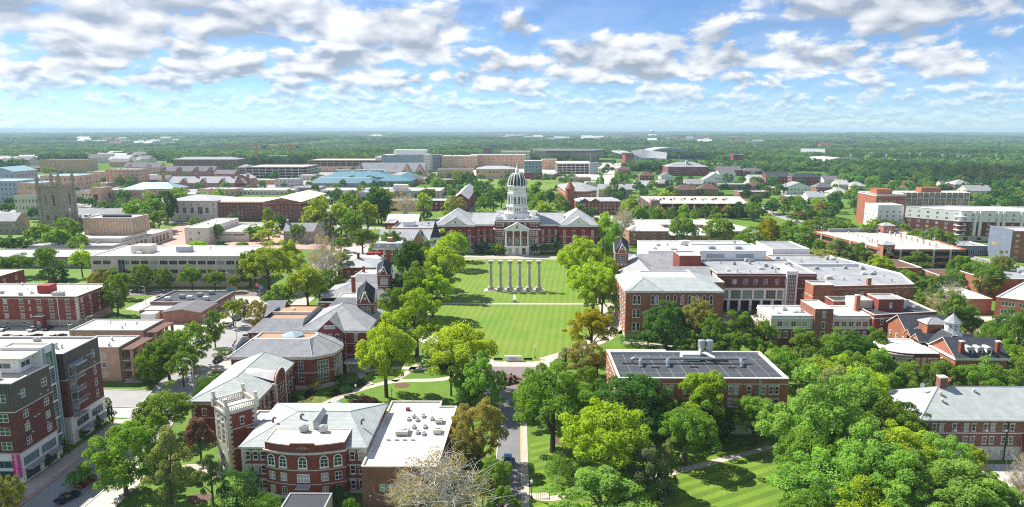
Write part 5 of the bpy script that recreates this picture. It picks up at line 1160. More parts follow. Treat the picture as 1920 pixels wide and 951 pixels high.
# ---- right of the quad
b = Bld('arched_window_hall', 'large orange brick hall with rows of white arched windows and low slate roof', 'hall')
P_ = rect(37.6, 231, 71, 256.8)
pairs = [3.0, 4.5, 9.3, 10.8] + [14.6, 17.1, 19.6, 22.1, 24.6, 27.1, 29.6]
b.walls(P_, 0, 17.0, 'brick_orange', {0: rows_of('arch', (2.6, 7.4, 12.2), 3.2, 1.25, pairs), 3: rows_of('arch', (2.6, 7.4, 12.2), 3.2, 1.25, 6), 1: rows_of('arch', (2.6, 7.4, 12.2), 3.2, 1.25, 5)})
b.band(P_, 0, 1.3, 'limestone', .08, 'plinth'); b.band(P_, 16.3, .6, 'white_trim', .4, 'cornice'); b.hip(37.6, 231, 71, 256.8, 17.0, 3.2, 'roof_verdigris', .6, deck=8, deckmat='roof_white'); b.hip(39, 230.6, 50, 246, 17.1, 3.3, 'roof_verdigris', .5, axis='y')
mb = MB(); mb.box(14.55 + 37.6 - .06 - 2.0, 230.9, 1.3, 14.55 + 37.6 + .06 - 2.0, 230.98, 16.3); b.part('downpipe', mb, ['metal_dull'])
mb = MB()
for k in range(6): mb.box(35.0 + k * .4, 236, 0, 37.5, 240, .25 * (k + 1))
b.part('steps', mb, ['limestone'])
b = Bld('slate_towered_hall', 'brick hall with pale slate roofs and pointed slate tower right of the quad', 'hall')
for (x0, y0, x1, y1, z, h, ax) in ((44, 257, 60, 300, 12, 5, 'y'), (52, 268, 78, 284, 12, 4.4, 'x'), (48, 300, 80, 318, 11, 4.6, 'x'), (60, 257.2, 76, 267, 13, 4, 'y')):
    b.walls(rect(x0, y0, x1, y1), 0, z, 'brick_red', {0: rows_of('hood', (6.4, 9), 1.6, 1.0, 5), 3: rows_of('hood', (2, 6.4), 1.8, 1.0, 6)}); b.gable(x0, y0, x1, y1, z, h, ax, 'roof_slate', 'brick_red', .5)
pavilion_tower(b, 45.1, 294, 5.6, 20, 26.6, 'brick_orange')
for k in range(3):
    mb = MB(); mb.lathe([(.62, 0), (.62, .12)], 0, 0, 12); o = mb.build('roundel', ['white_trim'], b.o, (43.4 + k * 1.7, 291.15, 14.2)); o.rotation_euler = (R(90), 0, 0)
b = Bld('engineering_hall', 'long brick engineering hall with glazed colonnade, glass stair and grey roof', 'hall')
P_ = rect(79.6, 267.6, 119.4, 298); us = [7.2, 11.6, 15.6, 19.6, 24.2, 27.9]
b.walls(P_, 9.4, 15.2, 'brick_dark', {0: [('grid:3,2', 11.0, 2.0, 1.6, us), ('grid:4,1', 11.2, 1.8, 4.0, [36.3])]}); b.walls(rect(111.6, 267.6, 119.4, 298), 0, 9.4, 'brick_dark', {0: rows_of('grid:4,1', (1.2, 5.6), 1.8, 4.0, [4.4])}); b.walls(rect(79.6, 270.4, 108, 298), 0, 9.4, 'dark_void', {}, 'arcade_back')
b.walls(rect(79.6, 267.6, 107, 270.3), 4.4, 9.4, 'white_trim', {0: [('grid:4,3', 5.0, 3.6, 3.9, [3.0, 8.0, 12.6, 17.2, 22.0]), ('grid:3,3', 5.0, 3.6, 2.2, [25.6])]}, 'glazed_wall', 'frame_grey', 'glass_blue')
for k in range(7): mb = MB(); mb.box(80 + k * 4.4, 267.7, 0, 81 + k * 4.4, 268.7, 4.4); b.part('colonnade_pier', mb, ['white_trim'])
b.walls(rect(107.05, 266.6, 111.5, 274), 0, 16.4, 'white_trim', {0: [('grid:5,10', .6, 14.6, 3.4, [2.2])]}, 'glass_stair', 'paint_white', 'glass_blue'); b.flat(rect(107.05, 266.6, 111.5, 282), 16.5, 'roof_white', .2); b.band(P_, 14.4, .3, 'limestone', .08); b.band(P_, 9.3, .25, 'limestone', .08); b.flat(P_, 15.4, 'roof_grey', .5, 'limestone')
b.walls(rect(71, 257, 79.55, 300), 0, 14, 'brick_salmon', {0: []}, 'link_wall'); b.flat(rect(71, 257, 79.55, 300), 14.2, 'roof_grey', .5)
b.walls(rect(68.4, 284, 77.4, 296), 12, 19.4, 'brick_red', {}, 'stair_tower'); b.flat(rect(68.4, 284, 77.4, 296), 19.6, 'roof_lightgrey', .5, 'limestone')
P_ = rect(80.5, 298.05, 110, 318); b.walls(P_, 0, 19.0, 'white_trim', {0: [('louver', 16.0, 1.8, 8, [7, 20])]}, 'plant_room', 'frame_grey', 'metal_dull'); b.flat(P_, 19.2, 'roof_lightgrey', .5, 'white_trim'); b.unit(88, 306, 18.8, 3, 2, 1); b.unit(100, 306, 18.8, 3, 2, 1)
mb = MB(); mb.tube([(113, 284, 15), (113, 284, 16), (114.5, 284, 16.6), (116, 284, 15.6)], .5, 8); b.part('duct', mb, ['metal'])
P_ = rect(62, 320, 116, 350); b.walls(P_, 0, 15.2, 'white_trim', {0: [('grid:6,1', 10, 2.2, 10, [9])]}, 'rear_wall', 'frame_grey', 'glass_blue'); b.flat(P_, 15.4, 'roof_white', .5, 'white_trim'); b.unit(84, 340, 15, 5, 3, 2, 'white_trim'); b.unit(75, 326, 15, 3, 3, 1.2, 'white_trim'); b.vents(66, 324, 112, 346, 15, 8, 31)
b = Bld('grey_roofed_works', 'wide grey roofed brick engineering works with long white parapets', 'building')
P_ = [(112, 258.4), (156, 262.4), (161.5, 283), (150, 330), (120, 330), (119.45, 258.9)]
P_ = [(119.6, 258.4), (155.5, 262.4), (161.5, 283), (150, 326), (119.6, 326)]
b.walls(P_, 0, 12.2, 'brick_orange', {0: [('grid:2,2', 8.4, 1.5, 1.6, [8, 11.4, 14.6, 29, 33]), ('grid:2,2', 4, 1.6, 1.8, [8, 16])], 1: rows_of('grid:2,2', (3, 8), 1.6, 1.6, 5)}); b.band(P_, 11.0, .2, 'limestone', .06); b.flat(P_, 12.4, 'roof_grey', .5, 'white_trim')
P2_ = rect(112.6, 254.4, 120.4, 262); b.walls(P2_, 0, 13.6, 'brick_orange', {0: [('grid:2,2', 8.4, 1.5, 1.6, [5.4])]}, 'stair_block'); b.flat(P2_, 13.8, 'roof_lightgrey', .5, 'limestone'); b.band(P2_, 9.0, .2, 'limestone', .06)
b.chimney(136.8, 261, 0, 15, 1.4, 'brick_orange')
P_ = rect(124, 328, 142, 352); b.walls(P_, 0, 14.6, 'white_trim', {}, 'rear_block'); b.flat(P_, 14.8, 'roof_grey', .5, 'white_trim'); b.vents(122, 268, 150, 320, 12, 12, 33); mb = MB(); mb.box(124, 300, 11.9, 152, 300.6, 13.2); b.part('roof_rail', mb, ['white_trim'])
b = Bld('white_roofed_lab', 'brick and limestone laboratory with bright white flat roof before the works', 'laboratory')
P_ = rect(84.6, 221, 117.6, 234.5)
w9 = [3, 5.2, 7.6, 9.4, 11.3, 19.5, 22, 24.4, 26.8, 29.2, 31.4]
b.walls(P_, 0, 6.4, 'brick_dark', {0: [('hood', 3.4, 2.0, 1.2, w9)], 3: [('hood', 3.4, 2.0, 1.2, 5)]}); b.walls(P_, 6.4, 10.8, 'limestone', {0: [('grid:2,2', 7.2, 1.8, 1.7, w9)], 3: [('grid:2,2', 7.2, 1.8, 1.5, 5)]}, 'stone_storey'); b.band(P_, 6.3, .25, 'white_trim', .1); b.band(P_, 9.8, .5, 'white_trim', .2, 'cornice'); b.flat(P_, 11, 'roof_white', .4, 'white_trim')
P2_ = rect(98.6, 219.9, 104.6, 232); b.walls(P2_, 0, 13.4, 'brick_brown', {0: [('hood', 10.6, 1.9, 1.0, [3]), ('hood', 3.6, 2, 1.2, [3]), ('hood', 7, 2, 1.0, [3])]}, 'stair_block'); b.flat(P2_, 13.6, 'roof_white', .4, 'limestone'); b.unit(92, 229, 10.6, 1.6, 1.4, .9); b.unit(106.5, 231, 10.6, 1.6, 1.6, 1.6, 'blue_panel')
b = Bld('black_roofed_wing', 'red brick wing with black flat roof, white huts and tall chimney', 'building')
P_ = [(117.7, 219), (140.8, 223.5), (140.8, 240), (117.7, 240)]
b.walls(P_, 0, 11.6, 'brick_red', {0: rows_of('hood', (2.0, 5.4, 8.4), 1.7, 1.1, [3, 6.2, 9.4, 12.4, 15.2, 18.4, 21])}); b.band(P_, 10.4, .3, 'white_trim', .1); b.flat(P_, 11.8, 'roof_black', .5, 'limestone')
b.walls(rect(122.5, 226, 131, 234), 10.8, 15.2, 'brick_red', {0: [('sash', 12.4, 1.6, 1.0, [4.2])]}, 'penthouse_wall'); b.flat(rect(122.5, 226, 131, 234), 15.4, 'roof_slate', .3); b.box('hut', 116, 229.4, 10.9, 122.3, 236, 14.2, 'cream_wall'); b.box('hut', 131.2, 229.4, 10.9, 134, 236, 14.4, 'white_trim'); b.chimney(116.6, 228.6, 0, 16, 1.3, 'brick_orange'); b.unit(137, 229, 11.3, 1.8, 1.4, 1.2)
P_ = rect(112, 236, 124, 243); b.walls(P_, 0, 12, 'brick_red', {0: rows_of('hood', (8.4,), 1.6, 1, 3)}, 'rear_wall'); b.flat(P_, 12.2, 'roof_black', .4)

b = Bld('black_roofed_hall', 'four storey brick hall with black gridded roof and silver ducts behind the lawn trees', 'hall')
P_ = rect(23.9, 154, 64.1, 174)
us = [8.2, 11.2, 12.6, 15.8, 17.2, 20.0, 24.2, 26.6, 28.0, 31.0, 34.4, 36.2, 37.6]
b.walls(P_, 3.2, 13.9, 'brick_orange', {0: rows_of('hood', (3.9, 7.0, 10.2), 1.9, 0.95, us), 3: rows_of('hood', (3.9, 7.0, 10.2), 1.9, 0.95, 5)}); b.walls(P_, 0, 3.2, 'limestone', {0: [('sash', 1.0, 1.7, .95, us)], 3: [('sash', 1.0, 1.7, .95, 5)]}, 'basement_wall')
b.band(P_, 12.6, .22, 'limestone', .08); b.band(P_, 3.1, .2, 'limestone', .08); b.flat(P_, 14.1, 'roof_black', .5, 'white_trim', .5)
for x in (32.2, 57.4): mb = MB(); mb.box(x - .35, 153.86, 3.3, x + .35, 153.99, 13.8); b.part('stone_strip', mb, ['metal_dull'])
mb = MB()
for k in range(1, 12): mb.box(24.4 + k * 3.3, 154.6, 13.602, 24.46 + k * 3.3, 173.4, 13.61)
for k in range(1, 4): mb.box(24.5, 154 + k * 5, 13.605, 63.5, 154.06 + k * 5, 13.613)
b.part('roof_seam', mb, ['roof_lightgrey'])
def duct(pts, r=.42): mb = MB(); mb.tube(pts, r, 10); return b.part('duct', mb, ['metal'])
duct([(29.0, 166, 13.8), (29.0, 166, 14.7), (29.6, 166, 14.9), (58.2, 166, 14.9)])
for x in (30.6, 37.4, 55.8): duct([(x + 1.2, 166, 14.9), (x + .4, 165, 14.9), (x, 163.4, 14.8), (x, 163, 13.7)], .34)
duct([(50, 166, 14.9), (48.6, 168.4, 15.2), (47.8, 169, 15.2)], .5)
b.box('air_handler', 42.2, 167.6, 13.62, 46.8, 170.4, 15.4, 'white_trim')
for x in (47.6, 49.6): mb = MB(); mb.lathe([(1.05, 13.7), (1.05, 15.2), (.75, 15.6), (.75, 16.6), (.95, 16.7), (.95, 18.4), (.8, 18.5)], x, 170, 16); b.part('fan_stack', mb, ['metal'])
for k, (x, y) in enumerate(((27.5, 165.4), (34.4, 162.6), (44, 163), (53.4, 162.6))): b.box('duct_base', x - 1, y - .3, 13.61, x + 1, y + .3, 13.8, 'dark_void')
P_ = rect(25, 174.05, 41.5, 184.5); b.walls(P_, 0, 10.8, 'brick_orange', {3: rows_of('hood', (5,), 1.8, 1, 3)}, 'rear_wall'); b.flat(P_, 11, 'roof_white', .4, 'white_trim')

b = Bld('slate_roofed_dormitory', 'long brick dormitory with pale slate hipped roof and brick chimney at the frame edge', 'dormitory')
P_ = rect(88.5, 141.4, 150, 157); us = [3, 4.6, 7.4, 10, 11.6, 14.2, 15.8, 18.4, 20.0, 23.4, 26.4, 28, 31, 34, 37, 40, 44, 48]
b.walls(P_, 3.2, 9.6, 'brick_brown', {0: rows_of('sash', (3.9, 6.9), 1.6, .95, us), 3: rows_of('sash', (3.9, 6.9), 1.6, .95, 4)}); b.walls(P_, 0, 3.2, 'limestone', {0: [('sash', .9, 1.6, .95, us)]}, 'basement_wall'); b.band(P_, 6.3, .2, 'white_trim', .12); b.band(P_, 3.1, .16, 'limestone', .08)
b.hip(88.5, 141.4, 150, 157, 9.7, 4.4, 'roof_verdigris', .7, fascia='white_trim'); b.chimney(97.2, 149.5, 12.5, 16.2, 1.6, 'brick_brown')
for (x, y) in ((95.6, 147.0), (95.0, 145.2), (103.6, 147.8)): mb = MB(); zz = 9.7 + (y - 140.7) / 8.5 * 4.4; mb.lathe([(.22, zz - .2), (.22, zz + .5), (.4, zz + .5), (.4, zz + .7), (.05, zz + .9)], x, y, 8); b.part('roof_vent', mb, ['limestone'])
mb = MB(); mb.lathe([(.1, 13.2), (.1, 14.2)], 92.8, 149.6, 6); c = [(r_ * math.cos(a * math.pi / 6), r_ * math.sin(a * math.pi / 6)) for r_ in (.6,) for a in range(12)]; mb.rings([[(92.8 + x, 149.3, 14.4 + z) for x, z in c], [(92.8 + x * .3, 149.7, 14.4 + z * .3) for x, z in c]]); b.part('dish', mb, ['white_trim'])
mb = MB(); mb.tube([(107.4, 141.2, 0), (107.4, 141.2, 9.2)], .12, 6); b.part('downpipe', mb, ['black_iron'])
for u in (7.4, 14.2, 18.4): b.box('air_conditioner', 88.5 + u - .3, 140.9, 6.95, 88.5 + u + .3, 141.39, 7.4, 'white_trim')
b.walls(rect(111, 139.8, 122, 141.38), 0, 6.4, 'brick_brown', {0: rows_of('sash', (.9, 3.9), 1.6, .95, 5)}, 'bay_wall'); b.flat(rect(111, 139.8, 122, 141.38), 6.6, 'roof_lightgrey', .2, 'white_trim')

b = Bld('cupola_hall', 'brick hall with dark slate gables, white cupola and curved white roofed wing', 'hall')
P_ = rect(120.9, 181.2, 135, 193); b.walls(P_, 0, 10.2, 'brick_orange', {0: rows_of('arch', (6.0,), 2.2, 1.1, [1.6, 4.6, 9.2, 12.2]) + rows_of('hood', (2.0,), 2.2, 1.1, [1.6, 4.6, 9.2, 12.2]), 3: rows_of('arch', (6.0,), 2.2, 1.1, [2.6, 5.9, 9.2]) + rows_of('hood', (2.0,), 2.2, 1.1, [2.6, 5.9, 9.2])}); b.band(P_, 9.4, .6, 'white_trim', .35, 'cornice'); b.gable(120.9, 181.2, 135, 193, 10.2, 3.8, 'x', 'roof_slate_dark', 'brick_orange', .5, trim='white_trim')
for x in (122.6, 132.6): b.chimney(x + .4, 182.6, 10, 14.2, 1.0)
for x in (125.4, 128.0, 130.6):
    mb = MB(); mb.box(x - .75, 182.2, 10.6, x + .75, 184.8, 12.6); d = b.part('dormer', mb, ['white_trim']); m2 = MB(); m2.box(x - .42, 182.1, 11.1, x + .42, 182.19, 12.2); m2.build('pane', ['glass'], d); m3 = MB(); m3.lathe([(.95, 0), (.95, 2.6)], 0, 0, 10); o = m3.build('dormer_roof', ['roof_lightgrey'], d, (x, 182.0, 12.35)); o.rotation_euler = (R(-90), 0, 0); o.scale = (1, .5, 1)
mb = MB(); n = 10
for k in range(n): mb.box(126.2 - .25 + k * .34, 180.2, 6.2 + k * .42, 126.6 + k * .34, 181.1, 6.3 + k * .42)
mb.tube([(126, 180.1, 7.2), (129.6, 180.1, 11.6)], .08, 5); mb.tube([(126, 180.1, 6.3), (129.6, 180.1, 10.6)], .1, 5); b.part('fire_escape', mb, ['white_trim'])
P_ = rect(122, 193.02, 133, 206); b.walls(P_, 0, 9.4, 'brick_orange', {3: rows_of('arch', (5.6,), 2.0, 1.0, 4)}, 'middle_wall'); b.hip(122, 193.02, 133, 206, 9.6, 3.4, 'roof_slate_dark', .4, axis='y', inset_l=.2, inset_r=.2)
P_ = rect(121.4, 206.02, 135, 217); b.walls(P_, 0, 10.2, 'brick_orange', {3: rows_of('arch', (6,), 2, 1.0, 3), 0: []}, 'rear_wall'); b.gable(121.4, 206.02, 135, 217, 10.2, 3.6, 'x', 'roof_slate_dark', 'brick_orange', .5, trim='white_trim')
for (x0, y0) in ((119.6, 196.5), (119.8, 201)): b.gable(x0, y0, x0 + 6, y0 + 4, 9.8, 1.8, 'x', 'roof_slate_dark', 'brick_orange', .2)
b.walls(rect(123.8, 200, 129.6, 204.4), 9, 14.2, 'brick_orange', {}, 'stair_wall'); b.hip(123.8, 200, 129.6, 204.4, 14.3, 1.5, 'roof_slate', .4)
for (y0, w) in ((196, 4), (200.4, 3)): b.gable(133, y0, 139, y0 + w, 8.6, 1.6, 'x', 'roof_slate_dark', 'brick_orange', .2)
P_ = [(129.9 + 2.0 * math.cos(PH + k * math.pi / 4), 198 + 2.0 * math.sin(PH + k * math.pi / 4)) for k in range(8)]; b.walls(P_, 11.5, 15.6, 'white_trim', {e: [('louver', 13, 1.8, .8, [.77])] for e in range(8)}, 'cupola', 'white_trim', 'dark_void'); mb = MB(); mb.lathe([(2.6, 15.5), (1.5, 16.6), (.2, 18.0), (.06, 18.2), (.05, 20.6), (.02, 20.8)], 129.9, 198, 8, phase=PH); b.part('cupola_roof', mb, ['roof_slate']); mb = MB(); mb.lathe([(2.9, 11.2), (2.9, 12.1)], 129.9, 198, 8, phase=PH); b.part('cupola_base', mb, ['white_trim'])
PA = [(120.85, 188.5), (120.85, 202.5)] + arc(113.5, 195.5, 7.0, 7.0, 90, 270, 16); b.walls(PA, 0, 8.4, 'brick_orange', {e: [('hood', 5.6, 1.6, 1.0, 1)] for e in range(8, 18)}, 'curved_wall')
b.walls(rect(113.6, 188.3, 120.88, 188.49), 0, 8.4, 'brick_orange', {0: [('hood', 5.6, 1.6, 1.0, [1.2, 3.0, 4.8, 6.4]), ('hood', 1.6, 2.4, 1.2, [1.2, 4.8])]}, 'curved_wall'); b.band(PA, 7.9, .35, 'white_trim', .2, 'cornice'); b.flat(PA, 8.8, 'roof_white', .12, 'white_trim', .4, 'curved_roof')

b = Bld('ribbon_window_school', 'orange brick school with teal ribbon windows and white roof at the frame edge', 'school')
P_ = [(185.5, 259), (215, 236), (250, 250), (215, 285)]; b.walls(P_, 0, 8, 'brick_orange', {0: rows_of('grid:4,1', (1.8, 5), 1.7, 4.2, [4, 9.4, 14.8, 20.2, 25.6, 31])}, 'wall', 'paint_white', 'glass_green'); b.flat(P_, 8.2, 'roof_white', .4, 'white_trim')
P_ = rect(172, 263, 187, 282); b.walls(P_, 0, 6.2, 'brick_orange', {0: [('open', .2, 2.4, 2, [4])]}, 'low_wall'); b.flat(P_, 6.4, 'roof_white', .4); P_ = rect(200, 287, 250, 306); b.walls(P_, 0, 9, 'brick_orange', {0: []}, 'rear_wall'); b.flat(P_, 9.2, 'roof_grey', .5, 'white_trim'); b.vents(204, 289, 240, 302, 8.8, 8, 3)

def deck_garage(name, label, poly, z, mat, cap, levels, deckmat, n_post=10, slots=(0, 1, 3)):
    b = Bld(name, label, 'parking garage')
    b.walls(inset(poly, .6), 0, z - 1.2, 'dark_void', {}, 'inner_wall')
    for k in range(levels):
        z0 = z - 1.3 - k * (z / levels); mb = MB(); mb.prism(poly, z0, z0 + 1.3, 0, False, True); o = b.part('deck_edge', mb, [mat])
    b.keep(poly)
    for e in slots:
        p0, p1 = Vector(poly[e]), Vector(poly[(e + 1) % len(poly)])
        for k in range(n_post + 1):
            p = p0.lerp(p1, k / n_post); mb = MB(); mb.box(p.x - .45, p.y - .45, 0, p.x + .45, p.y + .45, z - .02); b.part('post', mb, [cap])
    b.flat(poly, z + .02, deckmat, .7, mat, .3, 'top_deck'); return b
b = deck_garage('red_parking_garage', 'red edged parking garage with empty pale top deck and ramp walls', [(192.5, 355), (236, 355), (241, 424), (182, 424)], 10, 'brick_orange', 'concrete', 3, 'lot_concrete', 5)
for (x, y0, y1) in ((200, 366, 410), (226, 366, 412)):
    for k in range(9): mb = MB(); yy = y0 + (y1 - y0) * k / 8; mb.box(x - .35, yy - .35, 9.2, x + .35, yy + .35, 11.4); b.part('bollard', mb, ['concrete'])
mb = MB(); mb.box(199.8, 385, 9.25, 200.2, 412, 10.6); b.part('ramp_wall', mb, ['concrete']); mb = MB(); mb.box(193, 421, 9.25, 236, 422, 11.5); b.part('ramp_wall', mb, ['roof_grey'])
for (x, y, w, h) in ((195, 358, 6, 12.5), (228, 420, 7, 14)): b.walls(rect(x - w / 2, y - 3, x + w / 2, y + 3), 0, h, 'brick_salmon', {0: [('arch', h - 4, 2.6, 2, [w / 2])]}, 'stair_tower'); b.hip(x - w / 2, y - 3, x + w / 2, y + 3, h, 1.6, 'roof_lightgrey', .4)
for (x, y) in ((205, 372), (214, 378), (222, 370), (212, 400)): mb = MB(); mb.tube([(x, y, 9.3), (x, y, 17)], .12, 5); mb.box(x - .8, y - .15, 16.9, x + .8, y + .15, 17.1); b.part('deck_lamp', mb, ['metal_dull'])
b = Bld('low_brick_annex', 'low orange brick building with brown flat roofs before the red garage', 'building')
for P_, z in ((rect(175, 326, 196, 346), 6), (rect(197, 312, 216, 328), 4.8)): b.walls(P_, 0, z, 'brick_orange', {3: [('grid:2,1', 1.4, 2, 2, 4)], 0: [('grid:2,1', 1.4, 2, 1.8, [12])]}); b.flat(P_, z + .2, 'roof_brown', .4, 'white_trim')
b = deck_garage('dark_parking_garage', 'long dark brown parking garage with cars on its pale roof deck', [(110, 566), (192, 566), (206, 636), (112, 636)], 11.5, 'brick_dark', 'concrete', 5, 'roof_cream', 9)
b.walls(rect(110, 562, 117, 570), 0, 14.5, 'brick_salmon', {0: [('grid:3,6', 1, 12, 4, [3.5])]}, 'stair_tower', 'paint_white', 'glass_blue'); b.flat(rect(110, 562, 117, 570), 14.7, 'roof_lightgrey', .4)
b = Bld('quadrangle_hall', 'brick hall with white roofs around a court behind the slate tower', 'hall')
for (x0, y0, x1, y1, z) in ((70, 424, 94.5, 462, 9.4), (70, 462.05, 142, 480, 8.4), (126, 428, 146, 462, 8.8), (94.6, 434, 125.9, 461, 5.2)):
    P_ = rect(x0, y0, x1, y1); b.walls(P_, 0, z, 'brick_salmon', {0: rows_of('hood', (2.2, 6) if z > 6 else (1.6,), 1.9, 1.5, max(3, int((x1 - x0) / 5))), 3: rows_of('hood', (2.2, 6) if z > 6 else (1.6,), 1.9, 1.3, 6)}); b.hip(x0, y0, x1, y1, z + .1, 1.5, 'roof_white', .5, deck=4.5, deckmat='roof_white', fascia='white_trim')
b.vents(74, 464, 138, 476, 9.6, 8, 5)
# white and brick dormitory at the right
b = Bld('white_bay_dormitory', 'long brick dormitory with white upper storeys and tall white bays', 'dormitory')
P_ = [(267, 470), (290, 446), (420, 430), (430, 455), (300, 476)]
L0 = math.hypot(130, 16)
b.walls(P_, 0, 3.2, 'limestone', {1: [('open', .4, 2.2, 3, 16)]}, 'ground_storey'); b.walls(P_, 3.2, 12.6, 'brick_dark', {0: rows_of('far', (4, 7, 10), 1.6, 1.7, 6), 1: rows_of('far', (4, 7, 10), 1.6, 1.7, 27)}); b.walls(P_, 12.6, 19.6, 'white_trim', {0: rows_of('far', (13.4, 16.4), 1.6, 1.7, 6), 1: rows_of('far', (13.4, 16.4), 1.6, 1.7, 27)}, 'upper_wall'); b.flat(P_, 19.9, 'roof_white', .6, 'white_trim')
d_ = Vector((130, -16)).normalized(); n_ = Vector((d_.y, -d_.x))
for k in range(9):
    for o_ in (-1.6, 1.6):
        c = Vector((290, 446)) + d_ * (10 + k * 14 + o_); q = [c - d_ * .8, c + d_ * .8, c + d_ * .8 + n_ * 1.0, c - d_ * .8 + n_ * 1.0]; mb = MB(); mb.prism([(p.x, p.y) for p in [q[3], q[2], q[1], q[0]]], 3.2, 19.9); b.part('white_bay', mb, ['white_trim'])
for k in range(5):
    c = Vector((283, 453.5)); mb = MB(); mb.box(c.x + 4, c.y - 9.5, 4.0 + k * 3, c.x + 10, c.y - 5, 4.3 + k * 3); b.part('balcony', mb, ['white_trim'])
P_ = rect(250, 474, 268, 492); b.walls(P_, 0, 20, 'white_trim', {0: rows_of('far', (3, 6, 9, 12, 15), 1.6, 1.6, 4), 3: rows_of('far', (3, 6, 9, 12, 15), 1.6, 1.6, 5)}, 'wing_wall'); b.flat(P_, 20.3, 'roof_white', .5)
b = Bld('brick_slab_dormitory', 'older brick slab dormitory with white balcony grid behind the white bay dormitory', 'dormitory')
P_ = rect(306, 549, 362, 566); b.walls(P_, 0, 22, 'brick_orange', {0: rows_of('far', (3, 6, 9, 12, 15, 18), 1.9, 2.4, 12), 3: rows_of('far', (9, 12, 15, 18), 1.9, 2, 2)}); b.flat(P_, 22.4, 'roof_white', .5, 'white_trim')
for k in range(13): mb = MB(); mb.box(306 + k * 4.6 - .2, 548.3, 0, 306 + k * 4.6 + .2, 548.99, 22.2); b.part('fin', mb, ['white_trim'])
for z in (5.6, 8.6, 11.6, 14.6, 17.6, 21): mb = MB(); mb.box(306, 548.5, z, 362, 548.98, z + .3); b.part('slab_edge', mb, ['white_trim'])
P_ = rect(268, 512, 290, 540); b.walls(P_, 0, 24, 'brick_orange', {0: rows_of('far', (9, 12, 15, 18), 1.7, 1.5, 4)}, 'tower_wall'); b.band(P_, 23, .6, 'white_trim', .2); b.flat(P_, 24.4, 'roof_white', .5, 'white_trim'); b.box('stair_hut', 272, 520, 23.8, 284, 530, 27.5, 'brick_orange'); b.box('stair_hut', 325, 553, 21.8, 341, 561, 26, 'brick_orange')
b = Bld('brick_tower_dormitory', 'orange brick tower with plain grey end wall and gold emblem at the frame edge', 'dormitory')
P_ = rect(272, 373, 345, 391); b.walls(P_, 0, 17, 'brick_orange', {0: rows_of('far', (2, 5, 8, 11, 14), 1.3, 2.0, 13)}); b.flat(P_, 17.2, 'roof_lightgrey', .5); b.box('end_wall', 271.4, 372.8, 0, 271.98, 391.2, 17.9, 'slate_panel')
mb = MB(); mb.box(271.24, 386.6, 7.0, 271.39, 387.1, 9.4); mb.box(271.24, 384.2, 7.0, 271.39, 384.7, 9.4); mb.tube([(271.3, 386.8, 9.2), (271.3, 385.6, 7.6), (271.3, 384.4, 9.2)], .22, 5); b.part('emblem', mb, ['sign_gold'])
b = Bld('dining_hall', 'low grey roofed dining hall beneath the white bay dormitory', 'building')
for P_, z in ((rect(238, 408, 262, 428), 5), (rect(247, 392, 272, 408), 5.6)): b.walls(P_, 0, z, 'slate_panel', {0: [('grid:4,1', .8, 2.8, 4.4, 4)]}); b.flat(P_, z + .2, 'roof_grey', .5, 'white_trim'); b.vents(P_[0][0] + 2, P_[0][1] + 2, P_[1][0] - 2, P_[2][1] - 2, z, 5, 12)
b = Bld('columned_college', 'brick business college with curved slate roof, turret and gabled front wing', 'college')
P_ = [(44, 618), (62, 618), (73, 634), (76, 660), (69, 690), (40, 690)]; b.walls(P_, 0, 17, 'brick_orange', {0: rows_of('far', (3, 7, 11), 2.0, 1.6, 6), 1: rows_of('grid:2,2', (5, 11), 2.6, 2.0, 5)}); b.band(P_, 13.6, .4, 'limestone', .15); b.band(P_, 16.4, .6, 'white_trim', .3); mb = MB(); mb.rings([[(x, y, 17.2) for x, y in inset(P_, -.6)], [(x, y, 21) for x, y in [(54, 640), (59, 640), (62, 646), (63, 660), (60, 672), (52, 672)]]]); b.part('roof', mb, ['roof_slate'])
mb = MB(); mb.lathe([(4, 0), (4, 19), (4.5, 19.2), (4.5, 19.8), (.1, 27)], 47, 617, 12); b.part('turret', mb, ['brick_orange'])
P_ = rect(50, 584, 88, 604); b.walls(P_, 0, 11.5, 'brick_red', {0: rows_of('far', (2, 5, 8), 1.7, 1.4, 12)}, 'front_wall'); b.hip(50, 584, 88, 604, 11.6, 2, 'roof_lightgrey', .4, deck=6, deckmat='roof_white')
for x in (57, 66): b.gable(x - 6, 582.5, x + 6, 592, 10.5, 3.4, 'y', 'roof_lightgrey', 'brick_red', .4)
b.box('emblem_panel', 53, 583.3, 8, 57, 583.9, 13, 'sign_teal')
for nm, ex in (('engineering_hall', (81, 270, 106, 296, 14.9, 16)), ('grey_roofed_works', (122, 266, 152, 318, 11.9, 18)), ('white_roofed_lab', (86, 223, 97, 233, 10.6, 5)), ('slate_towered_hall', (62, 259, 74, 266, 13.2, 2))):
    q = Bld.__new__(Bld); q.o = bpy.data.objects[nm]; q.loc, q.rot = (0, 0), 0.0; q.vents(*ex, 77)
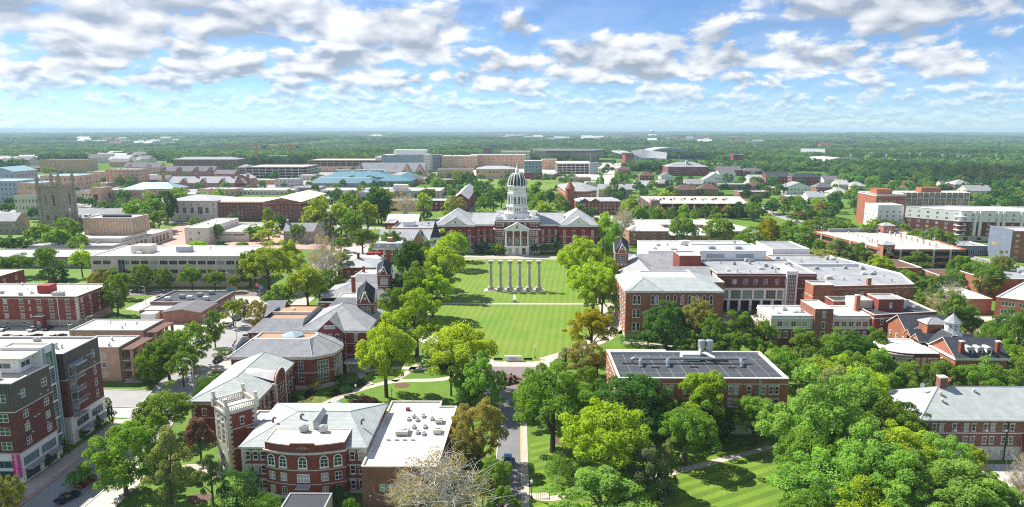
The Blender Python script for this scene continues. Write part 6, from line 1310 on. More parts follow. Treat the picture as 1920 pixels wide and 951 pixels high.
# ================================================================== far campus and town
def far(name, label, cat, xl, xr, yb, yt, depth, wall='brick_buff', roof='roof_lightgrey', floors=3, nwin=10, kind='flat', rh=3.0, side=None, glass='glass', units=4, group=None, frame='limestone', style='far'):
    """a distant block surveyed by its base line and roof line in the photograph"""
    xa, ya = at(xl, yb); xb, yb_ = at(xr, yb); y0 = (ya + yb_) / 2; z = height_at((xl + xr) / 2, yt, y0)
    b = Bld(name, label, cat, ((xa + xb) / 2, y0), group=group); w = (xb - xa) / 2; P_ = rect(-w, 0, w, depth)
    fh = z / (floors + .25); ww = min(2 * w / nwin * .46, fh * .62); sd = 1 if xa < 0 else 3
    rr = {0: rows_of(style, [fh * (.3 + k) for k in range(floors)], fh * .48, ww, nwin), sd: rows_of(style, [fh * (.3 + k) for k in range(floors)], fh * .48, ww, max(2, int(depth / (2 * w) * nwin)))}
    b.walls(P_, 0, z, wall, rr, 'wall', frame, glass)
    if kind == 'flat':
        b.flat(P_, z + .2, roof, .5, 'limestone'); b.vents(-w + 2, 2, w - 2, depth - 2, z - .3, units, int(xl))
    elif kind == 'hip': b.hip(-w, 0, w, depth, z, rh, roof, .6)
    elif kind == 'gable': b.gable(-w, 0, w, depth, z, rh, 'x', roof, wall, .5)
    elif kind == 'gabley': b.gable(-w, 0, w, depth, z, rh, 'y', roof, wall, .5)
    b.z, b.w, b.d = z, w, depth
    return b
def crossgables(b, xs, gw, gh, mat, wall):
    for x in xs: b.gable(x - gw / 2, -1.0, x + gw / 2, b.d / 2, b.z - .5, gh, 'y', mat, wall, .3)

# left distance
far('glass_laboratory', 'blue glass and steel laboratory at the far left edge', 'laboratory', -60, 36, 386, 340, 40, 'blue_panel', 'roof_teal_pale', 5, 12, glass='glass_blue', style='grid:2,2', frame='frame_grey')
b = far('glazed_atrium', 'pale blue glass gabled atrium roof behind the gothic tower', 'building', -20, 30, 360, 322, 40, 'blue_panel', 'roof_teal_pale', 3, 6, 'gabley', 5, glass='glass_blue')
far('tan_science_block', 'tan science block left of the gothic tower', 'building', 38, 78, 394, 344, 34, 'brick_buff', 'roof_teal_pale', 4, 9)
far('cream_science_block', 'cream block with dark roof strip below the science block', 'building', 31, 82, 410, 368, 24, 'cream_wall', 'roof_black', 3, 8)
far('blue_roofed_block', 'block with long pale blue roof behind the gothic tower', 'building', 78, 146, 360, 330, 46, 'brick_buff', 'roof_teal_pale', 3, 8)
far('tan_high_dormitory', 'tan multi storey dormitory with thin mast on its end', 'dormitory', 76, 165, 323, 300, 30, 'brick_buff', 'roof_purple', 6, 16)
far('long_brown_roof', 'long low brown roof at the far left', 'building', 0, 86, 322, 315, 40, 'brick_brown', 'roof_brown', 1, 10)
far('tan_wing', 'tan residence wing beside the dark windowed stair', 'dormitory', 165, 203, 339, 322, 24, 'brick_buff', 'roof_lightgrey', 4, 6)
far('glazed_stair_residence', 'tan residence with dark glazed stair between the wings', 'dormitory', 200, 262, 349, 318, 26, 'brick_buff', 'roof_lightgrey', 5, 8, glass='glass_blue')
b = far('gabled_residence', 'tan residence with purple grey gabled roofs', 'dormitory', 232, 300, 326, 314, 24, 'brick_buff', 'roof_purple', 3, 10, 'gable', 7); crossgables(b, (-20, 12), 12, 5, 'roof_purple', 'brick_buff')
b = far('long_gabled_residence', 'long brick residence with many small gables and light roofs', 'dormitory', 300, 402, 333, 321, 24, 'brick_salmon', 'roof_purple', 3, 16, 'gable', 7); crossgables(b, (-36, -12, 14, 36), 11, 6, 'roof_purple', 'brick_salmon')
far('brown_residence', 'brown brick residence with dark grey roof and tan end blocks', 'dormitory', 325, 446, 318, 299, 34, 'brick_brown', 'roof_grey', 5, 22, 'hip', 4)
far('green_roofed_hall', 'tan hall with pale copper green hipped roof', 'hall', 232, 330, 369, 354, 30, 'brick_tan', 'roof_teal_pale', 2, 14, 'hip', 6)
far('long_tan_wing', 'long tan stone wing with a row of narrow windows below the green roof', 'building', 190, 268, 379, 357, 16, 'brick_tan', 'roof_lightgrey', 2, 16)
far('tan_stair_block', 'blank tan stair block beside the gothic tower', 'building', 172, 190, 383, 353, 20, 'brick_buff', 'roof_lightgrey', 1, 1)
far('cream_tower_annex', 'cream block with dark blue roof right of the gothic tower', 'building', 140, 174, 381, 359, 22, 'cream_wall', 'slate_panel', 2, 5)
b = far('gabled_dormitory_row', 'long brick dormitory row with chimneys and pale gabled roofs', 'dormitory', 318, 440, 354, 343, 20, 'brick_salmon', 'roof_lightgrey', 2, 20, 'gable', 7); crossgables(b, (-44, -22, 2, 26, 48), 11, 6, 'roof_lightgrey', 'brick_salmon')
for x in (-52, -10, 34, 54): b.chimney(x, 10, b.z, b.z + 10, 2.4, 'brick_orange')
far('brick_dormitory_end', 'tan brick dormitory end with paired chimneys right of the gabled row', 'dormitory', 440, 470, 352, 335, 22, 'brick_salmon', 'roof_lightgrey', 3, 6, 'gabley', 5)
far('flat_workshop', 'low tan workshop with flat grey roofs', 'building', 375, 440, 368, 355, 26, 'brick_buff', 'roof_lightgrey', 1, 10)
far('stone_gatehouse', 'pale stone block with small flat tower before the teal roofs', 'building', 516, 560, 351, 336, 20, 'limestone', 'roof_lightgrey', 2, 6)
far('long_white_shed', 'long low building with white roof and dark strip windows', 'building', 440, 548, 366, 357, 30, 'cream_wall', 'roof_white', 1, 14)
far('grey_box_hall', 'plain grey box like hall before the teal roofs', 'building', 545, 601, 362, 352, 26, 'grey_wall', 'roof_grey', 1, 4)
far('white_roofed_gymnasium', 'gymnasium with wide white roof before the teal roofs', 'building', 601, 690, 368, 357, 34, 'cream_wall', 'roof_white', 1, 12)
far('grey_gymnasium_annex', 'grey roofed concrete annex with one tall window near the quad trees', 'building', 672, 735, 383, 361, 36, 'concrete', 'roof_grey', 1, 4)
b = deck_garage('beige_parking_garage', 'beige multi level parking garage before the cranes', [(at(462, 334)[0], at(462, 334)[1]), (at(573, 334)[0], at(573, 334)[1]), (at(573, 334)[0], at(573, 334)[1] + 70), (at(462, 334)[0], at(462, 334)[1] + 70)], 17, 'concrete', 'limestone', 4, 'lot_concrete', 9, (0, 1))
b = deck_garage('second_parking_garage', 'long low tan parking garage before the hospital', [(at(578, 313)[0], at(578, 313)[1]), (at(722, 313)[0], at(722, 313)[1]), (at(722, 313)[0], at(722, 313)[1] + 80), (at(578, 313)[0], at(578, 313)[1] + 80)], 13, 'brick_buff', 'limestone', 3, 'lot_concrete', 12, (0, 1))
far('tan_stable_block', 'low tan block with small gables before the second garage', 'building', 580, 680, 323, 314, 30, 'brick_buff', 'roof_brown', 2, 16)
b = far('steep_gothic_hall', 'long stone hall with dark steep roofs and pale gables before the hospital', 'hall', 676, 796, 331, 322, 30, 'brick_buff', 'roof_grey', 2, 20, 'gable', 13); crossgables(b, (-52, 22, 42), 14, 12, 'roof_grey', 'brick_buff')
# teal roofed market halls
b = Bld('teal_market_hall', 'wide hall with teal ridge roof and white skylights', 'hall'); x0, y0 = at(606, 342); x1, _ = at(732, 342)
b.walls(rect(x0, y0, x1, y0 + 46), 0, 7, 'grey_wall', {0: rows_of('far', (3,), 2, 3, 20)}); b.hip(x0, y0, x1, y0 + 46, 7.2, 8, 'roof_teal', 1.5)
for k in range(3): mb = MB(); a = x0 + (x1 - x0) * (.24 + .26 * k); mb.box(a - 9, y0 + 20.4, 13.2, a + 9, y0 + 25.4, 16.2); b.part('skylight', mb, ['roof_white'])
b = Bld('teal_front_hall', 'nearer hall with long teal eaves before the market hall', 'hall'); x0, y0 = at(583, 351); x1, _ = at(702, 351); b.walls(rect(x0, y0, x1, y0 + 30), 0, 5, 'grey_wall', {0: rows_of('far', (1.5,), 2, 3, 20)}); b.hip(x0, y0, x1, y0 + 30, 5.2, 6, 'roof_teal', 2, deck=9, deckmat='roof_grey')
b = Bld('teal_end_hall', 'hall with teal and dark hipped roof at the right of the market halls', 'hall'); x0, y0 = at(708, 350); x1, _ = at(770, 350); b.walls(rect(x0, y0, x1, y0 + 90), 0, 7, 'grey_wall', {0: rows_of('far', (2,), 2.5, 3, 8), 1: rows_of('far', (2,), 2.5, 3, 12)}); b.hip(x0, y0, x1, y0 + 90, 7.2, 7, 'roof_teal', 1.5, deck=16, deckmat='roof_grey')
# hospital quarter
b = far('glass_hospital', 'large hospital with blue glass front and white roof plant', 'hospital', 716, 802, 318, 291, 46, 'blue_panel', 'roof_white', 6, 20, glass='glass_blue', style='grid:2,1', frame='white_trim'); b.box('plant_room', -b.w * .5, 8, b.z, b.w * .9, 36, b.z + 9, 'white_trim')
far('hospital_tower', 'dark glazed end tower of the hospital', 'hospital', 795, 806, 322, 290, 40, 'cream_wall', 'roof_white', 6, 3, glass='glass_blue')
far('hospital_link', 'dark blue glass link right of the hospital', 'hospital', 806, 826, 318, 291, 34, 'slate_panel', 'roof_grey', 5, 5, glass='glass_blue')
far('hospital_side_wing', 'low white wing left of the hospital', 'hospital', 704, 717, 312, 294, 40, 'white_trim', 'roof_white', 3, 3, glass='glass_blue')
far('tan_clinic', 'broad tan brick clinic right of the hospital', 'hospital', 828, 895, 318, 293, 50, 'brick_buff', 'roof_white', 5, 16, units=10)
far('upper_tan_clinic', 'taller tan brick clinic with brown tower behind the dome', 'hospital', 880, 985, 316, 291, 60, 'brick_buff', 'roof_lightgrey', 5, 22, units=10)
far('brown_clinic_tower', 'square brown brick tower above the clinics', 'tower', 906, 922, 300, 277, 14, 'brick_salmon', 'roof_lightgrey', 5, 3, units=0)
far('white_top_clinic', 'clinic with white banded upper floors right of the brown tower', 'hospital', 940, 994, 306, 284, 40, 'cream_wall', 'roof_white', 4, 12, glass='glass_blue')
far('barrel_roofed_gymnasium', 'tan gymnasium with pale barrel roof below the clinics', 'building', 893, 966, 336, 317, 30, 'brick_buff', 'roof_lightgrey', 2, 10, 'hip', 4)
far('lower_tan_wing', 'low tan wing below the clinic left of the dome', 'building', 820, 885, 334, 318, 34, 'brick_buff', 'roof_purple', 3, 14)
b = far('glass_cube', 'blue green glass cube on a red base right of the dome', 'office', 983, 1016, 336, 302, 30, 'blue_panel', 'roof_white', 5, 5, glass='glass_green', style='grid:2,1', frame='white_trim'); b.walls(rect(-b.w - .3, -.3, b.w + .3, -.05), 0, 9, 'penthouse_red', {}, 'base_wall')
far('tan_annex', 'tan annex behind the glass cube', 'building', 1016, 1044, 318, 299, 26, 'brick_buff', 'roof_white', 4, 6)
deck_garage('far_parking_garage', 'grey parking garage with blue stair beside the long street', [(at(1046, 326)[0], at(1046, 326)[1]), (at(1112, 326)[0], at(1112, 326)[1]), (at(1112, 326)[0], at(1112, 326)[1] + 90), (at(1046, 326)[0], at(1046, 326)[1] + 90)], 17, 'concrete', 'limestone', 4, 'roof_cream', 8, (0, 3))
far('blue_stair_tower', 'blue glazed stair tower at the corner of the grey garage', 'tower', 1106, 1121, 327, 305, 14, 'blue_panel', 'roof_lightgrey', 5, 3, glass='glass_blue', units=0)
b = Bld('arena', 'vast grey arena with sloping concrete rim walls', 'arena'); x0, y0 = at(1003, 304); x1, _ = at(1139, 304); z = height_at(1070, 286, y0)
P_ = [(x0 + 25, y0), (x1 - 40, y0), (x1, y0 + 60), (x1, y0 + 150), (x0, y0 + 150), (x0, y0 + 30)]
mb = MB(); mb.rings([[(x, y, 0) for x, y in inset(P_, 14)], [(x, y, z) for x, y in P_]], 0, False); b.part('wall', mb, ['concrete']); b.keep(P_); mb = MB(); mb.prism(inset(P_, -2), z, z + 4); b.part('roof', mb, ['roof_purple'])
# stadium
b = Bld('stadium', 'football stadium with red brick end stand and grey seating bowl', 'stadium'); x0, y0 = at(1172, 314); s_ = 1.0
b.walls(rect(x0, y0, x0 + 16, y0 + 40), 0, 24, 'brick_red', {0: rows_of('far', (5, 11, 17), 3, 3, 3)}); b.keep(rect(x0 + 16, y0, x0 + 170, y0 + 220))
mb = MB(); mb.face([(x0 + 16, y0, 25), (x0 + 58, y0, 7), (x0 + 66, y0 + 200, 7), (x0 + 16, y0 + 200, 27)]); mb.face([(x0 + 16, y0, 25), (x0 + 16, y0, 0), (x0 + 58, y0, 0), (x0 + 58, y0, 7)]); b.part('west_stand', mb, ['roof_lightgrey'])
mb = MB(); N_ = 14; r0 = [(x0 + 95 + 60 * math.cos(R(180 - k * 12.8)), y0 + 40 - 44 * math.sin(R(180 - k * 12.8)), 4) for k in range(N_ + 1)]; r1 = [(x0 + 95 + 92 * math.cos(R(180 - k * 12.8)), y0 + 40 - 70 * math.sin(R(180 - k * 12.8)), 20) for k in range(N_ + 1)]; r1 = [(x, y, 9) for x, y, z in r1]; mb.rings([r1, r0], 0, False, False); mb.rings([[(x, y, 0) for x, y, z in r1], r1], 0, False, False); b.part('end_bowl', mb, ['concrete']); mb = MB(); q0 = [(x0 + 62 + k * 7, y0 + 215 + 26 * math.sin(k / 9 * math.pi), 8) for k in range(10)]; q1 = [(x + (k - 4.5) * 2.2, y + 40, 27 - abs(k - 3) * 1.2) for k, (x, y, z) in enumerate(q0)]; mb.rings([q0, q1], 0, False, False); mb.rings([[(x, y, 0) for x, y, z in q0], q0], 0, False, False); b.part('far_stand', mb, ['roof_grey'])
mb = MB(); mb.box(x0 - 2, y0 + 42, 24, x0 + 20, y0 + 180, 27); b.part('stand_roof', mb, ['roof_lightgrey'])
xs, ys = at(1297, 308); zs = height_at(1297, 299, ys); b = Bld('scoreboard', 'wide black stadium scoreboard standing above the bowl', 'scoreboard', (xs, ys)); zt = height_at(1297, 291, ys); mb = MB(); mb.box(-26, 0, zs, 26, 4, zt); b.part('screen_box', mb, ['roof_black'])
for x in (-20, 20): b.box('post', x - 1, 1, 0, x + 1, 3, zs, 'metal_dull')
def vault(name, label, xl, xr, yb, yt, depth, mat, rib='white_trim'):
    xa, y0 = at(xl, yb); xb, _ = at(xr, yb); z = height_at((xl + xr) / 2, yt, y0); b = Bld(name, label, 'fieldhouse', ((xa + xb) / 2, y0 + depth / 2)); w = (xb - xa) / 2; b.keep(rect(-w, -depth / 2, w, depth / 2)); mb = MB(); n = 14
    prof = [(w * math.cos(math.pi * k / n), 4 + (z - 4) * math.sin(math.pi * k / n)) for k in range(n + 1)]
    mb.rings([[(x, y, h) for x, h in prof] for y in (-depth / 2, depth / 2)], 0, False, False); mb.face([(x, -depth / 2 + 1, h) for x, h in prof] + [(-w, -depth / 2 + 1, 0), (w, -depth / 2 + 1, 0)], 1); b.part('vault', mb, [mat, 'blue_panel'])
    for y in (-depth / 2 - .5,): m2 = MB(); m2.tube([(x, y, h + .3) for x, h in prof], 1.2, 5); b.part('rib', m2, [rib])
    return b
vault('arched_fieldhouse', 'silver arched fieldhouse behind the stadium', 1216, 1294, 292, 278, 130, 'roof_lightgrey'); vault('white_fieldhouse', 'low white domed fieldhouse right of the stadium', 1540, 1622, 312, 297, 110, 'roof_white')
far('brick_stadium_tower', 'dark brick corner tower beside the stadium seating', 'tower', 1374, 1394, 312, 290, 20, 'brick_jesse', 'roof_lightgrey', 4, 3, units=0)
far('dark_seating_block', 'long dark stand roof right of the stadium', 'stadium', 1300, 1376, 318, 311, 40, 'brick_jesse', 'roof_grey', 1, 16, 'hip', 4)
b = far('long_red_residence', 'long red brick residence with grey hipped roof before the stadium', 'dormitory', 1252, 1328, 330, 313, 40, 'brick_jesse', 'roof_grey', 4, 20, 'hip', 7); b.chimney(0, 12, b.z, b.z + 9, 4, 'limestone')
# greek houses and streets on the right
RG = random.Random(4)
def nth(n): return f"{n}{'th' if 10 < n % 100 < 14 else {1: 'st', 2: 'nd', 3: 'rd'}.get(n % 10, 'th')}"
HS = [(1098, 1130, 352, 342, 'cream_wall', 'roof_white', 'flat', 'low cream house with flat white roof beside the long street'),
      (1122, 1185, 371, 355, 'stone_wall', 'roof_lightgrey', 'gable', 'grey stone church like house with broad slate gable'),
      (1200, 1226, 341, 329, 'brick_red', 'roof_brown', 'hip', 'red brick house with brown hipped roof by the street trees'),
      (1158, 1182, 326, 318, 'brick_salmon', 'roof_brown', 'hip', 'small salmon house with brown roof near the stadium'),
      (1285, 1318, 358, 345, 'cream_wall', 'roof_grey', 'gable', 'white house with dark gabled roof behind the garage'),
      (1318, 1345, 352, 338, 'white_trim', 'roof_grey', 'gabley', 'tall white house with steep front gable behind the garage'),
      (1265, 1310, 367, 356, 'brick_brown', 'roof_brown', 'hip', 'brown house with maroon hipped roof just behind the dark garage'),
      (1312, 1346, 366, 354, 'brick_salmon', 'roof_brown', 'hip', 'wide brown roofed house right of the maroon roof'),
      (1330, 1352, 345, 331, 'white_trim', 'roof_lightgrey', 'gabley', 'narrow white gabled house with light roof'),
      (1348, 1378, 342, 326, 'white_trim', 'roof_purple', 'gable', 'white house with purple grey roof left of the fraternity row'),
      (1345, 1390, 330, 319, 'brick_red', 'roof_purple', 'gable', 'red gabled residence below the brick stadium tower'),
      (1392, 1430, 330, 321, 'brick_red', 'roof_purple', 'hip', 'red residence with hipped roof right of the stadium tower'),
      (1352, 1402, 356, 346, 'brick_brown', 'roof_lightgrey', 'flat', 'flat roofed brown house row in the trees'),
      (1386, 1440, 372, 360, 'brick_brown', 'roof_grey', 'flat', 'brown brick lodge with flat roof and white porch in the trees'),
      (1436, 1480, 346, 331, 'brick_red', 'roof_slate_dark', 'gable', 'red brick mansion with dark blue grey gable and white portico'),
      (1484, 1538, 348, 332, 'brick_red', 'roof_slate_dark', 'hip', 'red brick mansion with dark hipped roof and white corners'),
      (1474, 1520, 366, 351, 'white_trim', 'roof_grey', 'gabley', 'white porticoed mansion with broad grey front gable'),
      (1476, 1516, 380, 369, 'brick_dark', 'roof_white', 'flat', 'dark brick block with flat white roof below the mansions'),
      (1514, 1545, 384, 370, 'white_trim', 'roof_lightgrey', 'gable', 'white block with light roof at the street bend'),
      (1530, 1560, 360, 351, 'brick_brown', 'roof_purple', 'hip', 'small brown house with purple roof by the mansions'),
      (1572, 1592, 357, 346, 'cream_wall', 'roof_lightgrey', 'gable', 'cream house half hidden in the wood edge'),
      (1594, 1624, 358, 349, 'cream_wall', 'roof_lightgrey', 'hip', 'long pale house beside the wood edge'),
      (1560, 1596, 370, 362, 'concrete', 'roof_lightgrey', 'hip', 'low grey roofed building by the street bend'),
      (1790, 1822, 362, 346, 'brick_red', 'roof_slate', 'hip', 'red brick house with slate roof behind the slab dormitory'),
      (1812, 1858, 377, 358, 'cream_wall', 'roof_slate', 'gable', 'large cream house with slate roof right of the slab dormitory'),
      (1766, 1792, 356, 348, 'cream_wall', 'roof_purple', 'gable', 'small cream house above the slab dormitory'),
      (1700, 1716, 352, 347, 'brick_red', 'roof_brown', 'gable', 'tiny red house in the wood behind the slab dormitory'),
      (1048, 1108, 342, 333, 'brick_tan', 'roof_lightgrey', 'flat', 'low tan shops before the grey parking garage')]
for (xl, xr, yb, yt, wm, rm, kd, lb) in HS:
    b = far('town_house', lb, 'house', xl, xr, yb, yt, RG.uniform(14, 22), wm, rm, 2, max(4, int((xr - xl) / 6)), kd, 5, group='houses and lodges behind the campus', units=3)
    if kd in ('gable', 'hip') and RG.random() < .6: b.chimney(b.w * .5, b.d * .5, b.z, b.z + 6.5, 1.4, 'brick_red')
b = Bld('red_kiosk', 'small building with bright red roof among the trees', 'kiosk', at(1514, 412)); b.walls(rect(-10, 0, 10, 10), 0, 4, 'brick_dark', {0: [('far', 1, 2, 2, 5)]}); b.hip(-10, 0, 10, 10, 4.1, 2.2, 'penthouse_red', .6)
# smaller blocks filling the far campus between the named halls
FILL = [(0, 66, 347, 336, 'brick_buff', 'roof_lightgrey', 'flat'), (262, 316, 346, 337, 'brick_salmon', 'roof_purple', 'gable'), (150, 198, 353, 344, 'brick_buff', 'roof_lightgrey', 'flat'), (470, 515, 346, 338, 'brick_buff', 'roof_lightgrey', 'flat'), (560, 588, 338, 329, 'cream_wall', 'roof_white', 'flat'),
        (332, 374, 373, 364, 'cream_wall', 'roof_white', 'flat'), (700, 742, 372, 363, 'brick_tan', 'roof_lightgrey', 'flat'), (745, 790, 345, 337, 'brick_buff', 'roof_brown', 'hip'), (800, 850, 345, 337, 'brick_jesse', 'roof_lightgrey', 'flat'), (640, 676, 312, 304, 'brick_buff', 'roof_white', 'flat'), (446, 470, 326, 314, 'brick_brown', 'roof_grey', 'hip'),
        (402, 440, 336, 326, 'brick_salmon', 'roof_purple', 'gable'), (88, 150, 345, 337, 'brick_tan', 'roof_lightgrey', 'flat'), (205, 240, 312, 304, 'brick_buff', 'roof_purple', 'gable'), (1020, 1046, 334, 327, 'brick_buff', 'roof_white', 'flat'), (1190, 1222, 356, 348, 'cream_wall', 'roof_lightgrey', 'gable'), (1230, 1262, 352, 344, 'brick_red', 'roof_grey', 'hip'),
        (1240, 1262, 340, 331, 'white_trim', 'roof_purple', 'gabley'), (1405, 1436, 345, 336, 'white_trim', 'roof_lightgrey', 'gable'), (1442, 1474, 362, 353, 'brick_red', 'roof_lightgrey', 'flat'), (1400, 1440, 356, 349, 'brick_salmon', 'roof_brown', 'hip'), (1545, 1572, 345, 338, 'white_trim', 'roof_purple', 'gable')]
WORD = {'brick_buff': 'buff', 'brick_salmon': 'salmon brick', 'cream_wall': 'cream', 'brick_tan': 'tan', 'brick_jesse': 'dark red', 'brick_brown': 'brown', 'brick_red': 'red brick', 'white_trim': 'white'}
RW = {'roof_lightgrey': 'light grey', 'roof_purple': 'purple grey', 'roof_white': 'white', 'roof_brown': 'brown', 'roof_grey': 'grey'}
for k, (xl, xr, yb, yt, wm, rm, kd) in enumerate(sorted(FILL)):
    far('campus_block', f'small {WORD[wm]} block with {RW[rm]} roof, {nth(k + 1)} from the left between the far halls', 'building', xl, xr, yb, yt, 22, wm, rm, 2, max(4, int((xr - xl) / 6)), kd, 5, group='in-between blocks of the far campus', units=3)
# cranes
def crane(px, pyb, pyt, jib, label):
    x, y = at(px, pyb); h = height_at(px, pyt, y); t = thing('tower_crane', label, 'crane', (x, y, 0), group='tower cranes on the skyline')
    mb = MB(); w = 2.2
    for sx in (-1, 1):
        for sy in (-1, 1): mb.box(sx * w - .45, sy * w - .45, 0, sx * w + .45, sy * w + .45, h)
    k = 0
    while k * 5 < h - 5:
        s_ = 1 if k % 2 else -1
        for sy in (-w, w): mb.tube([(-w * s_, sy, k * 5), (w * s_, sy, k * 5 + 5)], .3, 4)
        for sx in (-w, w): mb.tube([(sx, -w * s_, k * 5), (sx, w * s_, k * 5 + 5)], .3, 4)
        k += 1
    mb.build('mast', ['crane_yellow'], t)
    zj = h * .86; mb = MB()
    mb.box(-jib, -.5, zj - .3, jib * .35, .5, zj + .3); mb.box(-jib, -.25, zj + 2.8, jib * .2, .25, zj + 3.3)
    for q in range(int(jib / 5)): mb.tube([(-q * 5, 0, zj), (-q * 5 - 2.5, 0, zj + 3), (-q * 5 - 5, 0, zj)], .34, 4)
    mb.build('jib', ['crane_yellow'], t); mb = MB(); mb.box(jib * .24, -1.4, zj - 3.5, jib * .35, 1.4, zj); mb.build('counterweight', ['roof_black'], t); mb = MB(); mb.box(-1.8, -3.2, zj - 3.2, 1.2, -1.2, zj - .4); mb.build('cab', ['white_trim'], t)
    mb = MB(); mb.tube([(0, 0, h), (-jib * .7, 0, zj + 3)], .2, 4); mb.tube([(0, 0, h), (jib * .3, 0, zj)], .2, 4); mb.build('stay', ['crane_yellow'], t)
crane(482, 309, 268, 58, 'taller yellow tower crane above the beige garage'); crane(545, 305, 270, 62, 'second yellow tower crane nearer the hospital')
b = far('frame_building_site', 'open concrete frame building going up below the cranes', 'building site', 495, 538, 304, 293, 40, 'blue_panel', 'roof_teal_pale', 3, 10, glass='dark_void', units=0)
# masts, light poles, water tower
def pole(px, pyb, pyt, label, r=.8, head=False, grp='floodlight masts of the sports grounds'):
    x, y = at(px, pyb); h = height_at(px, pyt, y); t = thing('floodlight_mast', label, 'mast', (x, y, 0), group=grp); mb = MB(); mb.lathe([(r, 0), (r * .6, h)], 0, 0, 6); mb.build('pole', ['metal'], t)
    if head:
        mb = MB(); w = r * 2.8
        for k in range(3): mb.box(-w, -.4, h - .6 - k * 1.5, w, .4, h + .4 - k * 1.5)
        mb.build('lamp_bank', ['white_trim'], t)
for k, (px_, b_, t_, hd) in enumerate(sorted(((1594, 309, 290, 1), (1623, 309, 291, 1), (1628, 308, 290, 1), (1661, 307, 290, 1), (1704, 307, 287, 1), (1724, 310, 287, 1), (1765, 310, 289, 1), (1796, 309, 291, 1), (1805, 310, 292, 1), (1817, 308, 292, 1), (1852, 307, 283, 0), (1866, 309, 289, 1), (1884, 309, 292, 1), (1364, 305, 291, 1), (1160, 310, 281, 1), (1107, 308, 290, 0), (987, 300, 263, 0)))):
    pole(px_, b_, t_, f'{nth(k + 1)} slim mast from the left along the far sports grounds and stadium', .7, bool(hd))
b = far('ballpark_stand', 'small blue and white ballpark grandstand below the floodlights', 'grandstand', 1655, 1705, 310, 300, 50, 'slate_panel', 'roof_white', 1, 8, units=0); b = far('ballpark_clubhouse', 'low pale clubhouse at the ballpark', 'building', 1800, 1856, 314, 306, 50, 'cream_wall', 'roof_white', 1, 8, units=0); b = far('practice_building', 'low white practice building by the wood', 'building', 1400, 1450, 312, 307, 40, 'cream_wall', 'roof_white', 1, 8, units=0)
x, y = at(1222, 258); z0 = terrain(x, y); t = thing('water_tower', 'pale water tower far off on the horizon', 'water tower', (x, y, z0)); zt = height_at(1222, 243.2, y) - z0
mb = MB(); mb.lathe([(zt * .09, 0), (zt * .05, zt * .12), (zt * .05, zt * .6)], 0, 0, 10); mb.build('stem', ['white_trim'], t); mb = MB(); mb.lathe([(zt * .05, zt * .6), (zt * .2, zt * .7), (zt * .25, zt * .82), (zt * .2, zt * .94), (zt * .02, zt)], 0, 0, 14); mb.build('tank', ['white_trim'], t)
# small houses of the far suburbs
hw, hr = MB(), MB(); hw.box(-9, -6, -3, 9, 6, 5); hr.face([(-10, -7, 5), (10, -7, 5), (10, 0, 9), (-10, 0, 9)]); hr.face([(10, 7, 5), (-10, 7, 5), (-10, 0, 9), (10, 0, 9)]); hw.face([(9, -6, 5), (9, 6, 5), (9, 0, 8.6)]); hw.face([(-9, 6, 5), (-9, -6, 5), (-9, 0, 8.6)])
HM = [(hw.mesh('wall', [w_]), hr.mesh('roof', [r_])) for w_, r_ in (('cream_wall', 'roof_purple'), ('white_trim', 'roof_lightgrey'), ('brick_salmon', 'roof_brown'), ('white_trim', 'roof_white'))]
HOUSE_SPOTS = []
def suburb(n, x0, x1, y0, y1, lb, sc=1.0):
    spots = sorted((RG.uniform(x0, x1), RG.uniform(y0, y1)) for k in range(n))
    for k, (px_, py_) in enumerate(spots):
        x, y = at(px_, py_); t = thing('suburban_house', f'{nth(k + 1)} {lb}, counted from the left', 'house', (x, y, terrain(x, y) + 2), RG.uniform(-.5, .5), lb[:60])
        s_ = sc * RG.uniform(.8, 1.5); t.scale = (s_ * RG.uniform(.9, 1.6), s_, s_); w_, r_ = RG.choice(HM); link('wall', w_, t); link('roof', r_, t); HOUSE_SPOTS.append((x, y, 14 * s_))
suburb(26, 150, 330, 262, 270, 'tiny pale house of the left suburb in the distant woods', 2.0); suburb(16, 0, 60, 300, 310, 'tiny pale house at the far left wood edge', 1.1); suburb(18, 660, 720, 255, 260, 'tiny house of the pale suburb above the hospital', 2.6)
suburb(40, 920, 1330, 254, 268, 'tiny house of the wide suburb above the dome', 2.4); suburb(16, 1210, 1330, 264, 272, 'tiny pink house row of the suburb above the fieldhouse', 1.8); suburb(10, 1340, 1700, 255, 300, 'tiny pale house in the woods right of the stadium', 2.0); suburb(14, 190, 280, 290, 308, 'pale roof peeping from the woods at left', 1.4)
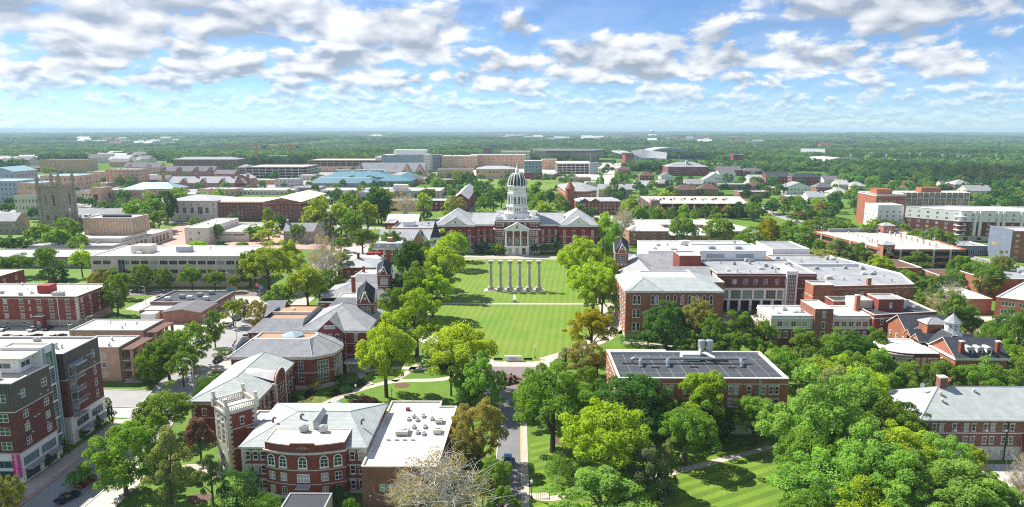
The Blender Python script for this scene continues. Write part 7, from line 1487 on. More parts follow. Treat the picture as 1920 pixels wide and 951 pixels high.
# ================================================================== trees
RH = 6.0; TH_ = 13.0     # the size at which a tree model is drawn: crown radius and height
def leaf_cloud(rng, blobs, n, size, up=0.35, shell=(0.72, 1.06), flat=1.0):
    """leaf quads over a set of blobs (x, y, z, r); returns verts, quads"""
    B_ = np.array(blobs); w = B_[:, 3] ** 2; w = np.where(B_[:, 3] > 1.8, w * .3, w) if len(B_) > 60 else w; idx = rng.choice(len(B_), n, p=w / w.sum()); c = B_[idx]
    d = rng.normal(size=(n, 3)); d /= np.linalg.norm(d, axis=1)[:, None]; d[:, 2] = np.where(d[:, 2] < -.35, -d[:, 2] * .6, d[:, 2]); d /= np.linalg.norm(d, axis=1)[:, None]
    rr = rng.uniform(shell[0], shell[1], n) * c[:, 3]
    p = c[:, :3] + d * rr[:, None] * np.array([1, 1, flat])
    # drop leaves buried in other blobs
    keep = np.ones(n, bool)
    for bl in B_:
        dd = np.linalg.norm((p - bl[:3]) / bl[3], axis=1); keep &= ~((dd < 0.62))
    p, d = p[keep], d[keep]; n = len(p)
    nr = d * .75 + rng.normal(size=(n, 3)) * .62; nr[:, 2] += up; nr /= np.linalg.norm(nr, axis=1)[:, None]
    t = np.cross(nr, rng.normal(size=(n, 3))); t /= np.linalg.norm(t, axis=1)[:, None]; b_ = np.cross(nr, t)
    s = rng.uniform(.6, 1.25, n)[:, None] * size
    q = np.stack([p - t * s * .5, p - b_ * s * .33, p + t * s * .62, p + b_ * s * .33], 1)
    return q.reshape(-1, 3)
def quads_mesh(name, v, mat):
    n = len(v) // 4; me = bpy.data.meshes.new(name); me.vertices.add(len(v)); me.vertices.foreach_set('co', v.astype(np.float32).ravel())
    me.loops.add(4 * n); me.loops.foreach_set('vertex_index', np.arange(4 * n, dtype=np.int32)); me.polygons.add(n)
    me.polygons.foreach_set('loop_start', np.arange(0, 4 * n, 4, dtype=np.int32)); me.materials.append(MATS[mat]); me.update(); me.validate(); return me
def blobs_for(rng, shape):
    o = []
    lobes = rng.normal(size=(7, 3)); lobes /= np.linalg.norm(lobes, axis=1)[:, None]; lv = rng.uniform(-.24, .20, 7)
    def uneven(d): return 1 + float(np.sum(lv * np.maximum(0, lobes @ np.array(d)) ** 3))
    if shape == 'round':
        for k in range(105):
            d = rng.normal(size=3); d /= np.linalg.norm(d); d[2] = abs(d[2]) - .38 if rng.random() < .78 else d[2]
            r = rng.uniform(.58, .95) * uneven(d)
            o.append((d[0] * r * RH, d[1] * r * RH, 7.3 + d[2] * r * 5.6, rng.uniform(.55, 1.2)))
        o += [(0, 0, 7.3, 3.3), (0, 0, 9.2, 2.6)]
    elif shape == 'oval':
        for k in range(105):
            z = rng.uniform(2.2, 12.4); f = math.sin(math.pi * min(1, max(0, (z - 1.2) / 12.0))) ** .6; a = rng.uniform(0, 2 * math.pi)
            r = rng.uniform(.55, .95) * f * RH * uneven((math.cos(a), math.sin(a), (z - 7) / 7)); o.append((r * math.cos(a), r * math.sin(a), z, rng.uniform(.55, 1.15)))
        o += [(0, 0, 5, 2.4), (0, 0, 7.8, 2.9), (0, 0, 10.0, 1.9)]
    elif shape == 'spread':
        for k in range(17):
            a = k * 2 * math.pi / 8.5 + rng.uniform(-.4, .4); L_ = rng.uniform(.3, 1.0)
            cx, cy, cz = L_ * RH * .84 * math.cos(a), L_ * RH * .84 * math.sin(a), 5.2 + (1 - L_ ** 1.5) * 6.6 + rng.uniform(-2.2, 1.2)
            for j in range(7): o.append((cx + rng.normal() * 1.0, cy + rng.normal() * 1.0, cz + rng.normal() * .75, rng.uniform(.5, 1.1)))
        o += [(0, 0, 7.6, 2.2), (.6, 0, 10.2, 1.5), (-.8, .5, 11.2, 1.0)]
    elif shape == 'pine':
        for k in range(9):
            z = 3.6 + k * 1.05; L_ = (1 - (k / 9) ** 1.6) * .9 + .12
            for j in range(5):
                a = rng.uniform(0, 2 * math.pi); r = rng.uniform(.3, .95) * L_ * RH; o.append((r * math.cos(a), r * math.sin(a), z + rng.uniform(-.4, .4), rng.uniform(.7, 1.25)))
    elif shape == 'conifer':
        for k in range(15):
            z = .9 + k * .8; L_ = (1 - k / 15.5)
            for j in range(max(2, int(8 * L_))):
                a = rng.uniform(0, 2 * math.pi); r = rng.uniform(.5, .9) * L_ * RH; o.append((r * math.cos(a), r * math.sin(a), z - r * .12, .45 + .75 * L_))
    elif shape == 'column':
        for k in range(26):
            z = .8 + k * .47; f = min(1, (12.9 - z) / 5, (z + 1.2) / 2.4); a = rng.uniform(0, 2 * math.pi); o.append((f * .42 * RH * math.cos(a), f * .42 * RH * math.sin(a), z, RH * .5 * f + .3))
    elif shape == 'shrub':
        for k in range(26):
            a = rng.uniform(0, 2 * math.pi); r = rng.uniform(.1, .8) * RH; o.append((r * math.cos(a), r * math.sin(a), 2.0 + rng.uniform(0, 7.6) * (1 - (r / RH) ** 2 * .7), rng.uniform(1.8, 3.0)))
    elif shape == 'bare':
        for k in range(60):
            d = rng.normal(size=3); d /= np.linalg.norm(d); d[2] = abs(d[2]); r = rng.uniform(.5, .98); o.append((d[0] * r * RH, d[1] * r * RH, 5 + d[2] * r * 7.6, rng.uniform(.5, .95)))
    elif shape == 'weep':
        for k in range(40):
            a = rng.uniform(0, 2 * math.pi); r = rng.uniform(.2, .92) * RH; o.append((r * math.cos(a), r * math.sin(a), 11.5 - (r / RH) ** 1.6 * 7 - rng.uniform(0, 3) * (r / RH), rng.uniform(.8, 1.5)))
    return o
def limbs(rng, blobs, shape, bark, n=9):
    mb = MB()
    top = {'column': 6, 'shrub': 3, 'conifer': 12, 'pine': 12.5}.get(shape, 6.0)
    mb.tube([(0, 0, -.3), (.05, .02, top * .4), (.12, -.05, top)], [.42, .33, .2], 7)
    if shape in ('conifer', 'column', 'shrub'): return mb.mesh('trunk', [bark])
    pick = rng.choice(len(blobs), min(n if shape != 'bare' else 44, len(blobs)), replace=False)
    for i in pick:
        x, y, z, r = blobs[i]; z0 = rng.uniform(2.6, top * .95); m = Vector((x * .45, y * .45, z0 + (z - z0) * .62)); e = Vector((x * .97, y * .97, z))
        f_ = .45 if shape == 'bare' else 1.0
        mb.tube([(0.05, 0, z0), m, e], [.20 * f_, .13 * f_, .04 * f_], 5)
        if shape == 'bare':
            for j in range(11):
                q = m.lerp(e, rng.uniform(.1, .9)); w = q + Vector((rng.normal(), rng.normal(), abs(rng.normal()) + .2)) * 1.5; w2 = w + Vector((rng.normal(), rng.normal(), rng.normal() * .7 + .4)) * .9; mb.tube([q, q.lerp(w, .55), w, w2], [.035, .028, .02, .01], 3)
    return mb.mesh('trunk', [bark])
SHAPES = {'round': 4, 'oval': 3, 'spread': 3, 'pine': 2, 'conifer': 1, 'column': 1, 'shrub': 2, 'bare': 2, 'weep': 1}
CROWN, TRUNK = {}, {}
def build_models():
    s = 100
    for shape, nv in SHAPES.items():
        for v in range(nv):
            s += 1; rng = np.random.default_rng(s); bl = blobs_for(rng, shape)
            up = -.1 if shape == 'weep' else .35
            n_ = {'bare': 3200, 'column': 6000, 'shrub': 9000, 'pine': 13000}.get(shape, 24000)
            for lod, (n, sz) in {'near': (n_, .32), 'mid': (int(n_ * .25), .62), 'far': (int(n_ * .03), 1.55)}.items():
                if lod == 'far' and shape not in ('round', 'oval', 'spread', 'shrub', 'pine', 'conifer'): continue
                CROWN[shape, v, lod] = quads_mesh('crown', leaf_cloud(rng, bl, n, sz * (1.2 if shape in ('shrub', 'column') else 1) * (.8 if shape == 'bare' else 1), up), 'leaf')
            TRUNK[shape, v, 'near'] = limbs(rng, bl, shape, 'bark_white' if shape == 'bare' else 'bark')
build_models()
KIND = {  # leaf colour, shapes, look
    'bright': ((0.338, 0.469, 0.041), ('spread', 'round'), 'bright lime green tree'), 'mid': ((0.185, 0.319, 0.048), ('round', 'oval', 'spread'), 'mid green leafy tree'),
    'dark': ((0.090, 0.195, 0.041), ('round', 'oval'), 'dark green dense tree'), 'grey': ((0.259, 0.329, 0.115), ('pine', 'spread'), 'grey green loose tree'),
    'olive': ((0.305, 0.314, 0.083), ('oval', 'round'), 'olive green tree'), 'yellow': ((0.350, 0.335, 0.018), ('spread', 'round'), 'golden yellow tree'),
    'purple': ((0.092, 0.055, 0.055), ('round',), 'dark purple leaved tree'), 'rust': ((0.215, 0.140, 0.115), ('weep',), 'rust brown weeping tree'),
    'pine': ((0.144, 0.194, 0.088), ('pine',), 'grey green pine'), 'conifer': ((0.074, 0.157, 0.055), ('conifer',), 'dark pointed conifer'),
    'column': ((0.102, 0.203, 0.046), ('column',), 'slim columnar tree'), 'shrub': ((0.158, 0.289, 0.048), ('shrub',), 'rounded green shrub'), 'shrubdark': ((0.065, 0.157, 0.045), ('shrub',), 'dark green shrub'),
    'bare': ((0.370, 0.293, 0.131), ('bare',), 'pale branched thinly leaved tree'), 'soft': ((0.249, 0.431, 0.083), ('oval', 'spread', 'round'), 'soft light green tree'), 'flower': ((0.333, 0.323, 0.148), ('shrub',), 'pale flowering shrub tree')}
TREES = []
TR = random.Random(12)
def T(zone, kind, px_, top, base, wpx):
    """a tree surveyed by its foot, its top and its width in the photograph"""
    x, y = at(px_, base); h = max(1.2, height_at(px_, top, y)); dist = math.hypot(y, CAM_H); w = wpx * dist / F_PX
    TREES.append(dict(x=x, y=y, h=h, w=w, kind=kind, zone=zone))
def G(zone, s):
    for ln in s.split(';'):
        q = ln.split()
        if q: T(zone, q[0], *map(float, q[1:]))
G('beside the apartment house street', 'mid 312 722 822 112;mid 238 800 930 132;mid 290 770 880 70;mid 155 872 912 50;olive 18 893 965 58')
G('in a pavement planter by the apartment house', 'column 95 845 886 11;column 127 818 866 11;column 158 797 842 11;column 187 774 818 11;column 210 757 800 11;column 203 745 772 14')
G('on the lawn below the bowed hall', 'grey 322 806 945 92;pine 400 850 946 58;rust 378 776 868 62;shrubdark 445 868 948 84;shrub 497 924 960 56;bright 482 756 800 46;shrubdark 632 908 945 40;shrub 655 930 960 34')
G('by the curved gable hall', 'shrub 386 700 738 38;shrubdark 372 728 756 30;flower 585 745 785 70;purple 685 738 786 66;flower 592 700 735 30;shrub 540 758 785 36;shrub 640 700 722 26;shrubdark 560 742 765 40;shrub 505 770 795 30;flower 652 722 742 26')
G('beside the walk-up flats', 'mid 318 618 712 88;mid 362 606 690 66;mid 292 652 722 66;mid 345 650 725 62;mid 404 583 652 40;bright 438 560 612 44;shrub 222 594 606 50;olive 488 563 626 42;shrub 415 648 672 30;shrub 272 690 715 40')
G('along the cross street', 'mid 222 515 592 52;olive 198 505 560 42;mid 234 508 560 36;mid 528 526 588 66;bright 578 484 588 80;bright 505 452 545 96;bright 545 452 530 66;mid 470 470 540 50;mid 620 505 560 44;bare 608 440 552 70;mid 600 520 575 34;grey 650 520 560 46;olive 458 560 600 30')
G('in front of the beige office', 'mid 265 496 545 46;mid 310 502 545 38;mid 361 494 548 48;mid 404 502 548 46;mid 212 500 545 34;mid 440 512 548 26')
G('on the lawn left of the beige office', 'mid 38 470 520 62;mid 92 460 522 50;bright 155 458 520 44;dark 104 496 538 54;shrub 136 520 538 28;mid 10 480 525 40;olive 180 512 540 34')
G('lining the left of the quad lawn', 'bright 725 588 745 120;bright 868 588 738 142;soft 905 662 772 84;bright 782 538 668 116;mid 715 560 640 60;mid 792 488 596 92;bright 832 442 555 92;dark 772 436 556 62;bright 850 424 505 66;mid 742 540 610 66;bright 812 500 600 84;mid 800 452 540 60;dark 752 500 590 46;mid 862 436 490 44;soft 820 480 560 70;mid 880 690 760 70;mid 846 640 742 60')
G('beside the axis road', 'olive 897 752 872 102;mid 932 858 925 62;mid 942 912 968 60;bare 832 852 990 185;olive 870 800 890 60;mid 905 880 950 50;bare 760 880 980 70')
G('lining the right of the quad lawn', 'bright 1112 478 592 104;bright 1092 432 545 92;yellow 1108 574 668 104;olive 1098 640 712 74;bright 1128 510 602 70;mid 1135 440 520 50;grey 1060 652 705 54;olive 1120 660 705 50;bright 1065 450 520 46;bright 1140 470 560 46')
G('around the black roofed hall lawn', 'mid 1036 674 848 158;bright 1140 738 912 178;dark 1172 704 830 150;dark 1210 730 815 70;pine 1212 838 952 104;shrub 1050 840 905 62;soft 1128 888 985 188;bright 1312 688 826 108;mid 1285 744 872 108;mid 1412 738 836 94;dark 1345 760 836 60;mid 1000 690 790 80;grey 1245 830 930 50;shrub 1180 830 880 60;mid 1100 690 790 70')
G('before the arched window hall', 'dark 1248 568 656 92;olive 1308 548 652 76;shrub 1200 600 630 30;mid 1385 588 672 98;mid 1335 590 668 50;mid 1430 598 676 62;dark 1215 614 650 50;shrubdark 1185 618 648 40;mid 1290 620 668 56;mid 1360 610 672 60;shrub 1372 578 598 20;shrubdark 1350 608 650 30')
G('before the white roofed laboratory', 'mid 1500 622 715 108;mid 1560 616 700 84;dark 1602 618 700 82;mid 1636 618 690 70;mid 1470 650 730 80;bright 1530 660 740 90;mid 1640 580 615 30')
G('in the large grove at the lower right', 'soft 1535 690 905 180;mid 1508 780 935 120;soft 1540 850 985 170;soft 1590 700 850 140;bright 1600 668 800 120;mid 1650 730 870 130;bright 1690 800 930 160;soft 1600 800 960 150;soft 1640 835 985 170;mid 1720 860 990 180;bright 1590 890 1010 160;soft 1790 880 1010 180;mid 1850 900 1010 140;bright 1820 842 925 60;soft 1670 900 1020 150;mid 1500 880 985 100;grey 1552 690 800 120;dark 1690 760 860 100;soft 1760 820 940 110;soft 1525 760 900 110;bare 1912 850 960 60;mid 1510 910 1020 120;soft 1740 905 1020 150')
G('beside the cupola hall', 'mid 1650 660 745 80;mid 1690 670 750 84;mid 1758 672 756 78;mid 1845 672 760 100;mid 1905 676 758 70;bright 1640 650 720 60;pine 1722 700 755 50;mid 1598 655 740 70;shrub 1735 705 745 40;mid 1800 690 756 40;mid 1885 640 710 70')
G('at the frame edge behind the cupola hall', 'mid 1860 602 690 80;mid 1905 590 690 70;dark 1885 580 660 80;mid 1840 615 690 60;mid 1820 590 640 50;bright 1900 640 712 60;mid 1780 545 640 80;bare 1768 522 632 80;mid 1740 520 600 50;olive 1800 560 625 40')
G('between the works and the red garage', 'grey 1568 448 520 80;mid 1600 455 522 60;grey 1625 470 528 60;bright 1650 472 535 60;mid 1530 452 510 60;olive 1545 470 525 70;mid 1718 470 510 60;mid 1695 500 548 44;dark 1740 508 560 54;dark 1772 515 560 44;mid 1702 508 562 70;mid 1800 480 540 60;mid 1830 478 545 80;mid 1850 500 560 60;olive 1870 470 540 40;mid 1790 510 545 50;mid 1880 480 540 50')
G('in the garden behind the quadrangle hall', 'mid 1412 425 480 50;yellow 1440 400 470 46;yellow 1432 425 475 36;mid 1468 432 478 44;mid 1500 424 480 60;mid 1390 440 485 40;mid 1345 400 470 64;mid 1280 398 470 56;grey 1335 430 478 44;mid 1365 452 490 44;mid 1420 448 490 40;mid 1530 408 450 60;mid 1560 410 455 50;mid 1590 414 455 60;mid 1480 410 450 44;mid 1450 428 470 40;mid 1620 420 462 40;bright 1640 408 440 40')
G('before the white bay dormitory', 'mid 1716 424 470 44;mid 1745 428 478 50;mid 1690 420 455 40;mid 1770 436 478 40;mid 1665 412 440 40')
G('against the domed hall front', 'shrubdark 905 452 476 24;shrub 925 456 477 22;shrub 943 462 478 18;shrubdark 1002 456 478 18;shrub 1022 455 476 24;shrub 1045 452 475 24;column 1046 440 474 9;olive 888 436 470 18;flower 935 458 478 18;shrub 890 455 474 16')
G('behind the dark garage front', 'mid 1258 388 428 34;mid 1230 392 430 30;mid 1215 390 425 24;olive 1235 388 424 30;soft 1282 380 420 26;soft 1302 386 424 22;mid 1340 388 425 30')
G('right of the domed hall', 'bright 1130 400 470 50;bare 1165 386 462 56;mid 1150 420 480 44;mid 1118 408 462 30;bright 1180 366 415 40;mid 1195 380 425 34')
G('behind the left pavilion of the domed hall', 'bare 760 358 425 60;bright 795 358 412 40;olive 855 368 405 44;olive 720 352 410 50;dark 715 362 420 44;mid 690 380 420 40;bright 840 378 410 26;mid 800 396 412 22')
G('in the oak grove left of the domed hall', 'bright 600 366 440 62;bright 640 376 445 60;mid 660 362 440 54;bright 690 372 445 50;pine 622 400 470 46;mid 680 425 478 60;mid 640 440 480 40;dark 710 350 420 50;grey 580 396 440 40;mid 505 386 430 24;dark 527 402 438 26;mid 480 420 450 44;bright 505 415 455 50;mid 410 420 452 26;bright 370 448 472 34;bright 415 452 472 30;mid 455 450 475 30;mid 735 425 485 44;purple 735 400 432 18;mid 705 450 490 30;grey 640 470 520 50;mid 665 395 450 50;mid 560 420 455 30;mid 440 396 420 24')
G('in the park beside the gothic tower', 'mid 260 366 428 50;mid 290 368 432 50;dark 315 358 418 50;mid 340 352 408 50;mid 275 385 436 44;mid 300 392 438 40;mid 130 408 470 52;mid 80 414 470 60;mid 110 420 478 50;dark 20 440 482 40;dark 45 445 480 36;mid 65 385 415 28;dark 12 378 405 26;mid 250 375 425 34;mid 195 376 400 22;mid 370 406 436 30;mid 150 440 480 40;mid 212 378 400 24;mid 230 375 402 22')
G('on the terraces behind the domed hall', 'mid 910 362 410 40;bright 905 390 418 44;dark 925 352 398 40;mid 940 345 390 34;dark 900 340 385 34;mid 1000 345 395 40;mid 1012 360 405 44;bright 1020 376 412 40;yellow 1018 384 410 24;dark 1030 350 392 30;mid 1048 362 402 24;mid 1060 372 408 24;mid 1140 345 378 20;mid 1150 330 372 22;mid 1160 322 360 22;mid 860 320 352 30;dark 880 322 352 30;mid 820 330 362 36;mid 800 350 385 36;mid 1125 330 362 16;mid 1110 388 412 22;mid 1085 384 412 30')
# scattered filling inside the campus and the town, kept off buildings and streets
def scatter(zone, n, x0, x1, y0, y1, kinds, hpx=(9, 14), seed=1):
    rg = random.Random(seed); c = 0; tries = 0
    while c < n and tries < n * 30:
        tries += 1; px_, py_ = rg.uniform(x0, x1), rg.uniform(y0, y1); x, y = at(px_, py_); h = rg.uniform(*hpx); w = h * rg.uniform(.75, 1.05)
        if any(a - w * .4 < x < c_ + w * .4 and b_ - w * .4 < y < d_ + w * .4 for a, b_, c_, d_ in FOOT): continue
        if any((t['x'] - x) ** 2 + (t['y'] - y) ** 2 < (w * .62) ** 2 for t in TREES): continue
        rx = (y - 540) * .0955 + 66 - x
        if y > 520 and abs(rx) < 13: continue
        TREES.append(dict(x=x, y=y, h=h, w=w, kind=rg.choice(kinds), zone=zone)); c += 1
K1 = ['mid', 'mid', 'dark', 'bright', 'mid', 'olive']
scatter('among the fraternity houses', 150, 1150, 1660, 322, 420, K1, (9, 15), 21)
scatter('on the left of the far campus', 75, 0, 330, 325, 400, K1, (9, 14), 22)
scatter('between the far halls', 120, 330, 860, 318, 400, K1, (9, 13), 23)
scatter('around the clinics', 90, 860, 1180, 308, 380, K1, (9, 13), 24)
scatter('in the wood by the slab dormitory', 220, 1600, 1990, 330, 400, ['mid', 'mid', 'dark', 'mid'], (11, 16), 25)

ORD = ['front', 'second', 'third', 'fourth', 'fifth', 'sixth', 'seventh', 'eighth', 'ninth', 'tenth', 'eleventh', 'twelfth', 'thirteenth', 'fourteenth', 'fifteenth', 'sixteenth']
def plant():
    for t in TREES:
        d = math.hypot(t['x'], t['y'], ); t['d'] = d; px_, py_ = to_px(t['x'], t['y'], t['h'] * .5); t['app'] = t['h'] * t['w'] / d ** 2 if -60 < px_ < 1980 and py_ < 1010 else 0
    order = sorted(TREES, key=lambda t: -t['app']); real, rest = order[:300], order[300:]
    seen = {}
    for t in sorted(real, key=lambda t: t['d']):
        seen.setdefault((t['zone'], t['kind']), []).append(t)
    for (zone, kind), ts in seen.items():
        col, shapes, look = KIND[kind]
        for k, t in enumerate(ts):
            lab = f'{look} {zone}'
            if len(ts) > 1: lab = (f'{ORD[k]} of the {look}s {zone}, counted from the front' if k else f'frontmost {look} {zone}') if k < len(ORD) else f'{look} {zone}, far back in the group'
            rg = random.Random(int(t['x'] * 31 + t['y'] * 17)); sh = rg.choice(shapes); v = rg.randrange(SHAPES[sh]); lod = 'near' if t['d'] < 420 else 'mid'
            o = thing('pine_tree' if kind in ('pine', 'conifer') else ('shrub' if 'shrub' in kind or kind == 'flower' else 'tree'), ' '.join(lab.split()[:16]), 'shrub' if 'shrub' in kind else 'tree', (t['x'], t['y'], 0), rg.uniform(0, 6.28), f'{look}s {zone}')
            sc = (t['w'] / (2 * RH), t['w'] / (2 * RH), t['h'] / TH_)
            tr = link('trunk', TRUNK[sh, v, 'near'], o, scale=sc); cr = link('crown', CROWN[sh, v, lod], o, scale=sc)
            k1, k2 = rg.uniform(.85, 1.15), rg.uniform(.92, 1.08); cr.color = (col[0] * k1, col[1] * k1 * k2, col[2] * k1, 1)
    return rest
REST = plant()

# the rest and the far woods: one mass, instanced on points
def woodland():
    rg = np.random.default_rng(5); pts, scl, rot, var = [], [], [], []
    def add(x, y, z, w, h, v): pts.append((x, y, z)); scl.append((w / (2 * RH), w / (2 * RH), h / TH_)); rot.append(rg.uniform(0, 6.28)); var.append(v)
    for t in REST: add(t['x'], t['y'], 0, t['w'] * 1.05, t['h'], int(rg.integers(0, 4)))
    foot = np.array(FOOT); hs = np.array(HOUSE_SPOTS) if HOUSE_SPOTS else np.zeros((0, 3))
    a0, a1 = R(90 - 43), R(90 + 43)
    D = 560.0
    while D < 15000:
        s = max(10.5, D * .0062); n = int(D * (a1 - a0) / s); A = a0 + (np.arange(n) + rg.uniform(0, 1, n)) * (a1 - a0) / n; DD = D + rg.uniform(-.5, .5, n) * s
        X, Y = DD * np.cos(A), DD * np.sin(A)
        for x, y, dd in zip(X, Y, DD):
            px_, py_ = to_px(x, y, 0)
            if dd < 1500:                                       # campus and town stay open; woods close in beyond
                lim = 318 if px_ < 330 else (306 if px_ < 900 else (302 if px_ < 1180 else (322 if px_ < 1560 else 345)))
                if py_ > lim: continue
            nz = mnoise.noise(Vector((x / 520.0, y / 520.0, 9.3))) + .5 * mnoise.noise(Vector((x / 170.0, y / 170.0, 1.3)))
            if dd > 1400 and nz > (.40 if dd < 2600 else .30): continue                # clearings
            w = s * rg.uniform(1.0, 1.75); m = w * .4
            if dd < 2600 and len(foot) and np.any((foot[:, 0] - m < x) & (x < foot[:, 2] + m) & (foot[:, 1] - m < y) & (y < foot[:, 3] + m)): continue
            if len(hs) and np.any((hs[:, 0] - x) ** 2 + ((hs[:, 1] - y + 10) * .35) ** 2 < hs[:, 2] ** 2): continue
            if dd < 1600 and abs((y - 540) * .0955 + 66 - x) < 16: continue
            add(x, y, terrain(x, y) - 1, w, rg.uniform(8, 18) * (1 + dd / 16000), int(rg.integers(0, 4)))
        D += s * .95
    me = bpy.data.meshes.new('woodland'); me.from_pydata(pts, [], [])
    for nm, ty, data in (('scl', 'FLOAT_VECTOR', scl), ('rot', 'FLOAT', rot), ('var', 'INT', var)):
        a = me.attributes.new(nm, ty, 'POINT'); a.data.foreach_set('vector' if ty == 'FLOAT_VECTOR' else 'value', np.array(data, dtype=np.float32 if ty != 'INT' else np.int32).ravel())
    o = link('woodland', me); tag(o, 'green woods and street trees filling the distance to the horizon', 'woodland', kind='stuff')
    ng = bpy.data.node_groups.new('woodland', 'GeometryNodeTree'); ng.interface.new_socket('Geometry', in_out='INPUT', socket_type='NodeSocketGeometry'); ng.interface.new_socket('Geometry', in_out='OUTPUT', socket_type='NodeSocketGeometry')
    N = ng.nodes.new; L = ng.links.new; gi, go = N('NodeGroupInput'), N('NodeGroupOutput'); jn = N('GeometryNodeJoinGeometry')
    src = [CROWN['round', 0, 'far'], CROWN['round', 1, 'far'], CROWN['spread', 0, 'far'], CROWN['oval', 0, 'far']]
    def attr(nm, ty): n = N('GeometryNodeInputNamedAttribute'); n.data_type = ty; n.inputs['Name'].default_value = nm; return n.outputs[0]
    sa, ra, va = attr('scl', 'FLOAT_VECTOR'), attr('rot', 'FLOAT'), attr('var', 'INT')
    cb = N('ShaderNodeCombineXYZ'); L(ra, cb.inputs[2])
    for k, me_ in enumerate(src):
        cp = me_.copy(); cp.materials.clear(); cp.materials.append(MATS['leaf_wood']); so = bpy.data.objects.new('woodland_crown', cp)     # model only, not placed in the scene
        oi = N('GeometryNodeObjectInfo'); oi.inputs['Object'].default_value = so; oi.transform_space = 'ORIGINAL'; oi.inputs['As Instance'].default_value = True
        cmp = N('FunctionNodeCompare'); cmp.data_type = 'INT'; cmp.operation = 'EQUAL'; L(va, cmp.inputs[2]); cmp.inputs[3].default_value = k
        ip = N('GeometryNodeInstanceOnPoints'); L(gi.outputs[0], ip.inputs['Points']); L(cmp.outputs[0], ip.inputs['Selection']); L(oi.outputs['Geometry'], ip.inputs['Instance']); L(cb.outputs[0], ip.inputs['Rotation']); L(sa, ip.inputs['Scale']); L(ip.outputs[0], jn.inputs[0])
    L(jn.outputs[0], go.inputs[0]); md = o.modifiers.new('scatter', 'NODES'); md.node_group = ng
    print('woodland points', len(pts))
woodland()
# ================================================================== cars, lamps and small things
def car_model():
    body, cab, wh = MB(), MB(), MB()
    prof = [(-2.2, .35), (2.2, .35), (2.25, .65), (2.15, .85), (1.2, .95), (-1.5, .98), (-2.2, .92), (-2.28, .6)]
    body.rings([[(y_, -x * 0 + s * .88, z) for y_, z in prof] for s in (-1, 1) for x in (0,)])
    roof = [(-1.45, .96), (1.15, .95), (.45, 1.42), (-.95, 1.44)]
    cab.rings([[(a, -.80 + (.12 if z > 1.2 else 0), z) for a, z in roof], [(a, .80 - (.12 if z > 1.2 else 0), z) for a, z in roof]])
    top = MB(); top.box(-.92, -.66, 1.42, .42, .66, 1.48)
    wheel = MB(); n = 12
    wheel.rings([[(.33 * math.cos(2 * math.pi * k / n), y, .33 + .33 * math.sin(2 * math.pi * k / n)) for k in range(n)] for y in (-.11, .11)])
    lamp = MB(); lamp.box(-.03, -.2, 0, .03, .2, .14)
    return body, cab, top, wheel.mesh('wheel', ['tyre']), lamp.mesh('headlight', ['lamp_globe'])
CB, CC, CT, CW, CL = car_model(); CARM = {}
cabm = CC.mesh('windows', ['glass_car'])
def car(x, y, rot, paint, label, group=None):
    if paint not in CARM: CARM[paint] = (CB.mesh('body', [paint]), CT.mesh('roof_panel', [paint]))
    t = thing('car', label, 'car', (x, y, .05), rot, group); link('body', CARM[paint][0], t); link('windows', cabm, t); link('roof_panel', CARM[paint][1], t)
    for a in (-1.35, 1.35):
        for s in (-.82, .82): link('wheel', CW, t, (a, s, 0))
    for s in (-.62, .62): link('headlight', CL, t, (2.22, s, .62))
    return t
car(*at(127, 938), R(68), 'car_black', 'black car driving down the street below the apartment house')
car(*at(160, 908), R(82), 'car_red', 'dark red car parked half under the big street tree')
car(*at(12, 948), R(60), 'car_black', 'black car at the bottom corner beside the small street tree')
car(*at(952, 866), R(90), 'car_blue', 'blue car on the shaded axis road')
car(*at(255, 549), R(2), 'car_teal', 'teal car parked on the cross street before the beige office')
for k, (px_, py_, pt, nm) in enumerate(((8, 617, 'car_white', 'white car parked against the dark brick apartments'), (62, 618, 'car_white', 'white estate parked beside the brick porch'), (90, 616, 'car_plum', 'plum coloured car parked beside the brick porch'),
        (12, 633, 'car_grey', 'grey car in the lot row behind the apartment roof'), (24, 635, 'car_silver', 'silver car second along the lot row'), (36, 634, 'car_orange', 'orange car in the lot row'), (48, 635, 'car_silver', 'silver car between the orange and blue cars'), (60, 634, 'car_blue', 'dark blue car in the lot row'), (70, 632, 'car_black', 'black car at the end of the lot row'),
        (100, 633, 'car_white', 'white car of the separate pair in the lot'), (116, 632, 'car_black', 'black car of the separate pair in the lot'))):
    x, y = at(px_, py_ + 2); car(x, y, R(95 if k > 2 else -88), pt, nm)
for k in range(16): car(*[(116 + k * 4.6, 600 + (k % 2) * 8, 0)][0][:2], R(90), ['car_silver', 'car_white', 'car_grey', 'car_black', 'car_red'][k % 5], f'{nth(k + 1)} car from the left on the roof deck of the dark garage', 'cars on the dark garage roof').location.z = 10.9
for k in range(7): car(-108.2 + k * .05, 214 + k * 7.4 + (k % 3), R(92), ['car_white', 'car_grey', 'car_silver', 'car_blue'][k % 4], f'{nth(k + 1)} car from the front parked along the kerb by the walk-up flats', 'cars along the kerb by the flats')
for k in range(6): car(-154 + k * 5.6, 285.5, R(0), ['car_silver', 'car_black', 'car_white'][k % 3], f'{nth(k + 1)} car from the left parked behind the pizza restaurant', 'cars behind the restaurant')

for k in range(6): car(-94.6 - k * .25, 205 + k * 8.2, R(-88), ['car_black', 'car_white', 'car_red', 'car_silver', 'car_grey', 'car_blue'][k], f'{nth(k + 1)} car from the front parked across the street from the walk-up flats', 'cars across from the flats')
for k in range(5): car(-215 - k * 9, 292.8, R(2), ['car_white', 'car_red', 'car_grey', 'car_silver', 'car_black'][k], f'{nth(k + 1)} car from the right parked along the cross street kerb', 'cars along the cross street')

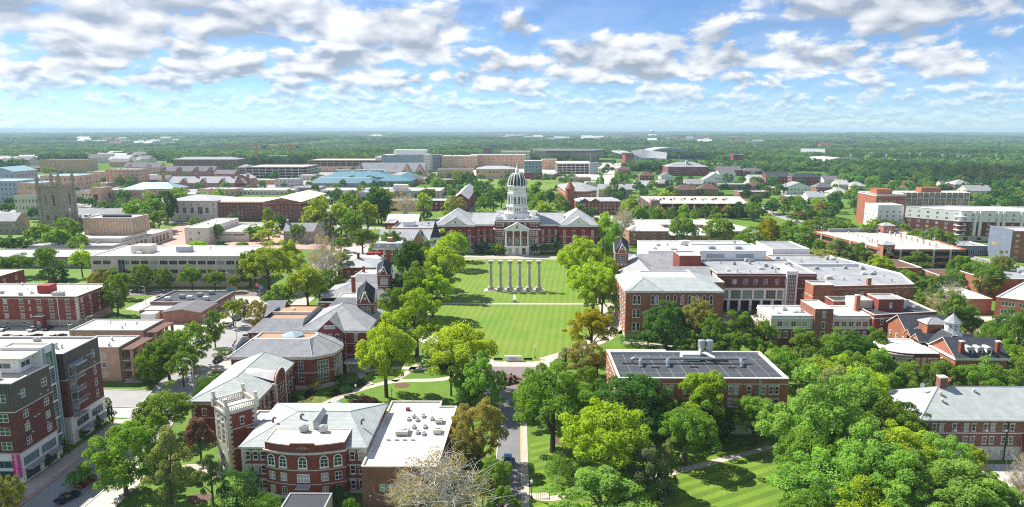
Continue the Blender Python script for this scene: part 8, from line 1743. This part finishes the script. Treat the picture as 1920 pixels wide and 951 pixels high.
def globe_lamp(px_, pyb, label):
    x, y = at(px_, pyb); t = thing('lamp_post', label, 'lamp post', (x, y, 0), group='black globe lamp posts'); mb = MB(); mb.lathe([(.22, 0), (.2, .5), (.08, .6), (.07, 3.2), (.16, 3.35)], 0, 0, 8); mb.build('post', ['black_iron'], t); mb = MB(); mb.lathe([(.16, 3.35), (.3, 3.6), (.28, 3.95), (.1, 4.15), (.03, 4.4)], 0, 0, 10); mb.build('globe', ['lamp_globe'], t)
for px_, py_, lb in ((1275, 886, 'black globe lamp post by the walk on the mown lawn'), (997, 936, 'black globe lamp post beside the axis pavement'), (668, 748, 'black globe lamp post before the chamfered hall'), (793, 700, 'black globe lamp post under the quad trees'), (735, 756, 'black globe lamp post by the purple tree'), (1003, 672, 'black globe lamp post at the foot of the quad lawn'), (1222, 862, 'black globe lamp post in the shade of the black roofed hall'), (1198, 628, 'black globe lamp post before the arched window hall')): globe_lamp(px_, py_, lb)
def street_light(px_, pyb, h, arm, label):
    x, y = at(px_, pyb); t = thing('street_light', label, 'street light', (x, y, 0), group='tall grey street lights'); mb = MB(); mb.tube([(0, 0, 0), (0, 0, h - .6), (arm * .3, 0, h - .1), (arm, 0, h)], [.14, .1, .08, .07], 6); mb.build('pole', ['metal'], t); mb = MB(); mb.box(arm - .3 if arm > 0 else arm - .5, -.16, h - .06, arm + .5 if arm > 0 else arm + .3, .16, h + .1); mb.build('lamp_head', ['metal_dull'], t)
for px_, py_, h, a, lb in ((365, 738, 10, -1.8, 'tall street light before the curved gable hall'), (444, 640, 9, -1.6, 'street light at the restaurant corner'), (166, 640, 9, 2.0, 'street light over the apartment car park'), (433, 548, 9, -1.5, 'street light before the beige office'), (132, 640, 6, .8, 'short street light in the apartment car park'), (274, 572, 8, -1, 'street light behind the restaurant'), (1803, 548, 9, 2.4, 'street light beside the right hand trees'), (704, 432, 9, -2.4, 'street light near the stone house plaza'), (680, 420, 8, -2, 'street light by the oak grove'), (120, 520, 8, 1, 'street light on the lawn beside the cross street'), (206, 790, 4, .6, 'low street light at the crossing')): street_light(px_, py_, h, a, lb)
# entrance sign wall, planter and hedges at the quad's foot
t = thing('sign_wall', 'pale stone entrance sign at the foot of the lawn', 'sign', (*at(962, 677), 0)); mb = MB(); mb.box(-2.5, -.4, 0, 2.5, .4, 1.5); mb.box(-2.7, -.5, 1.5, 2.7, .5, 1.75); mb.build('stone_block', ['white_trim'], t); mb = MB(); mb.box(-1.2, -.46, .7, 1.2, -.402, 1.2); mb.build('plaque', ['metal_dull'], t)
for px_ in (934, 990): t = thing('bench', f'dark bench {"left" if px_ < 950 else "right"} of the entrance sign', 'bench', (*at(px_, 677), 0)); mb = MB(); mb.box(-1.4, -.25, .4, 1.4, .25, .5); mb.build('seat', ['black_iron'], t); mb = MB(); mb.box(-1.4, .2, .5, 1.4, .28, .95); mb.build('backrest', ['black_iron'], t); [(lambda m: (m.box(x - .06, -.2, 0, x + .06, .2, .4), m.build('leg', ['black_iron'], t)))(MB()) for x in (-1.2, 1.2)]
def hedge(name, label, poly, h, col, cat='hedge'):
    """clipped planting: leafy shell over a volume"""
    rng = np.random.default_rng(abs(hash(label)) % 9999 if False else len(label) * 7); xs = [p[0] for p in poly]; ys = [p[1] for p in poly]; bl = []
    n = int(max(12, (max(xs) - min(xs)) * (max(ys) - min(ys)) * .9))
    def inside(x, y):
        c = False; j = len(poly) - 1
        for i in range(len(poly)):
            if (poly[i][1] > y) != (poly[j][1] > y) and x < (poly[j][0] - poly[i][0]) * (y - poly[i][1]) / (poly[j][1] - poly[i][1]) + poly[i][0]: c = not c
            j = i
        return c
    while len(bl) < n:
        x, y = rng.uniform(min(xs), max(xs)), rng.uniform(min(ys), max(ys))
        if inside(x, y): bl.append((x, y, h * .5, h * .55))
    t = thing(name, label, cat); o = link('foliage', quads_mesh('foliage', leaf_cloud(rng, bl, n * 60, .28), 'leaf'), t); o.color = (*col, 1); mb = MB(); mb.face([(x, y, .062) for x, y in poly]); mb.build('soil', ['mulch'], t)
cx, cy = -3.2, 189.5
hedge('flower_bed', 'round dark planting bed in the brick plaza', arc(cx, cy, 4.6, 4.6, 0, 345, 23), .5, (.030, .050, .022), 'flower bed')
hedge('hedge', 'clipped green hedge curving before the chamfered hall', strip(smooth([(-52.5, 176.5), (-48, 181), (-44.5, 186.5), (-43.5, 192)]), 1.5), 1.1, (.06, .13, .025))
hedge('hedge', 'low hedge in the shade of the chamfered hall wall', strip([(-61, 172), (-58, 176), (-57, 179.5)], 1.8), 1.0, (.04, .09, .025))
hedge('hedge', 'long hedge under the glazed colonnade', strip([(82, 263), (104, 262.5)], 1.8), 1.2, (.10, .07, .05))
for (lb, x, y, r) in (('mulch ring under the big tree by the axis road', 11.5, 150, 3.2), ('mulch ring under the shrub on the mown lawn', 9.4, 137, 2.6), ('mulch ring below the bowed hall pines', -63, 124, 2.4), ('mulch bed under the quad tree at the walk', -33, 185, 2.2), ('mulch circle under the trees of the cross street', -92, 262, 7)):
    mb = MB(); mb.face([(x + r * math.cos(k * math.pi / 10), y + r * .8 * math.sin(k * math.pi / 10), .055) for k in range(20)]); tag(mb.build('mulch_bed', ['mulch']), lb, None, kind='structure')
mb = MB()
for k in range(9): mb.box(2.6 + k * .42, 124.2, .06, 2.9 + k * .42, 126.4, .12 + k * .02)
tag(mb.build('garden_steps', ['limestone']), 'short flight of pale steps off the axis pavement', 'steps')
# statues before the domed hall
for x, lb in ((-31, 'small white pedestal left of the domed hall entrance'), (33, 'small white pedestal right of the domed hall entrance')):
    mb = MB(); mb.box(-.6, -.6, 0, .6, .6, .3); mb.box(-.42, -.42, .3, .42, .42, 1.9); mb.box(-.55, -.55, 1.9, .55, .55, 2.1); mb.lathe([(.3, 2.1), (.34, 2.5), (.16, 2.8), (.22, 3.0), (.05, 3.25)], 0, 0, 10); tag(mb.build('pedestal', ['white_trim'], None, (x, 391, 0)), lb, 'monument')

# ================================================================== the air between
hz = bpy.data.materials.new('haze_air'); hz.use_nodes = True; nt = hz.node_tree; nt.nodes.clear(); o_ = nt.nodes.new('ShaderNodeOutputMaterial'); pv = nt.nodes.new('ShaderNodeVolumePrincipled')
pv.inputs['Color'].default_value = (0.60, 0.83, 1.0, 1); pv.inputs['Density'].default_value = HAZE_DENSITY; pv.inputs['Anisotropy'].default_value = 0.0
nt.links.new(pv.outputs[0], o_.inputs['Volume']); MATS['haze_air'] = hz
if HAZE_DENSITY > 0:
    mb = MB(); mb.box(-47000, -47000, -60, 47000, 47000, 96); h_ = mb.build('haze', ['haze_air']); tag(h_, 'thin blue haze over the far woods', None, kind='stuff')

# seat every empty at the foot of its thing
bpy.context.view_layer.update()
for o in [q for q in bpy.data.objects if q.parent is None and q.type == 'EMPTY' and q.children and q.location.length < .01]:
    xs, ys = [], []
    for c in o.children:
        if c.type == 'MESH':
            for v in c.bound_box: w = Vector(v); w.rotate(c.rotation_euler); xs.append(w.x + c.location.x); ys.append(w.y + c.location.y)
    if not xs: continue
    m = Vector(((min(xs) + max(xs)) / 2, (min(ys) + max(ys)) / 2, 0)); o.location += m
    for c in o.children: c.location -= m
